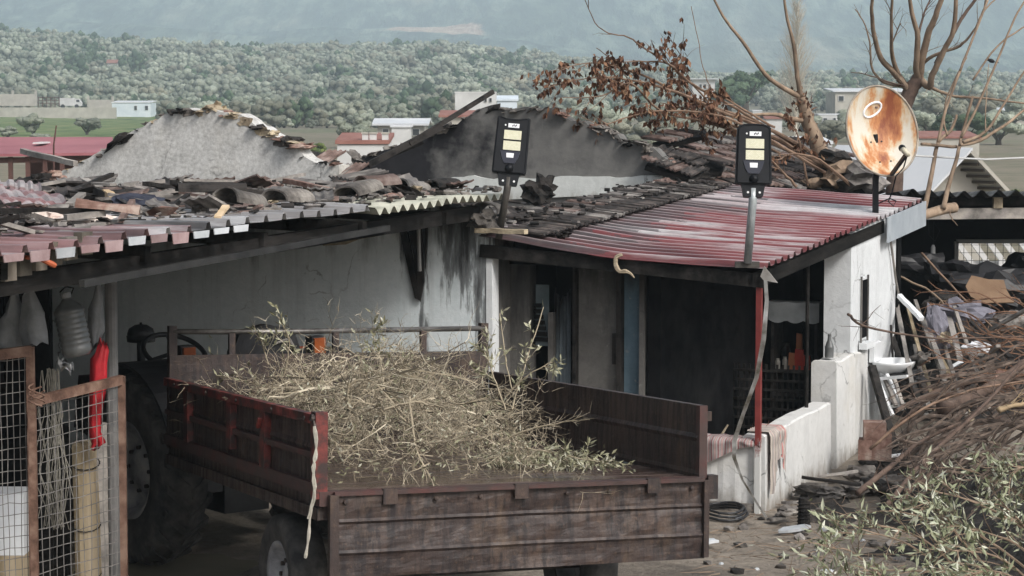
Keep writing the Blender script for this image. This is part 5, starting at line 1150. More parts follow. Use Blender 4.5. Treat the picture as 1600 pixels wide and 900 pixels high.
# white fence seen through the window
fe = thing('white_fence', 'white concrete fence with cranked posts seen through the shed window', 'fence', P(1560, 470, 36)); 
for i in range(8):
    x = P(1490 + 25 * i, 400, 36).x; z1 = P(1500, 405, 36).z; mb = MB(); mb.bar((x, 36, -.1), (x, 36, z1), .09, .09, V((1, 0, 0))); build(mb, 'post', M_white, fe); mb = MB(); mb.bar((x, 36, z1), (x - .2, 36, z1 + .26), .08, .08, V((0, 1, 0))); build(mb, 'post_arm', M_white, fe)
for zq0, zq1 in ((.2, .55), (.62, .92)):
    mb = MB(); x0 = P(1480, 400, 36).x; mb.hexa([(x0, 36.06, zq0), (x0 + 3, 36.06, zq0), (x0 + 3, 36.12, zq0), (x0, 36.12, zq0), (x0, 36.06, zq1), (x0 + 3, 36.06, zq1), (x0 + 3, 36.12, zq1), (x0, 36.12, zq1)]); build(mb, 'panel', M_white, fe)
# hanging bulb holder with wire loop
t = thing('bulb_holder', 'white bulb holder dangling on a wire loop in the open shed', 'lamp holder', P(1458, 388, 26.5)); q = P(1458, 388, 26.5)
mb = MB(); mb.tube([q + V((0, 0, .55)), q + V((-.06, 0, .3)), q + V((-.05, 0, .15)), q + V((.02, 0, .08)), q + V((.07, 0, .2)), q + V((0, 0, .3)), q + V((0, 0, .04))], .005, 5); build(mb, 'wire', M_lampb, t)
mb = MB(); mb.lathe(q + Z * .04, -Z, [(0, 0), (.012, 0), (.026, .03), (.028, .13), (.02, .16), (0, .16)], 10); build(mb, 'socket', M_white, t, True)
# white overhead cable
mb = MB(); mb.tube([P(1425, 243, 24.5), P(1480, 246, 26), P(1540, 249, 29), P(1610, 246, 32)], .012, 5); tag(build(mb, 'overhead_cable', M_white), 'white cable sagging from the dish to the right edge', 'cable')

# ------------------------------------------------------------------ dead trees and branches
n = NT('dead_bark'); M_bark = n.done(n.vary(n.ramp(n.noise(8, 7, .65, sc=(1, 1, .4)), [(.3, (.12, .085, .06)), (.6, (.3, .22, .155)), (.75, (.4, .31, .23))]), n.rndobj(), .85, 1.15), .9)
n = NT('reddish_bark'); M_barkr = n.done(n.vary(n.ramp(n.noise(9, 6), [(.3, (.1, .06, .04)), (.6, (.22, .145, .1)), (.75, (.31, .22, .165))]), n.rndobj(), .85, 1.15), .85)
n = NT('dark_bark'); M_barkd = n.done(n.ramp(n.noise(9, 6), [(.3, (.06, .04, .032)), (.7, (.16, .11, .085))]), .9)
n = NT('dead_brown_leaf'); M_dleaf = n.done(n.ramp(n.rndisl(), [(0, (.05, .022, .013)), (.5, (.12, .055, .03)), (.85, (.2, .1, .055)), (1, (.3, .19, .11))]), .8)
def smooth(pts, k=3):
    out = []
    for i in range(len(pts) - 1):
        p0, p1, p2, p3 = pts[max(i - 1, 0)], pts[i], pts[i + 1], pts[min(i + 2, len(pts) - 1)]
        for j in range(k):
            t_ = j / k; out.append(.5 * ((2 * p1) + (p2 - p0) * t_ + (2 * p0 - 5 * p1 + 4 * p2 - p3) * t_ ** 2 + (3 * p1 - p0 - 3 * p2 + p3) * t_ ** 3))
    out.append(pts[-1]); return out
def limb(mb, px, Y0, Y1, r0, r1, n=7, jit=.012, seed=0):
    rs = random.Random(seed + int(px[0][0])); m = len(px); pts = [P(x, y, Y0 + (Y1 - Y0) * i / (m - 1)) for i, (x, y) in enumerate(px)]; pts = smooth(pts, 4)
    pts = [p + rvec() * jit * rs.random() for p in pts]; k = len(pts)
    mb.tube(pts, [r0 + (r1 - r0) * i / (k - 1) for i in range(k)], n); return pts
def twigs(mb, pts, count, L, r, rs, up=.2, lev=1):
    for i in range(count):
        j = rs.randint(1, len(pts) - 2); d = (pts[j + 1] - pts[j]).normalized(); grow(mb, pts[j], d + V((rs.gauss(0, .6), rs.gauss(0, .6), rs.gauss(0, .6) + up)), L * rs.uniform(.5, 1.2), r, lev, rs, .3, .05, 2, 3, 3)
# dead trunk behind the roof
rs = random.Random(31)
t = thing('dead_tree', 'dead tree with a peeling trunk leaning behind the tiled roof', 'tree', P(1300, 300, 27.6))
mb = MB(); tp = limb(mb, [(1302, 330), (1296, 290), (1285, 245), (1268, 205), (1258, 175), (1252, 152)], 27.6, 27.6, .13, .06, 9, .02); build(mb, 'trunk', M_bark, t, True)
for px, r0 in (([(1252, 152), (1246, 120), (1240, 70), (1228, 20), (1222, -20)], .035), ([(1252, 152), (1225, 138), (1195, 115), (1160, 65), (1130, 25), (1112, -10)], .035), ([(1270, 190), (1230, 184), (1205, 178), (1150, 182)], .04)):
    mb = MB(); pts = limb(mb, px, 27.6, 27.4, r0, .012, 7, .008); build(mb, 'branch', M_bark, t, True)
mb = MB()
for i in range(160):
    c = rs.choice(tp[8:]); p = c + rvec() * rs.uniform(.03, .16); mb.leaf(p, rvec(), rvec(), rs.uniform(.04, .1), .02)
tag(build(mb, 'withered_leaves', M_dleaf, t), kind='stuff')
# fallen branches with withered leaves
def leafy(label, px, Y0, Y1, r0, leaves, sidel=.5, seed=0, nt=10, group=None, mat=None, L=.3):
    rs = random.Random(seed); t = thing('withered_branch', label, 'branch', P(*px[0], Y0)); mb = MB(); pts = limb(mb, px, Y0, Y1, r0 * .78, .004, 6, .01, seed); tips = []
    for i in range(nt):
        j = rs.randint(len(pts) // 3, len(pts) - 2); d = (pts[j + 1] - pts[j]).normalized(); grow(mb, pts[j], d + V((rs.gauss(0, .4), rs.gauss(0, .3), rs.gauss(-.05, .45))), L * rs.uniform(.5, 1.3), .006, 1, rs, .3, 0, 2, 3, 3, .6, tips)
    build(mb, 'stem', mat or M_barkr, t)
    if leaves:
        mb = MB(); anchors = [p for tp_, lv in tips for p in tp_[1:]]; anchors += pts[len(pts) // 2:]
        for i in range(leaves):
            p = rs.choice(anchors) + rvec() * .015; d = (V((rs.gauss(0, .5), rs.gauss(0, .5), -1))).normalized(); Lf = rs.uniform(.05, .105); mb.leaf(p, d, rvec(), Lf, Lf * .27)
            if rs.random() < .6: mb.leaf(p, (d + rvec() * .5).normalized(), rvec(), Lf * .9, Lf * .25)
        tag(build(mb, 'withered_leaves', M_dleaf, t), kind='stuff')
    return t
leafy('long brown-leaved branch reaching farthest left over the charred gable', [(1300, 262), (1230, 215), (1140, 180), (1060, 145), (980, 124), (920, 122), (850, 138)], 27.2, 25.6, .035, 200, seed=1, nt=16)
leafy('brown-leaved branch arching just above the longest one', [(1270, 240), (1180, 190), (1090, 160), (1010, 120), (960, 104), (920, 98), (870, 108)], 27.2, 25.8, .03, 160, seed=2, nt=12)
leafy('brown-leaved branch with thick leaf clusters low over the gable', [(1290, 265), (1200, 220), (1100, 190), (1030, 172), (985, 130), (940, 150), (880, 152)], 27.0, 25.5, .03, 260, seed=3, nt=16)
leafy('brown-leaved branch pointing up at the left of the lamp', [(1250, 232), (1150, 170), (1080, 130), (1045, 100), (1010, 96), (965, 95), (932, 75)], 27.2, 25.9, .025, 150, seed=4, nt=11)
leafy('short upright twigs with dark pods above the brown branches', [(1130, 190), (1090, 140), (1062, 118), (1045, 95), (1030, 72)], 27.0, 26.6, .018, 70, seed=5, nt=7)
leafy('upright twig with a tuft of brown leaves right of the pods', [(1125, 190), (1080, 145), (1066, 110), (1064, 68)], 27.0, 26.8, .012, 50, seed=6, nt=5)
leafy('low brown-leaved branch beside the ridge tiles', [(1290, 270), (1180, 205), (1110, 178), (1020, 174), (960, 190), (930, 196)], 26.8, 25.6, .025, 110, seed=7, nt=10)
leafy('thick reddish branch crossing behind the right lamp head', [(1340, 275), (1270, 250), (1210, 215), (1140, 195), (1080, 172), (1030, 160)], 27.4, 26.4, .045, 60, seed=8, nt=6)
leafy('brown-leaved branch drooping left of the right lamp head', [(1210, 200), (1160, 170), (1120, 150), (1085, 165), (1095, 200)], 27.0, 26.6, .02, 160, seed=9, nt=10)
leafy('leafy tangle below the crossing branch left of the lamp', [(1220, 240), (1170, 215), (1130, 190), (1110, 175)], 26.8, 26.4, .02, 190, seed=10, nt=12)
leafy('thin bare branch curving up to the top edge above the gable', [(1080, 130), (1045, 100), (1010, 78), (982, 58), (952, 52), (930, 35), (912, -5)], 26.6, 26.0, .016, 0, seed=11, nt=2)
leafy('thin upright whip standing above the far villa', [(1112, 140), (1098, 105), (1090, 60), (1080, 10)], 26.6, 26.6, .007, 0, seed=12, nt=0)
leafy('crooked bare branch lying on the tiles right of the lamp', [(1330, 290), (1280, 250), (1240, 240), (1215, 250), (1190, 246)], 26.8, 26.3, .03, 30, seed=13, nt=6)
leafy('forked bare stick propped on the red roof right of the lamp', [(1245, 292), (1225, 270), (1205, 250), (1190, 235)], 26.2, 26.2, .025, 10, seed=14, nt=5)
leafy('upright dead stem on the tiles before the dead trunk', [(1262, 290), (1255, 250), (1248, 215), (1236, 190)], 26.9, 26.9, .02, 60, seed=15, nt=6)
# pale bark lumps on the tiles at right
for i, (px, py, m) in enumerate([(1270, 286, M_bark), (1300, 282, M_bark), (1330, 285, M_tileg), (1345, 292, M_tileb), (1310, 262, M_bark), (1355, 280, M_tileg), (1290, 270, M_char), (1305, 246, M_char), (1340, 268, M_tileg), (1360, 296, M_char)]):
    mb = MB(); s = .1 + .05 * (i % 3); mb.blob((0, 0, 0), (s * 1.5, s, s * .6), i * 3.3, .7, 2, None, 1.7); put(mb, 'rubble_lump', m, P(px, py, 27.0), i, 0, .1 * (i % 3), 'rounded lump of rubble and bark between the dead trunk and the dish', 'rubble', 'rubble right of the dead trunk')
# bare tree at right: forks above the dish
t = thing('bare_tree', 'bare leafless tree forking above the dish', 'tree', P(1408, 300, 29)); rs = random.Random(41)
mb = MB(); limb(mb, [(1395, 330), (1402, 230), (1412, 170), (1424, 140), (1436, 122)], 29, 29, .11, .085, 9, .01); build(mb, 'trunk', M_barkd, t, True)
for px, r0, r1 in (([(1434, 128), (1432, 100), (1434, 60), (1425, 20), (1420, -10)], .05, .02), ([(1436, 122), (1440, 95), (1450, 55), (1462, 25), (1474, -10)], .055, .03), ([(1420, 142), (1398, 115), (1376, 90), (1366, 55), (1362, 20), (1364, -10)], .045, .018), ([(1412, 132), (1396, 95), (1393, 60), (1394, -10)], .035, .015), ([(1436, 122), (1452, 136), (1456, 118), (1475, 80), (1490, 45), (1494, -10)], .05, .025),
        ([(1436, 108), (1450, 92), (1476, 80), (1500, 72), (1520, 50), (1535, 20), (1542, -10)], .025, .008), ([(1452, 136), (1490, 150), (1540, 154), (1605, 162)], .022, .01), ([(1410, 135), (1380, 128), (1362, 105), (1360, 75), (1352, 40), (1336, 15)], .02, .006), ([(1462, 100), (1490, 50), (1512, 15), (1532, -10)], .028, .018), ([(1434, 60), (1444, 20), (1458, -10)], .018, .008), ([(1393, 70), (1405, 40), (1408, 38)], .01, .005), ([(1425, 135), (1395, 130), (1360, 118), (1330, 113)], .012, .004)):
    mb = MB(); pts = limb(mb, px, 29, 28.6 + rs.uniform(-.4, .5), r0, r1, 7, .008); twigs(mb, pts, 4, .3, .006, rs); build(mb, 'branch', M_barkd if rs.random() < .5 else M_bark, t, True)
# pollarded branch by the roof corner with tall shoots
t = thing('pollarded_branch', 'thick sawn branch with tall bare shoots beside the tin fascia', 'branch', P(1440, 345, 25.2))
mb = MB(); limb(mb, [(1400, 352), (1440, 338), (1470, 328), (1492, 324)], 25.0, 25.4, .05, .06, 9, .008); build(mb, 'stub', M_bark, t, True)
for px, r0, r1 in (([(1442, 336), (1450, 300), (1458, 260), (1466, 222), (1485, 205), (1495, 180)], .032, .014), ([(1474, 326), (1482, 290), (1494, 250), (1502, 215), (1520, 150)], .03, .014), ([(1466, 222), (1478, 170), (1500, 110), (1520, 60), (1545, -5)], .018, .012), ([(1502, 215), (1530, 160), (1560, 90), (1585, 30), (1602, 0)], .016, .01), ([(1505, 222), (1540, 205), (1570, 160), (1605, 105)], .02, .01), ([(1500, 226), (1530, 220), (1570, 195), (1605, 168)], .024, .012), ([(1440, 225), (1470, 228), (1500, 230)], .018, .018), ([(1500, 110), (1520, 60), (1535, 20), (1560, -5)], .012, .008), ([(1540, 205), (1540, 170), (1545, 100)], .008, .004), ([(1520, 125), (1560, 70), (1605, 40)], .012, .008), ([(1480, 210), (1475, 190), (1480, 150), (1510, 90)], .012, .008)):
    mb = MB(); pts = limb(mb, px, 25.2, 25.6, r0, r1, 7, .006); build(mb, 'shoot', M_bark, t, True)
mb = MB(); limb(mb, [(1484, 330), (1488, 342), (1496, 352)], 25.3, 25.2, .008, .004, 5); build(mb, 'twig', M_bark, t)
t = thing('bird', 'small dark bird perched on a thin branch at the upper right', 'bird', P(1548, 98, 28.5)); q = P(1549, 95, 28.5)
mb = MB(); mb.blob(q, (.045, .025, .025), 1, .1, 2, Matrix.Rotation(R(20), 3, 'Y')); mb.blob(q + V((-.045, 0, .018)), (.02, .018, .018), 2, .05, 2); mb.bar(q + V((.03, 0, -.01)), q + V((.09, 0, -.025)), .018, .008); mb.bar(q + V((-.06, 0, .018)), q + V((-.075, 0, .014)), .006, .006)
build(mb, 'body', M_lampb, t, True)

# ------------------------------------------------------------------ trailer
def lthing(name, label, cat, M, group=None):
    o = bpy.data.objects.new(name, None); col.objects.link(o); o.empty_display_size = .1; o.matrix_basis = M; WORLD[o.name] = M.copy(); return tag(o, label, cat, group)
def lbuild(mb, name, mats, parent, smooth=False):
    me = mb.mesh(name, smooth); o = bpy.data.objects.new(name, me); col.objects.link(o); o.parent = parent
    for m in (mats if isinstance(mats, (list, tuple)) else [mats]): me.materials.append(m)
    return o
ang = R(23.5); ux = V((math.cos(ang), math.sin(ang), -.03)).normalized(); ly = V((-math.sin(ang), math.cos(ang), -.045)); nz_ = ux.cross(ly).normalized(); ly = nz_.cross(ux).normalized()
RLc = V((-1.115, 13.6, 1.14)); MT = Matrix.Translation(RLc) @ Matrix((ux, ly, nz_)).transposed().to_4x4(); MTi = MT.inverted()
TW, TL, TH = 2.5, 3.4, .46
n = NT('rusted_brown_steel')
a1 = n.noise(3, 8, .65); st = n.noise(20, 7, .7, sc=(1, 1, .09)); sp_ = n.noise(28, 6, .7)
c = n.ramp(a1, [(.3, (.024, .0165, .0155)), (.5, (.046, .031, .027)), (.7, (.085, .057, .044))])
c = n.mix(n.ramp(st, [(.46, 0), (.6, .9)]), c, (.018, .014, .015)); c = n.mix(n.ramp(n.noise(5, 8, .75, sc=(1, 1, .35)), [(.54, 0), (.68, .7)]), c, (.095, .064, .044)); c = n.mix(n.ramp(sp_, [(.56, 0), (.7, .5)]), c, (.14, .09, .06)); c = n.mix(n.ramp(n.noise(16, 7, .75, sc=(1, 1, .2)), [(.56, 0), (.64, .8)]), c, (.014, .012, .013)); c = n.mix(n.ramp(n.noise(17, 5, .6), [(.7, 0), (.76, .5)]), c, (.22, .19, .17))
n.bump(n.math('ADD', sp_, n.math('MULTIPLY', st, .6)), .5, .008); M_rust = n.done(c, n.ramp(st, [(.4, .45), (.7, .75)]), 0, .4)
n = NT('red_painted_rusty_steel')
c = n.ramp(n.noise(5, 8, .65), [(.36, (.04, .028, .026)), (.5, (.06, .034, .03)), (.66, (.085, .03, .027)), (.82, (.14, .036, .031))]); c = n.mix(n.ramp(n.noise(9, 7, .7, sc=(1, 1, .15)), [(.48, 0), (.68, .8)]), c, (.05, .033, .03))
n.bump(n.noise(24, 6), .4, .006); M_redrust = n.done(c, .6, 0, .4)
n = NT('red_chipped_paint'); c = n.ramp(n.noise(9, 8, .65), [(.42, (.035, .022, .02)), (.52, (.11, .025, .022)), (.66, (.22, .045, .036)), (.78, (.34, .18, .15))]); n.bump(n.noise(24, 6), .3, .005); M_redpaint = n.done(c, .5)
n = NT('wet_bed_steel'); a1 = n.noise(2.5, 8, .6, sc=(.35, 2.5, 1)); c = n.ramp(a1, [(.3, (.05, .035, .03)), (.7, (.13, .09, .075))]); n.bump(n.noise(7, 6, .6, sc=(.5, 3, 1)), .25, .01)
M_bed = n.done(c, n.ramp(n.noise(2.2, 7, .6, sc=(.4, 3, 1)), [(.42, .1), (.62, .42)]), 0, .6)
trl = lthing('farm_trailer', 'rusty brown farm trailer with its tailgate hanging open', 'trailer', MT)
def tbox(x0, x1, y0, y1, z0, z1, name, mat, par=None):
    mb = MB(); mb.hexa([(x0, y0, z0), (x1, y0, z0), (x1, y1, z0), (x0, y1, z0), (x0, y0, z1), (x1, y0, z1), (x1, y1, z1), (x0, y1, z1)]); return lbuild(mb, name, mat, par or trl)
def dented(x0, x1, z0, z1, nx, nz, fy, name, mat, axis='y', par=None, thick=.012):
    """pressed sheet panel: fy(u, v) is its out-of-plane profile"""
    mb = MB()
    for off in (0, thick):
        if axis == 'y': mb.grid(nx, nz, lambda u, v: V((x0 + (x1 - x0) * u, fy(u, v) + off, z0 + (z1 - z0) * v)))
        else: mb.grid(nx, nz, lambda u, v: V((fy(u, v) + off, x0 + (x1 - x0) * u, z0 + (z1 - z0) * v)))
    m = (nx + 1) * (nz + 1)
    for i in range(nx): 
        for j in (0, nz): a = i * (nz + 1) + j; b = (i + 1) * (nz + 1) + j; mb.f.append([a, b, b + m, a + m]); mb.m.append(0)
    for j in range(nz):
        for i in (0, nx): a = i * (nz + 1) + j; mb.f.append([a, a + 1, a + 1 + m, a + m]); mb.m.append(0)
    return lbuild(mb, name, mat, par or trl, False)
def swage(v, s, w=.035): return max(0, 1 - abs(v - s) / w)
# bed
mb = MB(); mb.grid(24, 30, lambda u, v: V((TW * u, TL * v, .012 * fbm(V((u * 4, v * 5, 2)), 3)))); k0 = len(mb.v); lbuild(mb, 'bed_floor', M_bed, trl, True)
tbox(0, TW, 0, TL, -.09, -.025, 'bed_deck', M_rust)
tbox(-.03, TW + .03, -.035, .035, -.075, .012, 'rear_sill', M_redrust)
for x in (.55, 1.85): tbox(x, x + .1, .1, TL + .1, -.25, -.09, 'chassis_beam', M_rust)
for y in (.5, 1.3, 2.1, 2.9): tbox(.05, TW - .05, y, y + .07, -.16, -.092, 'cross_member', M_rust)
# tailgate hanging down
gy = lambda u, v: -.052 - .012 * swage(v, .3) - .018 * swage(v, .66, .02) + .006 * swage(v, .62, .02) + .028 * fbm(V((u * 5, v * 2, 8)), 4)
tg = dented(.05, TW + .02, -.5, -.0, 60, 30, gy, 'tailgate', M_rust)
tbox(.02, .075, -.085, -.042, -.5, -.005, 'end_frame', M_rust, tg); tbox(TW - .0, TW + .035, -.085, -.042, -.49, -.005, 'end_frame', M_rust, tg)
tbox(.05, TW, -.082, -.05, -.012, .012, 'hinge_rail', M_redrust, tg); tbox(TW + .05, TW + .12, -.04, .03, -.13, .02, 'hinge_lug', M_rust, tg)
# left side panel: recessed boards between red stakes
dented(.02, TL, 0, TH, 40, 16, lambda u, v: -.0 - .012 * (1 if .52 < v < .58 else 0) + .01 * fbm(V((u * 6, v, 1)), 3), 'left_side_panel', M_rust, 'x')
tbox(-.045, .0, .0, TL, TH - .055, TH, 'top_rail', M_redpaint); tbox(-.04, -.005, .0, TL, -.02, .055, 'bottom_rail', M_redrust); tbox(-.035, -.005, .1, TL, .2, .235, 'mid_rail', M_redrust)
for y, z0 in ((.98, .05), (1.72, .1), (2.75, .05)): tbox(-.05, -.005, y, y + .1, z0, TH - .056, 'stake', M_redpaint)
tbox(-.055, .02, -.03, .06, -.03, TH + .02, 'corner_post', M_redpaint)
mb = MB(); mb.lathe((-.03, .0, TH - .02), (-1, 0, .2), [(0, .05), (.022, .05), (.024, -.01)], 10); mb.bar((-.06, .0, TH - .02), (-.06, -.05, TH - .1), .014, .02); lbuild(mb, 'latch', M_rust, trl)
mb = MB(); mb.bar((-.058, 1.03, .36), (-.062, 1.06, .3), .035, .02); lbuild(mb, 'hook', M_redpaint, trl)
# under-rail along left
tbox(-.03, .04, .0, TL, -.16, -.09, 'side_rail', M_rust)
# right side panel
dented(-.0, TL, 0, TH - .0, 40, 18, lambda u, v: TW - .0 - .016 * swage(v, .56) - .01 * swage(v, .04, .05) + .01 * fbm(V((u * 5, v, 5)), 3), 'right_side_panel', M_rust, 'x')
tbox(TW + .012, TW + .05, 0, TL, TH - .04, TH, 'top_rail', M_rust); tbox(TW - .005, TW + .05, -.02, .03, 0, TH + .0, 'end_frame', M_redrust); tbox(TW + .05, TW + .09, .0, .05, TH - .1, TH - .04, 'latch_lug', M_rust)
# front board with pipe rail
dented(.0, TW, 0, .62, 30, 20, lambda u, v: TL - .0 + .012 * swage(v, .5) + .008 * fbm(V((u * 5, v * 2, 3)), 3), 'front_board', M_rust)
for x in (.0, TW - .06): tbox(x, x + .06, TL + .014, TL + .075, -.05, .83, 'post', M_rust)
for x in (.45, 1.25, 1.95): tbox(x, x + .045, TL + .014, TL + .05, .55, .8, 'rail_stay', M_rust)
mb = MB(); mb.tube([(.03, TL + .03, .79), (.8, TL + .03, .78), (TW - .03, TL + .03, .79)], .02, 10); lbuild(mb, 'pipe_rail', simple('bare_pipe', (.06, .055, .05), (.2, .19, .18), 6, .35, .2, metal=.4), trl, True)
# axle and wheels
M_tyre = simple('dusty_rubber', (.03, .03, .031), (.07, .067, .064), 6, .85, .3, c3=(.12, .112, .104)); M_rim = simple('grimy_rim', (.14, .14, .15), (.3, .3, .31), 5, .6, .3, c3=(.44, .43, .41))
def wheel(parent, c, ax, Rr, w, rimr, lug=False, name='wheel', ntread=22):
    c = V(c); ax = V(ax).normalized(); mb = MB(); h = w / 2
    mb.lathe(c, ax, [(rimr, -h * .75), (rimr + .02, -h * .9), (Rr * .86, -h), (Rr * .97, -h * .8), (Rr, -h * .4), (Rr, h * .4), (Rr * .97, h * .8), (Rr * .86, h), (rimr + .02, h * .9), (rimr, h * .75)], 40)
    tyre = lbuild(mb, 'tyre', M_tyre, parent, True)
    if lug:
        u = ax.orthogonal().normalized(); v = ax.cross(u)
        for k in range(ntread):
            for sg in (-1, 1):
                a0 = 2 * math.pi * (k + (.5 if sg > 0 else 0)) / ntread; a1 = a0 - .22; p = lambda a, r, x: c + (u * math.cos(a) + v * math.sin(a)) * r + ax * x
                mb = MB(); e = .045; mb.hexa([p(a1 - e, Rr - .02, sg * .01), p(a1 + e, Rr - .02, sg * .01), p(a0 + e, Rr - .07, sg * h * .98), p(a0 - e, Rr - .07, sg * h * .98), p(a1 - e, Rr + .035, sg * .01), p(a1 + e, Rr + .035, sg * .01), p(a0 + e, Rr - .01, sg * h * 1.02), p(a0 - e, Rr - .01, sg * h * 1.02)]); lbuild(mb, 'tread_lug', M_tyre, tyre)
    mb = MB(); mb.lathe(c, ax, [(0, h * .35), (rimr * .3, h * .4), (rimr * .36, h * .3), (rimr * .62, h * .12), (rimr * .8, h * .3), (rimr * .88, h * .72), (rimr * 1.02, h * .86), (rimr * 1.03, h * .6), (rimr, -h * .7)], 36); rim = lbuild(mb, 'rim', M_rim, parent, True)
    u = ax.orthogonal().normalized(); v = ax.cross(u)
    for k in range(8):
        a = k * math.pi / 4; mb = MB(); mb.lathe(c + (u * math.cos(a) + v * math.sin(a)) * rimr * .45 + ax * h * .22, ax, [(0, .03), (.016, .03), (.018, 0)], 6); lbuild(mb, 'bolt', M_rust, rim)
def wheel_root(parent):
    o = bpy.data.objects.new('wheel', None); col.objects.link(o); o.parent = parent; o.empty_display_size = .1; return o
for x, sx in ((.2, -1), (TW - .28, 1)):
    w0 = wheel_root(trl); wheel(w0, (x, 1.15, -.66), (sx, 0, 0), .4, .24, .22)
mb = MB(); mb.bar((.2, 1.15, -.66), (TW - .28, 1.15, -.66), .09, .09); lbuild(mb, 'axle', M_rust, trl)
for x in (.6, 1.9): tbox(x - .02, x + .06, .95, 1.35, -.6, -.25, 'spring_hanger', M_rust)
mb = MB(); mb.bar((.6, TL, -.2), (.75, TL + .9, -.4), .07, .09); mb.bar((1.9, TL, -.2), (.85, TL + .9, -.4), .07, .09); lbuild(mb, 'drawbar', M_rust, trl)
# rivets, hinges and a bent strap on the tailgate
for i in range(9):
    mb = MB(); x = .12 + i * (TW - .2) / 8; mb.lathe((x, -.064, -.05), (0, -1, 0), [(0, .012), (.012, .01), (.016, 0)], 8); lbuild(mb, 'rivet', M_rust, tg)
for x in (.35, 1.2, 2.1): tbox(x, x + .09, -.088, -.06, -.07, .02, 'hinge', M_rust, tg)
for y in (.2, .85, 1.6, 2.3, 3.1):
    mb = MB(); mb.lathe((-.046, y, TH - .03), (-1, 0, 0), [(0, .01), (.012, .008), (.014, 0)], 8); lbuild(mb, 'rivet', M_rust, trl)
# rope hanging from the rear corner
mb = MB(); n = NT('frayed_rope'); M_rope = n.done(n.ramp(n.noise(30, 5), [(.3, (.27, .255, .21)), (.7, (.48, .45, .39))]), .9)
rp = smooth([P(491, 666, 13.45), P(494, 710, 13.43), P(489, 730, 13.42), P(492, 760, 13.42), P(485, 800, 13.42), P(482, 840, 13.42), P(477, 872, 13.42)], 4); rp2 = [p + V((.012 * math.sin(i), -.005, 0)) for i, p in enumerate(rp[:18])]
mb.tube(rp, [.009 + .003 * math.sin(i * 1.7) for i in range(len(rp))], 6); mb.tube(rp2, .006, 5); tag(build(mb, 'rope', M_rope), 'pale frayed rope hanging from the rear corner of the trailer', 'rope')

# ------------------------------------------------------------------ brush heap in the trailer
n = NT('dry_twig'); c = n.ramp(n.rndisl(), [(0, (.05, .042, .03)), (.22, (.17, .14, .095)), (.5, (.32, .27, .19)), (.8, (.46, .395, .29)), (1, (.64, .57, .44))]); M_twig = n.done(c, .85)
n = NT('dry_olive_leaf'); c = n.ramp(n.rndisl(), [(0, (.13, .125, .07)), (.5, (.27, .265, .165)), (.85, (.4, .39, .28)), (1, (.55, .54, .44))]); M_oleaf = n.done(c, .65)
n = NT('grey_green_olive_leaf'); c = n.ramp(n.rndisl(), [(0, (.12, .135, .07)), (.4, (.26, .28, .17)), (.8, (.42, .44, .32)), (1, (.62, .62, .52))]); M_oleaf2 = n.done(c, .5)
rs = random.Random(77); mb = MB()
def heap_h(x, y):
    return (.74 + .16 * fbm(V((x * 2.2, y * 2.2, 4)), 2)) * max(0, 1 - ((x - .84 - .1 * y) / (.76 + .08 * y)) ** 2) ** .5 * max(0, 1 - ((y - 1.85) / 1.68) ** 2) ** .5
cnt = 0
while cnt < 560:
    x, y = rs.uniform(.2, 2.2), rs.uniform(.25, 3.3); h = heap_h(x, y)
    if h < .05: continue
    p = V((x, y, h * rs.random() ** .5)); d = V((rs.gauss(0, 1) + (1.6 if x < .35 else 0), rs.gauss(-.1, .8), rs.gauss(0, .3)))
    grow(mb, p, d, rs.uniform(.16, .36), rs.uniform(.0028, .0055), 2, rs, .5, -.04, 4, 3, 3, .75, None, .6); cnt += 1
for i in range(24):
    x = rs.uniform(.4, 1.9); y = rs.uniform(.5, 3.2); p = V((x, y, heap_h(x, y) * .85)); grow(mb, p, V((rs.gauss(0, .9), rs.gauss(-.2, .6), rs.uniform(-.15, .12))), rs.uniform(.3, .55), .011, 2, rs, .3, 0, 4, 4, 4, .6)
nt = len(mb.f); mb.mi = 1
for i in range(2800):
    x, y = rs.uniform(0, 2.2), rs.uniform(.25, 3.3); h = heap_h(x, y)
    if h < .05: continue
    p = V((x, y, h * rs.uniform(.1, 1.05))); Lf = rs.uniform(.03, .055); mb.leaf(p, rvec(), rvec(), Lf, Lf * .14)
for i in range(900):
    k = rs.random(); p = V((1.55 + .5 * k + rs.gauss(0, .08), .55 + rs.gauss(0, .12) + .6 * (1 - k), .02 + abs(rs.gauss(0, .05)))); Lf = rs.uniform(.03, .06); mb.leaf(p, rvec(), rvec(), Lf, Lf * .16)
tp_me = mb
br = lbuild(mb, 'brush_heap', [M_twig, M_oleaf], None); br.matrix_basis = MT; tag(br, 'heap of dry tangled olive prunings filling the trailer', 'brushwood', kind='stuff')
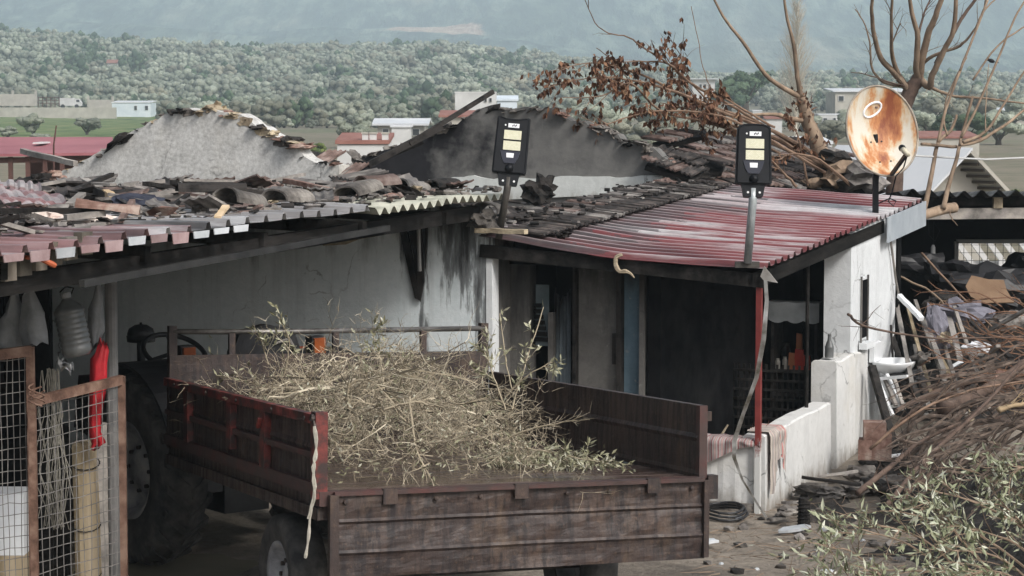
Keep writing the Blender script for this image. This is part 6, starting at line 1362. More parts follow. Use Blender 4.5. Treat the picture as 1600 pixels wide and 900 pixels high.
def sprig(label, pxs, Y0, Y1, r0, nt, nl, leafm, seed, L=.22, ls=(.04, .065), name='olive_sprig', cat='sprig', bark=None, lev=1, spread=.5, up=.1, group=None, wid=.16, start=.25):
    rs = random.Random(seed); base = P(*pxs[0], Y0); t = thing(name, label, cat, base, group); mb = MB(); pts = limb(mb, pxs, Y0, Y1, r0, .003, 5, .006, seed); tips = [(pts[int(len(pts) * .55):], 0)]
    for i in range(nt):
        j = rs.randint(int(len(pts) * start), len(pts) - 2); d = (pts[j + 1] - pts[j]).normalized(); grow(mb, pts[j], d + V((rs.gauss(0, spread), rs.gauss(0, spread), rs.gauss(0, spread) + up)), L * rs.uniform(.5, 1.2), max(.0025, r0 * .4), lev, rs, .25, up * .3, 2, 3, 3, .5, tips)
    build(mb, 'stem', bark or M_twig, t)
    if nl:
        mb = MB()
        for i in range(nl):
            tp_, lv = rs.choice(tips); k = rs.randint(0, len(tp_) - 2); p = tp_[k].lerp(tp_[k + 1], rs.random()); d = (tp_[k + 1] - tp_[k]).normalized()
            Lf = rs.uniform(*ls); mb.leaf(p, (d * .7 + rvec() * .8).normalized(), (rvec() + Z).normalized(), Lf, Lf * wid)
        tag(build(mb, 'leaves', leafm, t), kind='stuff')
    return t
sprig('pale leafy sprig rising against the blue wall left of the heap top', [(440, 600), (450, 560), (452, 530), (440, 505)], 15.6, 15.5, .006, 8, 60, M_oleaf, 1, .14)
sprig('leafy sprig with pale leaves left of the first above the seat', [(420, 570), (412, 545), (405, 520)], 15.6, 15.6, .005, 6, 50, M_oleaf, 2, .12)
sprig('bright pale-leaved sprig in the middle of the heap top', [(600, 600), (596, 570), (590, 545), (582, 525)], 15.2, 15.2, .006, 8, 80, M_oleaf, 3, .13)
sprig('tall sprig bending right before the burnt window', [(800, 640), (815, 590), (830, 540), (850, 480)], 15.0, 15.3, .006, 5, 26, M_oleaf, 4, .14)
sprig('pale-leaved sprig fanning right of the trailer post', [(790, 640), (775, 600), (765, 570), (755, 545)], 15.0, 15.1, .007, 9, 100, M_oleaf, 5, .16)
sprig('leafy sprig reaching right past the end of the heap', [(790, 620), (810, 598), (835, 580), (862, 566)], 15.0, 14.9, .006, 8, 70, M_oleaf, 6, .12)
sprig('thin bare sprig standing above the right of the heap', [(800, 610), (790, 560), (785, 520), (780, 490)], 15.1, 15.3, .005, 4, 12, M_oleaf, 7, .14)
sprig('dry bare branch pointing right over the trailer floor', [(780, 690), (830, 670), (880, 660), (920, 655)], 14.6, 14.3, .007, 8, 0, None, 8, .16)
sprig('thick pale stem arching over the middle of the heap', [(560, 700), (545, 640), (548, 600), (580, 595), (610, 625)], 14.8, 14.6, .014, 10, 0, None, 9, .25)
sprig('forked pale branch lying across the face of the heap', [(600, 640), (650, 628), (690, 636), (760, 622)], 14.4, 14.3, .01, 12, 0, None, 10, .28)
sprig('tuft of dry twigs poking out over the left trailer side', [(440, 612), (400, 600), (360, 590), (322, 584)], 16.2, 17.0, .007, 14, 60, M_oleaf, 11, .2)
sprig('branch hanging down the front of the heap', [(640, 620), (645, 670), (655, 715), (672, 745)], 14.3, 14.0, .008, 12, 20, M_oleaf, 12, .2)
sprig('greenish leafy twigs lying on the floor at the right end', [(820, 700), (860, 706), (905, 716), (942, 722)], 14.5, 14.3, .006, 12, 160, M_oleaf, 13, .14)

# ------------------------------------------------------------------ tractor
hd = V((-.6, .8, 0)); rt = V((.8, .6, 0)); MR = Matrix.Translation(V((-2.2, 18.3, -.13))) @ Matrix((rt, hd, Z)).transposed().to_4x4()
M_tred = simple('dull_tractor_red', (.03, .008, .008), (.07, .014, .013), 5, .7, .2, c3=(.1, .03, .027)); M_tblk = simple('tractor_black', (.012, .012, .014), (.03, .03, .032), 5, .5, .2); M_orange = simple('orange_lens', (.2, .05, .015), (.3, .08, .02), 5, .3, 0)
tr = lthing('tractor', 'old red tractor parked in the dark under the shed roof', 'tractor', MR)
for sx in (-1, 1):
    w0 = wheel_root(tr); wheel(w0, (sx * .78, 0, .74), (sx, 0, 0), .72, .38, .37, True)
    mb = MB(); N = 16
    for k, (x0, x1) in enumerate(((.52, .98),)):
        arc = [(math.cos(a) * .83, math.sin(a) * .83) for a in [R(15 + 140 * i / N) for i in range(N + 1)]]
        for i in range(N):
            (y0, z0), (y1, z1) = arc[i], arc[i + 1]; s_ = .97; mb.hexa([(sx * x0, y0 * s_, .74 + z0 * s_), (sx * x1, y0 * s_, .74 + z0 * s_), (sx * x1, y1 * s_, .74 + z1 * s_), (sx * x0, y1 * s_, .74 + z1 * s_), (sx * x0, y0, .74 + z0), (sx * x1, y0, .74 + z0), (sx * x1, y1, .74 + z1), (sx * x0, y1, .74 + z1)])
    fd = lbuild(mb, 'fender', M_tblk, tr)
    mb = MB(); lx = -.7 if sx < 0 else .45; mb.box((lx, -.5, 1.66), (.12, .1, .14)); mb.bar((lx, -.5, 1.4), (lx, -.5, 1.6), .03, .03, V((1, 0, 0))); lbuild(mb, 'lamp_housing', M_tblk, tr); mb = MB(); mb.box((lx, -.56, 1.66), (.1, .03, .12)); lbuild(mb, 'tail_lamp', M_orange, tr)
    w0 = wheel_root(tr); wheel(w0, (sx * .62, 1.95, .36), (sx, 0, 0), .36, .2, .2)
mb = MB(); mb.hexa([(-.28, .75, .75), (.28, .75, .75), (.25, 2.3, .75), (-.25, 2.3, .75), (-.26, .75, 1.3), (.26, .75, 1.3), (.2, 2.3, 1.2), (-.2, 2.3, 1.2)]); lbuild(mb, 'hood', M_tred, tr)
mb = MB(); mb.box((0, .9, .55), (.4, 2.2, .4)); mb.box((0, 0, .7), (.9, .35, .35)); lbuild(mb, 'chassis', M_tblk, tr)
mb = MB(); mb.bar((-.62, 1.95, .36), (.62, 1.95, .36), .1, .1); lbuild(mb, 'front_axle', M_tblk, tr)
mb = MB(); mb.hexa([(-.28, -.45, 1.12), (.28, -.45, 1.12), (.28, .1, 1.1), (-.28, .1, 1.1), (-.28, -.45, 1.22), (.28, -.45, 1.22), (.28, .1, 1.2), (-.28, .1, 1.2)]); st_ = lbuild(mb, 'seat', M_tblk, tr)
mb = MB(); mb.prism([(-.3, -.5, 1.2), (.3, -.5, 1.2), (.3, -.52, 1.65), (.24, -.53, 1.8), (0, -.53, 1.85), (-.24, -.53, 1.8), (-.3, -.52, 1.65)], (0, .09, 0)); lbuild(mb, 'backrest', M_tblk, st_)
mb = MB(); mb.tube([(.06, -.545, 1.7), (.18, -.55, 1.73), (.25, -.55, 1.62), (.27, -.545, 1.45)], [.008, .016, .014, .006], 6); lbuild(mb, 'worn_edge', M_weath, st_)
# steering wheel
sc_ = V((-.08, .8, 1.52)); sa = V((0, -.5, .87)).normalized(); u = sa.orthogonal().normalized(); v = sa.cross(u); swm = bpy.data.objects.new('steering_wheel', None); col.objects.link(swm); swm.parent = tr
mb = MB(); mb.tube([sc_ + (u * math.cos(2 * math.pi * k / 32) + v * math.sin(2 * math.pi * k / 32)) * .26 for k in range(33)], .021, 8, False); lbuild(mb, 'rim', M_tblk, swm, True)
for k in range(3):
    a = k * 2.094 + .5; mb = MB(); mb.bar(sc_, sc_ + (u * math.cos(a) + v * math.sin(a)) * .25, .035, .014, sa); lbuild(mb, 'spoke', M_tblk, swm)
mb = MB(); mb.lathe(sc_ - sa * .02, sa, [(0, .05), (.04, .05), (.05, 0), (.02, -.02), (.02, -.5)], 12); lbuild(mb, 'column', M_tblk, swm)
mb = MB(); mb.box((0, 1.02, 1.28), (.5, .12, .22)); lbuild(mb, 'dashboard', M_tblk, tr)
# air pre-cleaner mushroom
mb = MB(); pc = V((-.12, 1.3, 1.2)); mb.tube([pc, pc + Z * .38], .035, 10); lbuild(mb, 'intake_pipe', M_tblk, tr); mb = MB(); mb.lathe(pc + Z * .36, Z, [(.03, 0), (.115, .01), (.12, .06), (.112, .065), (.115, .075), (.1, .12), (.05, .15), (.012, .155), (.01, .17), (0, .17)], 20); lbuild(mb, 'pre_cleaner', M_tblk, tr, True)
mb = MB(); mb.tube([(.24, 1.4, 1.2), (.24, 1.4, 1.5)], .03, 8); lbuild(mb, 'exhaust_pipe', M_rust, tr)
mb = MB(); mb.bar((.35, -.2, 1.5), (.85, .3, 1.52), .2, .07); lbuild(mb, 'guard_plate', simple('orange_paint', (.3, .06, .02), (.42, .11, .05), 6, .6, .1), tr)
mb = MB(); mb.box((.5, .1, 1.6), (.14, .22, .16)); lbuild(mb, 'side_lamp', M_orange, tr)

# ------------------------------------------------------------------ gates at the left
M_gate = simple('rusty_gate_frame', (.07, .036, .024), (.15, .085, .06), 8, .75, .4, c3=(.23, .15, .11)); M_wire = simple('grey_mesh_wire', (.1, .095, .09), (.22, .21, .2), 8, .6, 0)
def gate(label, tl, trr, bl, br_, fw, nxw, nzw, seed, name='mesh_gate'):
    t = thing(name, label, 'gate', (bl + br_) / 2); fr = MB()
    for nm, p, q, w in (('stile', bl, tl, fw), ('stile', br_, trr, fw), ('rail', tl - Z * fw / 2, trr - Z * fw / 2, fw * 1.35)):
        mb = MB(); mb.bar(p, q, w, .04, V((0, 1, 0)) if nm == 'stile' else Z) if nm == 'stile' else mb.bar(p, q, .04, w); build(mb, nm, M_gate, t)
    rs = random.Random(seed)
    for i in range(1, nxw):
        k = i / nxw; a, b = bl.lerp(br_, k), tl.lerp(trr, k); pts = [a.lerp(b, j / 6) + V((rs.gauss(0, .004), .025, 0)) for j in range(7)]; mb = MB(); mb.tube(pts, .0032, 4, False); build(mb, 'mesh_wire', M_wire, t)
    for i in range(1, nzw):
        k = i / nzw; a, b = bl.lerp(tl, k), br_.lerp(trr, k); pts = [a.lerp(b, j / 6) + V((0, .03, rs.gauss(0, .004))) for j in range(7)]; mb = MB(); mb.tube(pts, .0032, 4, False); build(mb, 'mesh_wire', M_wire, t)
    return t
def down(p, z=0.02): return V((p.x, p.y, z))
a, b = P(50, 622, 14.6), P(190, 588, 15.3); gate('rusty mesh gate leaf tied before the tractor wheel', a, b, down(a), down(b), .045, 13, 22, 1)
a, b = P(-70, 556, 14.5), P(47, 542, 14.8); gate('taller rusty mesh gate leaf at the left edge', a, b, down(a), down(b), .05, 12, 26, 2)
mb = MB(); q = P(58, 622, 14.55)
for k in range(3): mb.tube([q + V((math.cos(x * .7 + k) * .05, math.sin(x * .7 + k) * .03 - .02, .05 - .012 * x + .02 * k)) for x in range(9)], .006, 5)
tag(build(mb, 'wire_tie', M_gate), 'twisted rusty wire tying the two gate leaves together', 'wire')
# wooden post behind the gate
mb = MB(); q = P(136, 690, 15.6); pts = [V((q.x, q.y, -.02)), V((q.x - .01, q.y, q.z * .6)), V((q.x - .02, q.y, q.z - .02)), V((q.x - .02, q.y, q.z))]; M_log = simple('split_wood_post', (.22, .17, .1), (.36, .29, .19), 5, .9, .5, sc=(1, 1, .12), c3=(.46, .38, .27))
t = thing('wooden_post', 'pale split wooden post bound with wire behind the mesh gate', 'post', down(q)); mb.tube(pts, [.09, .087, .085, .07], 9); build(mb, 'timber', M_log, t)
for zz in (.25, .58, 1.0): mb = MB(); mb.tube([V((q.x - .01 + math.cos(k * .6) * .094, q.y + math.sin(k * .6) * .094, zz + .03 * math.sin(k * .6))) for k in range(12)], .004, 5); build(mb, 'wire_binding', M_lampb, t)
mb = MB(); q = P(160, 660, 15.9); mb.bar(down(q), q, .07, .05, V((0, 1, 0))); tag(build(mb, 'plank_post', M_weath), 'narrow weathered plank standing behind the pale split post', 'plank')
for i in range(6):
    q = P(70 + 14 * i if i < 3 else 5 + 12 * i, 640 + 10 * i, 16.2 + .1 * i); mb = MB(); mb.bar(down(q), q, .09, .03, V((0, 1, 0))); tag(build(mb, 'old_board', M_beam), 'dark upright board leaning in the shadow behind the mesh gate', 'board', 'dark boards behind the gate')
mb = MB(); A = P(-20, 772, 15.3); B = P(38, 868, 15.3); mb.hexa([(A.x, 15.3, B.z), (B.x, 15.3, B.z), (B.x, 15.6, B.z), (A.x, 15.6, B.z), (A.x, 15.3, A.z), (B.x, 15.3, A.z), (B.x, 15.6, A.z), (A.x, 15.6, A.z)])
tag(build(mb, 'white_box', simple('white_painted_box', (.55, .57, .6), (.7, .72, .74), 3, .6, .1)), 'white box behind the left gate leaf at the lower left', 'box')
mb = MB(); A2 = P(-20, 868, 15.25); mb.hexa([(A.x, 15.28, 0), (B.x, 15.28, 0), (B.x, 15.62, 0), (A.x, 15.62, 0), (A.x, 15.28, B.z - .003), (B.x, 15.28, B.z - .003), (B.x, 15.62, B.z - .003), (A.x, 15.62, B.z - .003)]); tag(build(mb, 'brown_crate', M_log), 'brown wooden crate under the white box at the lower left', 'crate')
# things hanging from the shed edge
M_bag = simple('grubby_white_plastic', (.15, .155, .16), (.27, .28, .29), 6, .45, .5, var=.1); M_jug = simple('cloudy_plastic_jug', (.08, .085, .085), (.15, .155, .155), 5, .3, .2, spec=.6); M_redbag = simple('red_plastic_bag', (.36, .012, .02), (.55, .03, .04), 6, .4, .4)
def bag(label, pxs, Y, widths, mat, name='plastic_bag', cat='bag', seed=0):
    pts = [P(x, y, Y) for x, y in pxs]; mb = MB(); N = 14; rs_ = random.Random(seed); rows = []
    for i, (p, w) in enumerate(zip(pts, widths)):
        for j in range(N):
            a = 2 * math.pi * j / N; k = 1 + .3 * math.sin(5 * a + i * .4 + seed) + .18 * math.sin(2 * a + seed * 2) + .14 * rs_.gauss(0, 1); rows.append(p + V((math.cos(a) * w * k, math.sin(a) * w * .55 * k, .02 * rs_.gauss(0, 1))))
    m = len(pts); mb.add(rows, [[i * N + j, i * N + (j + 1) % N, (i + 1) * N + (j + 1) % N, (i + 1) * N + j] for i in range(m - 1) for j in range(N)] + [list(range(N)), [(m - 1) * N + j for j in range(N)][::-1]])
    return tag(build(mb, name, mat, smooth=True), label, cat)
bag('white plastic bag hanging at the far left under the shed eave', [(22, 458), (22, 475), (22, 500), (20, 530), (18, 552)], 15.2, [.012, .035, .065, .08, .07], M_bag, seed=1)
bag('white patterned plastic bag, second from the left under the eave', [(47, 446), (46, 462), (50, 485), (52, 515), (55, 536)], 15.1, [.01, .04, .075, .085, .075], M_bag, seed=2)
bag('crumpled white bag hanging right of the big clear jug', [(152, 438), (154, 465), (150, 490), (150, 515), (148, 540)], 15.5, [.01, .035, .05, .055, .03], M_bag, seed=3)
bag('long red plastic bag tied to the shed post', [(163, 536), (160, 548), (155, 565), (155, 600), (150, 640), (148, 670), (154, 690), (145, 700)], 15.4, [.02, .035, .04, .045, .035, .03, .035, .01], M_redbag, seed=4)
bag('small white rag knotted on the rail below the jug', [(92, 566), (98, 570), (106, 572), (113, 573)], 15.2, [.01, .02, .02, .012], M_lens, 'white_rag', 'rag', 5)
q = P(103, 462, 15.2); ax = (P(122, 556, 15.2) - q).normalized(); t = thing('water_jug', 'big ribbed clear plastic water jug hanging upside down from the eave', 'jug', P(122, 556, 15.2)); mb = MB(); Lj = (P(122, 556, 15.2) - q).length
pr = [(.028, 0), (.03, .02), (.045, .04), (.085, .075), (.1, .1)]
for k in range(7): pr += [(.1, .115 + k * .034), (.093, .125 + k * .034), (.1, .137 + k * .034)]
pr += [(.098, Lj - .03), (.08, Lj), (0, Lj)]; mb.lathe(q, ax, pr, 22); build(mb, 'body', M_jug, t, True); mb = MB(); mb.lathe(q - ax * .02, ax, [(0, 0), (.036, 0), (.036, .03), (.03, .035)], 14); build(mb, 'cap', M_bag, t); mb = MB(); mb.tube([q + V((-.04, 0, .02)), q + V((0, 0, .06)), q + V((.05, 0, .05)), q + V((.03, 0, 0))], .006, 5); build(mb, 'handle', M_lampb, t)
mb = MB(); rs = random.Random(8)
for i in range(26): 
    p = P(75 + rs.uniform(-12, 14), 580, 15.9) + V((0, rs.uniform(0, .2), 0)); mb.tube([p, p + V((rs.gauss(0, .03), 0, -.3)), p + V((rs.gauss(0, .05), 0, -.7)), p + V((rs.gauss(0, .06), 0, -1.1))], .003, 3)
tag(build(mb, 'string_bundle', M_rope), 'tangled bundle of pale string hanging behind the mesh gate', 'string')
mb = MB(); mb.tube([ona(40, 402, EA - .05), ona(62, 404, EA - .02), ona(80, 412, EA + .02), ona(86, 415, EA + .03)], [.012, .014, .018, .016], 8); tag(build(mb, 'orange_hose', simple('orange_hose_rubber', (.42, .1, .04), (.5, .15, .07), 6, .5, 0)), 'short orange hose end sticking out under the left eave', 'hose')
# curled pale peel hanging under the red roof
pts = [onb(x, y, -.07) for x, y in ((972, 398), (963, 402), (962, 414), (968, 424), (978, 424), (986, 428), (991, 434))]
mb = MB(); mb.tube(smooth(pts, 3), [.012, .016, .018, .02, .02, .018, .02, .022, .02, .018, .016, .02, .018, .014, .012, .01, .008, .006, .005][:len(smooth(pts, 3))], 5); tag(build(mb, 'peeled_lining', M_mortar), 'curled pale strip of lining dangling below the red roof edge', 'scrap')

# ------------------------------------------------------------------ by the white wall: sink, pipe, bricks, chair frame
t = hthing('wall_sink', 'white ceramic wash basin on the white side wall', 'sink', (.05, 4.1, .8)); org = (.05, 4.1, .8)
zb = 3.47 - (572 - 150) / 158; bc = 4.0
mb = MB(); N = 20
prof = [(0, .0), (.1, .0), (.2, .06), (.235, .12), (.24, .14), (.22, .14), (.17, .07), (.06, .03), (0, .03)]
for r_, h in prof:
    for j in range(N): a = 2 * math.pi * j / N; mb.v.append(V((.22 + math.cos(a) * r_ * .9, bc + math.sin(a) * r_ * 1.25, zb - .06 + h)))
for i in range(len(prof) - 1):
    for j in range(N): mb.f.append([i * N + j, i * N + (j + 1) % N, (i + 1) * N + (j + 1) % N, (i + 1) * N + j]); mb.m.append(0)
M_cer = simple('white_ceramic', (.68, .7, .71), (.8, .81, .82), 3, .25, 0, spec=.6); hbuild(mb, 'basin', M_cer, org, t, True)
mb = MB(); mb.box((.04, bc, zb + .16), (.05, .36, .18)); hbuild(mb, 'splashback', M_cer, org, t)
mb = MB(); mb.tube([(.15, bc - .1, zb - .06), (.15, bc - .1, zb - .2), (.13, bc - .1, zb - .28), (.13, bc - .1, .35)], .04, 10); pp_ = hbuild(mb, 'drain_pipe', M_cer, org, t, True); mb = MB(); mb.lathe((.13, bc - .1, zb - .32), Z, [(.04, 0), (.065, .02), (.07, .06), (.065, .1), (.04, .12)], 14); hbuild(mb, 'trap', M_cer, org, pp_, True)
for i, (px, py, w, h) in enumerate([(1352, 690, .12, .18), (1366, 682, .2, .34), (1380, 690, .12, .24)]):
    q = onz(px, 708, .25); mb = MB(); mb.box((0, 0, h / 2), (w, .2, h)); put(mb, 'red_block', M_brick, V((q.x, q.y, .2)), .1 * i - .2, 0, 0, ['small red brick block at the foot of the white wall', 'tall red hollow block under the wash basin', 'red-brown block at the right below the wash basin'][i], 'brick')
mb = MB(); mb.lathe((0, 0, 0), Z, [(0, 0), (.04, 0), (.042, .1), (.02, .16), (.014, .2), (.016, .22), (0, .22)], 14); put(mb, 'glass_bottle', M_jug, H(-.1, 2.7, 1.03), 0, 0, 0, 'cloudy bottle standing on top of the low white pillar', 'bottle')
mb = MB(); mb.tube([ona(1390, 365, .03), ona(1395, 400, .03), ona(1400, 440, .04), ona(1406, 470, .05)], [.014, .012, .012, .01], 6); tag(build(mb, 'leaning_pole', M_weath), 'thin weathered pole leaning against the end of the white wall', 'pole')
mb = MB(); mb.tube([ona(1392, 508, .12), ona(1395, 560, .12), ona(1397, 590, .12)], .012, 6); tag(build(mb, 'dark_stake', M_char), 'short dark stake standing behind the wash basin', 'stake')
t = thing('broken_chair', 'broken white plastic chair frame lying right of the wash basin', 'chair', P(1395, 690, 22.6))
for nm, p, q in (('leg', (1365, 580), (1395, 650)), ('leg', (1385, 585), (1412, 640)), ('rail', (1372, 592), (1418, 588)), ('rail', (1388, 636), (1425, 630)), ('back_slat', (1382, 590), (1400, 634)), ('back_slat', (1396, 589), (1410, 632))):
    mb = MB(); mb.bar(P(*p, 22.4), P(*q, 22.2), .035, .03); build(mb, nm, M_weath if nm == 'back_slat' else M_cer, t)
mb = MB(); mb.bar(P(1362, 572, 22.3), P(1398, 700, 21.9), .07, .05); tag(build(mb, 'charred_plank', M_char), 'charred plank leaning down in front of the broken chair', 'plank')

# ------------------------------------------------------------------ junk heap in and before the open shed
def junk_z(x, y):
    k = ss((y - 21.3) / 4.2) * ss((x - 3.55) / .6 if y < 24 else (x - 4.1) / .4)
    return k * (1.0 + .3 * fbm(V((x * .9, y * .7, 2)), 3)) * (1 - .55 * ss((y - 26.2) / 2.5)) + .16 * k * fbm(V((x * 3, y * 3, 0)), 4) - .03
n = NT('dark_junk'); c = n.ramp(n.noise(3, 8, .7), [(.35, (.008, .0075, .007)), (.52, (.026, .023, .021)), (.64, (.07, .058, .048)), (.76, (.15, .14, .13))]); n.bump(n.noise(12, 8, .7), .9, .05); M_junk = n.done(c, .9)
mb = MB(); mb.grid(60, 66, lambda u, v: V((3.5 + 5.4 * u, 21.0 + 8.4 * v, junk_z(3.5 + 5.4 * u, 21.0 + 8.4 * v)))); tag(build(mb, 'junk_heap', M_junk), 'dark heap of mixed junk and rubble under the open shed', 'junk heap', kind='stuff')
rs = random.Random(91)
M_card = simple('brown_cardboard', (.14, .085, .05), (.2, .13, .08), 4, .9, .2); M_lav = simple('lavender_cloth', (.12, .117, .14), (.21, .206, .245), 6, .9, .4); M_blk = simple('black_plastic', (.008, .008, .009), (.022, .022, .024), 4, .5, .4)
board_px((1405, 462), (1440, 498), 23.6, 23.2, .05, .04, M_cer, 'bright white batten sticking out of the junk heap', 'white_batten', 'batten')
WB = [((1418, 480), (1462, 640), M_log), ((1430, 470), (1480, 610), M_weath), ((1452, 520), (1490, 640), M_log), ((1460, 490), (1510, 650), M_weath), ((1480, 485), (1500, 560), M_weath), ((1430, 540), (1452, 640), M_log), ((1470, 560), (1520, 660), M_log), ((1400, 470), (1425, 600), M_weath), ((1445, 500), (1475, 580), M_yel), ((1488, 470), (1545, 640), M_weath), ((1410, 560), (1448, 650), M_weath), ((1500, 600), (1560, 540), M_log), ((1425, 580), (1475, 655), M_char), ((1392, 520), (1432, 640), M_char), ((1540, 520), (1610, 480), M_weath), ((1515, 500), (1580, 560), M_char)]
for i, (p, q, m) in enumerate(WB):
    o = board_px(p, q, 24.4 - .04 * i, 22.2 + .05 * (i % 5), rs.uniform(.03, .055), .03, M_weath if m in (M_yel, M_log) and i % 3 else m, 'thin old board leaning in the junk heap beside the white wall', 'old_lath', 'lath'); o['group'] = 'laths leaning in the junk heap'
mb = plate(.5, .36, .02, 4); put(mb, 'cardboard_sheet', M_card, P(1545, 455, 24.6), .3, R(55), 0, 'brown cardboard sheet lying on the junk heap', 'cardboard')
mb = MB(); mb.blob((0, 0, 0), (.26, .1, .12), 7, .8, 3, None, 2.2); put(mb, 'lavender_cloth', M_lav, P(1512, 490, 24.0), .2, 0, R(10), 'crumpled lavender cloth on the junk heap', 'cloth')
mb = MB(); mb.blob((0, 0, 0), (.1, .05, .24), 9, .5, 3, None, 2.2); put(mb, 'pale_cloth', M_lav, P(1467, 512, 23.6), .2, 0, R(-20), 'narrow pale lilac cloth hanging on the laths', 'cloth')
for i, (px, py, Y, s, m, lb) in enumerate([(1440, 418, 26.2, .22, M_blk, 'black bundle at the top of the junk heap by the wall'), (1500, 435, 26.0, .3, M_blk, 'long black tarpaulin hump on top of the junk heap'), (1590, 425, 26.6, .22, M_blk, 'black crate-like bundle at the right edge of the heap'), (1550, 450, 25.5, .3, M_blk, 'dark sloping tarpaulin under the shed window'), (1470, 470, 24.6, .14, M_junk, 'dark lump behind the laths'), (1475, 525, 23.6, .08, M_mortar, 'pale block stuck between the laths'), (1585, 505, 24, .16, M_ash, 'grey rubble at the right of the cardboard'), (1525, 545, 23.2, .1, M_lens, 'small white scrap in the heap under the cardboard'), (1440, 560, 22.8, .09, M_ash, 'grey lump low in the laths'), (1420, 590, 22.6, .1, M_blk, 'black lump right of the broken chair'), (1555, 590, 22.6, .1, M_brick, 'rust-brown lump in the heap at right')]):
    mb = MB(); mb.blob((0, 0, 0), (s * 1.6, s, s * .7), i * 2.1, .6, 3, None, 1.6); put(mb, 'junk_bundle', m, P(px, py, Y), i, 0, R(8 * (i % 3)), lb, 'bundle')
L_J = 'small flat scrap lying in the junk heap at the right'
for i in range(70):
    x, y = rs.uniform(3.9, 7.2), rs.uniform(21.8, 25.6); mb = plate(rs.uniform(.06, .22), rs.uniform(.06, .2), rs.uniform(.01, .04), i, .2); put(mb, 'junk_scrap', rs.choice([M_weath, M_ash, M_char, M_card, M_tileg, M_junk, M_blk, M_brick, M_lipw]), V((x, y, junk_z(x, y) + .04)), rs.uniform(0, 6), rs.gauss(0, .5), rs.gauss(0, .5), L_J, 'scrap', 'scraps in the junk heap')
# reddish brush over the heap
mb = MB(); rs = random.Random(93)
def brush_line(mb, p, q, Y0, Y1, r, kids, L):
    A, B = P(*p, Y0), P(*q, Y1); pts = smooth([A, A.lerp(B, .35) + rvec() * .08 + Z * .04, A.lerp(B, .7) + rvec() * .08, B], 3); k = len(pts); mb.tube(pts, [r * (1 - .7 * i / (k - 1)) for i in range(k)], 4, False)
    for c_ in range(kids):
        j = rs.randint(2, k - 2); d = (pts[j + 1] - pts[j]).normalized(); grow(mb, pts[j], d + rvec() * .6, L * rs.uniform(.4, 1.1), r * .45, 1, rs, .25, .03, 3, 3, 3, .5)
for i in range(46):
    x0, y0 = rs.uniform(1530, 1720), rs.uniform(470, 640); x1, y1 = max(1450, x0 - rs.uniform(60, 190)), y0 + rs.uniform(-80, 30); Y = 25.0 - (y0 - 440) / 200 * 4.2; brush_line(mb, (x0, y0), (x1, y1), Y, Y - .3, rs.uniform(.006, .014), 2, .3)
M_brushr = simple('red_brown_brush', (.07, .036, .022), (.16, .085, .052), 9, .9, 0, c3=(.24, .14, .09)); tag(build(mb, 'brushwood', M_brushr), 'tangle of thin reddish brushwood thrown over the junk heap', 'brushwood', kind='stuff')
mb = MB()
for i in range(44):
    x0, y0 = rs.uniform(1500, 1760), rs.uniform(540, 720); x1, y1 = max(1385, x0 - rs.uniform(90, 260)), y0 + rs.uniform(10, 130); Y = 20.5 - (y0 - 560) / 160 * 3.4; brush_line(mb, (x0, y0), (x1, y1), Y, Y - .4, rs.uniform(.007, .02), 2, .32)
M_brushd = simple('brown_brush', (.035, .026, .021), (.09, .066, .052), 9, .9, 0, c3=(.19, .145, .115)); tag(build(mb, 'brushwood', M_brushd), 'heap of long brown brushwood stems at the right in front of the junk', 'brushwood', kind='stuff')
for i, (px, Y0, Y1, r, m, lb) in enumerate([([(1340, 770), (1390, 730), (1440, 690), (1500, 660)], 18.2, 19.2, .026, M_barkd, 'thick curved brown branch rising from the dirt by the pillar'), ([(1385, 790), (1450, 715), (1530, 640), (1605, 560)], 17.2, 18.6, .022, M_barkd, 'long dark branch slanting up to the right edge'), ([(1360, 700), (1440, 640), (1520, 610), (1605, 595)], 19.0, 19.4, .014, M_barkr, 'long thin yellowish stem lying over the brush'), ([(1325, 490), (1345, 508), (1400, 520), (1480, 530), (1600, 525)], 21.5, 22.6, .014, M_barkd, 'thin dark branch reaching left across the white wall'), ([(1440, 395), (1500, 460), (1560, 520), (1610, 560)], 24.6, 23.4, .014, M_barkr, 'reddish stem slanting down before the shed window'), ([(1400, 430), (1460, 460), (1490, 500), (1500, 520)], 24.4, 23.8, .014, M_bark, 'bent brown stem above the white batten'), ([(1470, 640), (1540, 610), (1610, 560)], 20, 20.5, .07, M_barkd, 'heavy dark log lying in the brush at right'), ([(1560, 640), (1580, 634), (1610, 630)], 19, 19, .03, M_yel, 'sawn orange branch end at the right edge')]):
    mb = MB(); pts = limb(mb, px, Y0, Y1, r, r * .5, 7, .012); twigs(mb, pts, 5 if r < .05 else 0, .3, .006, random.Random(i)); tag(build(mb, 'cut_branch', m, smooth=True), lb, 'branch')
rs = random.Random(94)
for i in range(30):
    x0, y0 = rs.uniform(1480, 1720), rs.uniform(560, 690); x1, y1 = max(1395 + 20 * rs.random(), x0 - rs.uniform(80, 240)), y0 + rs.uniform(10, 140); Y = 24.0 - (y0 - 480) / 240 * 6.0; mb = MB(); r = rs.uniform(.014, .04)
    A, B = P(x0, y0, Y), P(x1, y1, Y - .5); pts = smooth([A, A.lerp(B, .35) + rvec() * .1, A.lerp(B, .7) + rvec() * .1, B], 3); mb.tube(pts, [r * (1 - .5 * k / (len(pts) - 1)) for k in range(len(pts))], 6); twigs(mb, pts, 3, .3, r * .3, rs)
    tag(build(mb, 'cut_branch', rs.choice([M_brushd, M_brushd, M_barkd])), 'grey-brown cut branch in the tangle between the white wall and the right edge', 'branch', 'thick cut branches in the tangle')
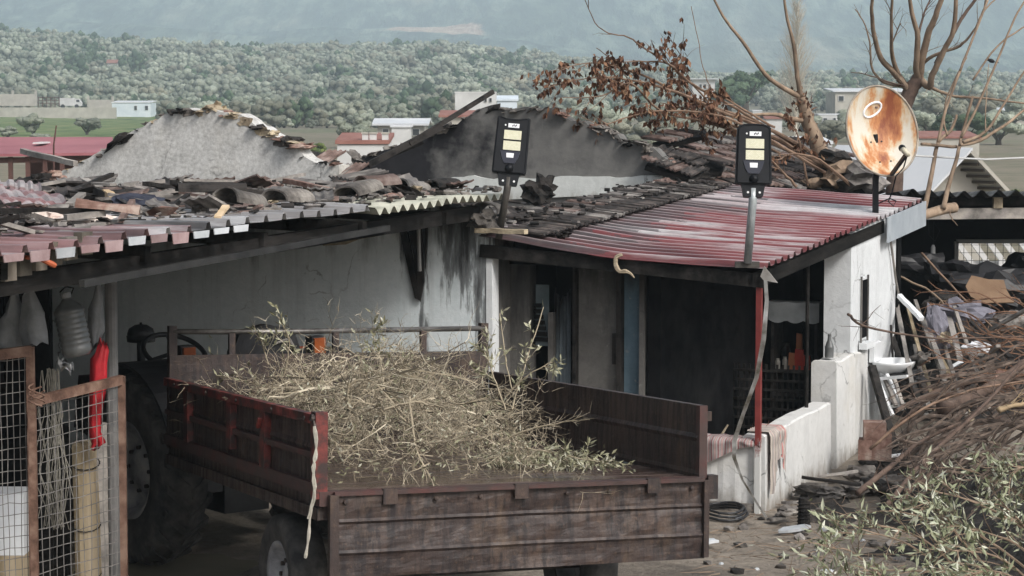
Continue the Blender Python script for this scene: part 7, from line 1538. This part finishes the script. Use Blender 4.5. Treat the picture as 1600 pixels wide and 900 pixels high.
# dark stuff under the olive cuttings
mb = MB(); mb.grid(40, 40, lambda u, v: V((2.4 + 3.6 * u, 14.6 + 6.0 * v, -.02 + (.42 * ss((2.4 + 3.6 * u - 2.7) / 1.8) * ss((v - .02) / .3) * (1 - .5 * ss((v - .75) / .25))) + .12 * fbm(V((u * 7, v * 9, 3)), 4)))); tag(build(mb, 'leaf_litter', M_junk), 'dark mound of litter under the cut olive branches', 'litter', kind='stuff')
OB = [([(1560, 905), (1480, 850), (1400, 800), (1310, 790)], 15.2), ([(1600, 900), (1520, 860), (1430, 850), (1340, 850)], 14.9), ([(1620, 860), (1540, 800), (1460, 770), (1390, 755)], 15.8), ([(1620, 800), (1560, 760), (1500, 735), (1440, 722)], 16.6), ([(1625, 760), (1590, 730), (1550, 705), (1500, 690)], 17.2), ([(1500, 920), (1420, 890), (1350, 880), (1295, 868)], 14.7), ([(1620, 880), (1580, 840), (1530, 820), (1470, 820)], 15.3), ([(1560, 930), (1500, 890), (1450, 885), (1390, 900)], 14.5), ([(1640, 830), (1600, 780), (1570, 750), (1540, 745)], 16.2), ([(1640, 920), (1600, 870), (1550, 850), (1500, 860)], 14.8), ([(1450, 930), (1380, 860), (1330, 820), (1290, 815)], 15.0), ([(1640, 770), (1600, 735), (1575, 715), (1560, 700)], 17.3), ([(1520, 900), (1480, 830), (1420, 790), (1370, 780)], 15.4), ([(1600, 935), (1560, 890), (1520, 885), (1480, 905)], 14.4), ([(1640, 850), (1590, 810), (1540, 790), (1490, 780)], 15.9), ([(1400, 935), (1360, 900), (1330, 880), (1310, 900)], 14.5), ([(1640, 700), (1610, 690), (1590, 692), (1570, 720)], 17.0), ([(1560, 860), (1500, 800), (1470, 750), (1440, 745)], 16.2)]
for i, (px, Y) in enumerate(OB):
    px = [(x, y + 42) for x, y in px]
    sprig('freshly cut olive branch with grey-green leaves in the lower right heap', px, Y, Y - .25, .011, 12, 150, M_oleaf2, 200 + i, .3, (.045, .1), 'olive_branch', 'olive branch', M_bark, 1, .45, .08, 'cut olive branches at the lower right', .13, .15)

# ------------------------------------------------------------------ yard litter
t = thing('charred_log', 'upright black charred log stump on the dirt right of the parapet', 'log', onz(1256, 830, 0)); q = onz(1256, 830, 0); mb = MB(); mb.tube([q - Z * .02, q + Z * .13, q + Z * .27], [.055, .05, .045], 10)
for k in range(8): mb.tube([q + V((math.cos(a_ * .7) * .053, math.sin(a_ * .7) * .053, .02 + .03 * k)) for a_ in range(10)], .006, 4)
build(mb, 'wood', M_char, t)
for i, (px, py, w, l, m, yaw, lb) in enumerate([(1240, 826, .3, .1, M_lipw, .5, 'pale tin sheet lying beside the charred stump'), (1105, 846, .16, .12, M_lipw, .3, 'pale flat tile scrap at the right rear of the trailer'), (1300, 752, .5, .06, M_char, -.1, 'black plank lying at the foot of the pillar'), (1262, 770, .3, .08, M_weath, -.5, 'short grey board by the end of the side parapet'), (1235, 785, .2, .14, M_tileg, .8, 'grey slab scrap near the side parapet'), (1395, 712, .3, .08, M_lens, .1, 'white strip lying under the red blocks'), (1310, 740, .4, .05, M_weath, .3, 'thin grey lath on the rubble by the pillar'), (1213, 810, .16, .1, M_ash, .2, 'grey concrete scrap at the foot of the red post')]):
    q = onz(px, py, .06 if py > 760 else .2); mb = plate(w, l, .02, i + 3, .06); put(mb, 'yard_scrap', m, q, yaw, rs.gauss(0, .1), rs.gauss(0, .1), lb, 'scrap')
mb = MB(); q = onz(1130, 806, .04)
for k in range(3): mb.tube([q + V((math.cos(a_ * .4) * (.2 - .015 * k), math.sin(a_ * .4) * (.28 - .02 * k), .02 + .025 * k + .01 * math.sin(a_ * .9))) for a_ in range(17)], .011, 6)
tag(build(mb, 'hose_coil', M_blk), 'coil of black hose on the dirt behind the tailgate end', 'hose')
for i in range(120):
    px, py = rs.uniform(1010, 1420), rs.uniform(735, 898); q = onz(px, py, yard_z(*onz(px, py, 0).xy)); s = rs.uniform(.012, .05)
    if rs.random() < .5 and px < 1200 and py > 830: continue
    mb = MB(); mb.blob((0, 0, 0), (s * 1.3, s, s * .7), i * 1.9, .5, 1, None, 1.4); put(mb, 'stone', rs.choice([M_ash, M_ash, M_tileg, M_char, M_weath, M_lipw]), q + Z * s * .3, i, 0, 0, 'small stone or rubble bit on the dirt before the veranda', 'stone', 'stones on the dirt yard')
for i, (px, py, s, m) in enumerate([(1275, 765, .1, M_ash), (1345, 740, .12, M_ash), (1370, 720, .14, M_junk), (1300, 770, .08, M_tileg), (1330, 765, .1, M_ash), (1395, 735, .14, M_junk), (1360, 760, .1, M_junk), (1230, 800, .07, M_ash), (1410, 720, .16, M_junk), (1385, 755, .12, M_ash)]):
    q = onz(px, py, .1); mb = MB(); mb.blob((0, 0, 0), (s * 1.5, s, s * .6), i * 1.3, .6, 3, None, 1.5); put(mb, 'rubble_lump', m, q, i, 0, 0, 'earthy lump of rubble on the rise by the white pillar', 'rubble', 'rubble by the white pillar')
mb = MB(); rs = random.Random(55)
for i in range(240):
    px, py = rs.uniform(1110, 1420), rs.uniform(760, 898); q = onz(px, py, .03); d = V((rs.gauss(0, 1), rs.gauss(0, 1), rs.gauss(0, .12))).normalized(); L = rs.uniform(.05, .3); mb.tube([q, q + d * L * .5 + rvec() * .01, q + d * L], [.003, .0025, .0015], 3)
tag(build(mb, 'fallen_twigs', M_bark), 'thin twigs scattered over the dirt by the veranda', 'twigs', kind='stuff')

# ------------------------------------------------------------------ haze over the valley
mb = MB(); mb.hexa([(-3200, -60, -40), (3200, -60, -40), (3200, 4400, -40), (-3200, 4400, -40), (-3200, -60, 420), (3200, -60, 420), (3200, 4400, 420), (-3200, 4400, 420)])
hm = bpy.data.materials.new('haze_air'); hm.use_nodes = True; hm.node_tree.nodes.clear()
pv = hm.node_tree.nodes.new('ShaderNodeVolumePrincipled'); pv.inputs['Color'].default_value = (.76, .91, 1.0, 1); pv.inputs['Density'].default_value = 4.8e-4
oo = hm.node_tree.nodes.new('ShaderNodeOutputMaterial'); hm.node_tree.links.new(pv.outputs[0], oo.inputs['Volume'])
tag(build(mb, 'haze', hm), kind='stuff')

# everything that carries a category and no other kind is a thing, whatever its name
for o_ in bpy.data.objects:
    if o_.parent is None and o_.get('category') and not o_.get('kind'): o_['kind'] = 'thing'
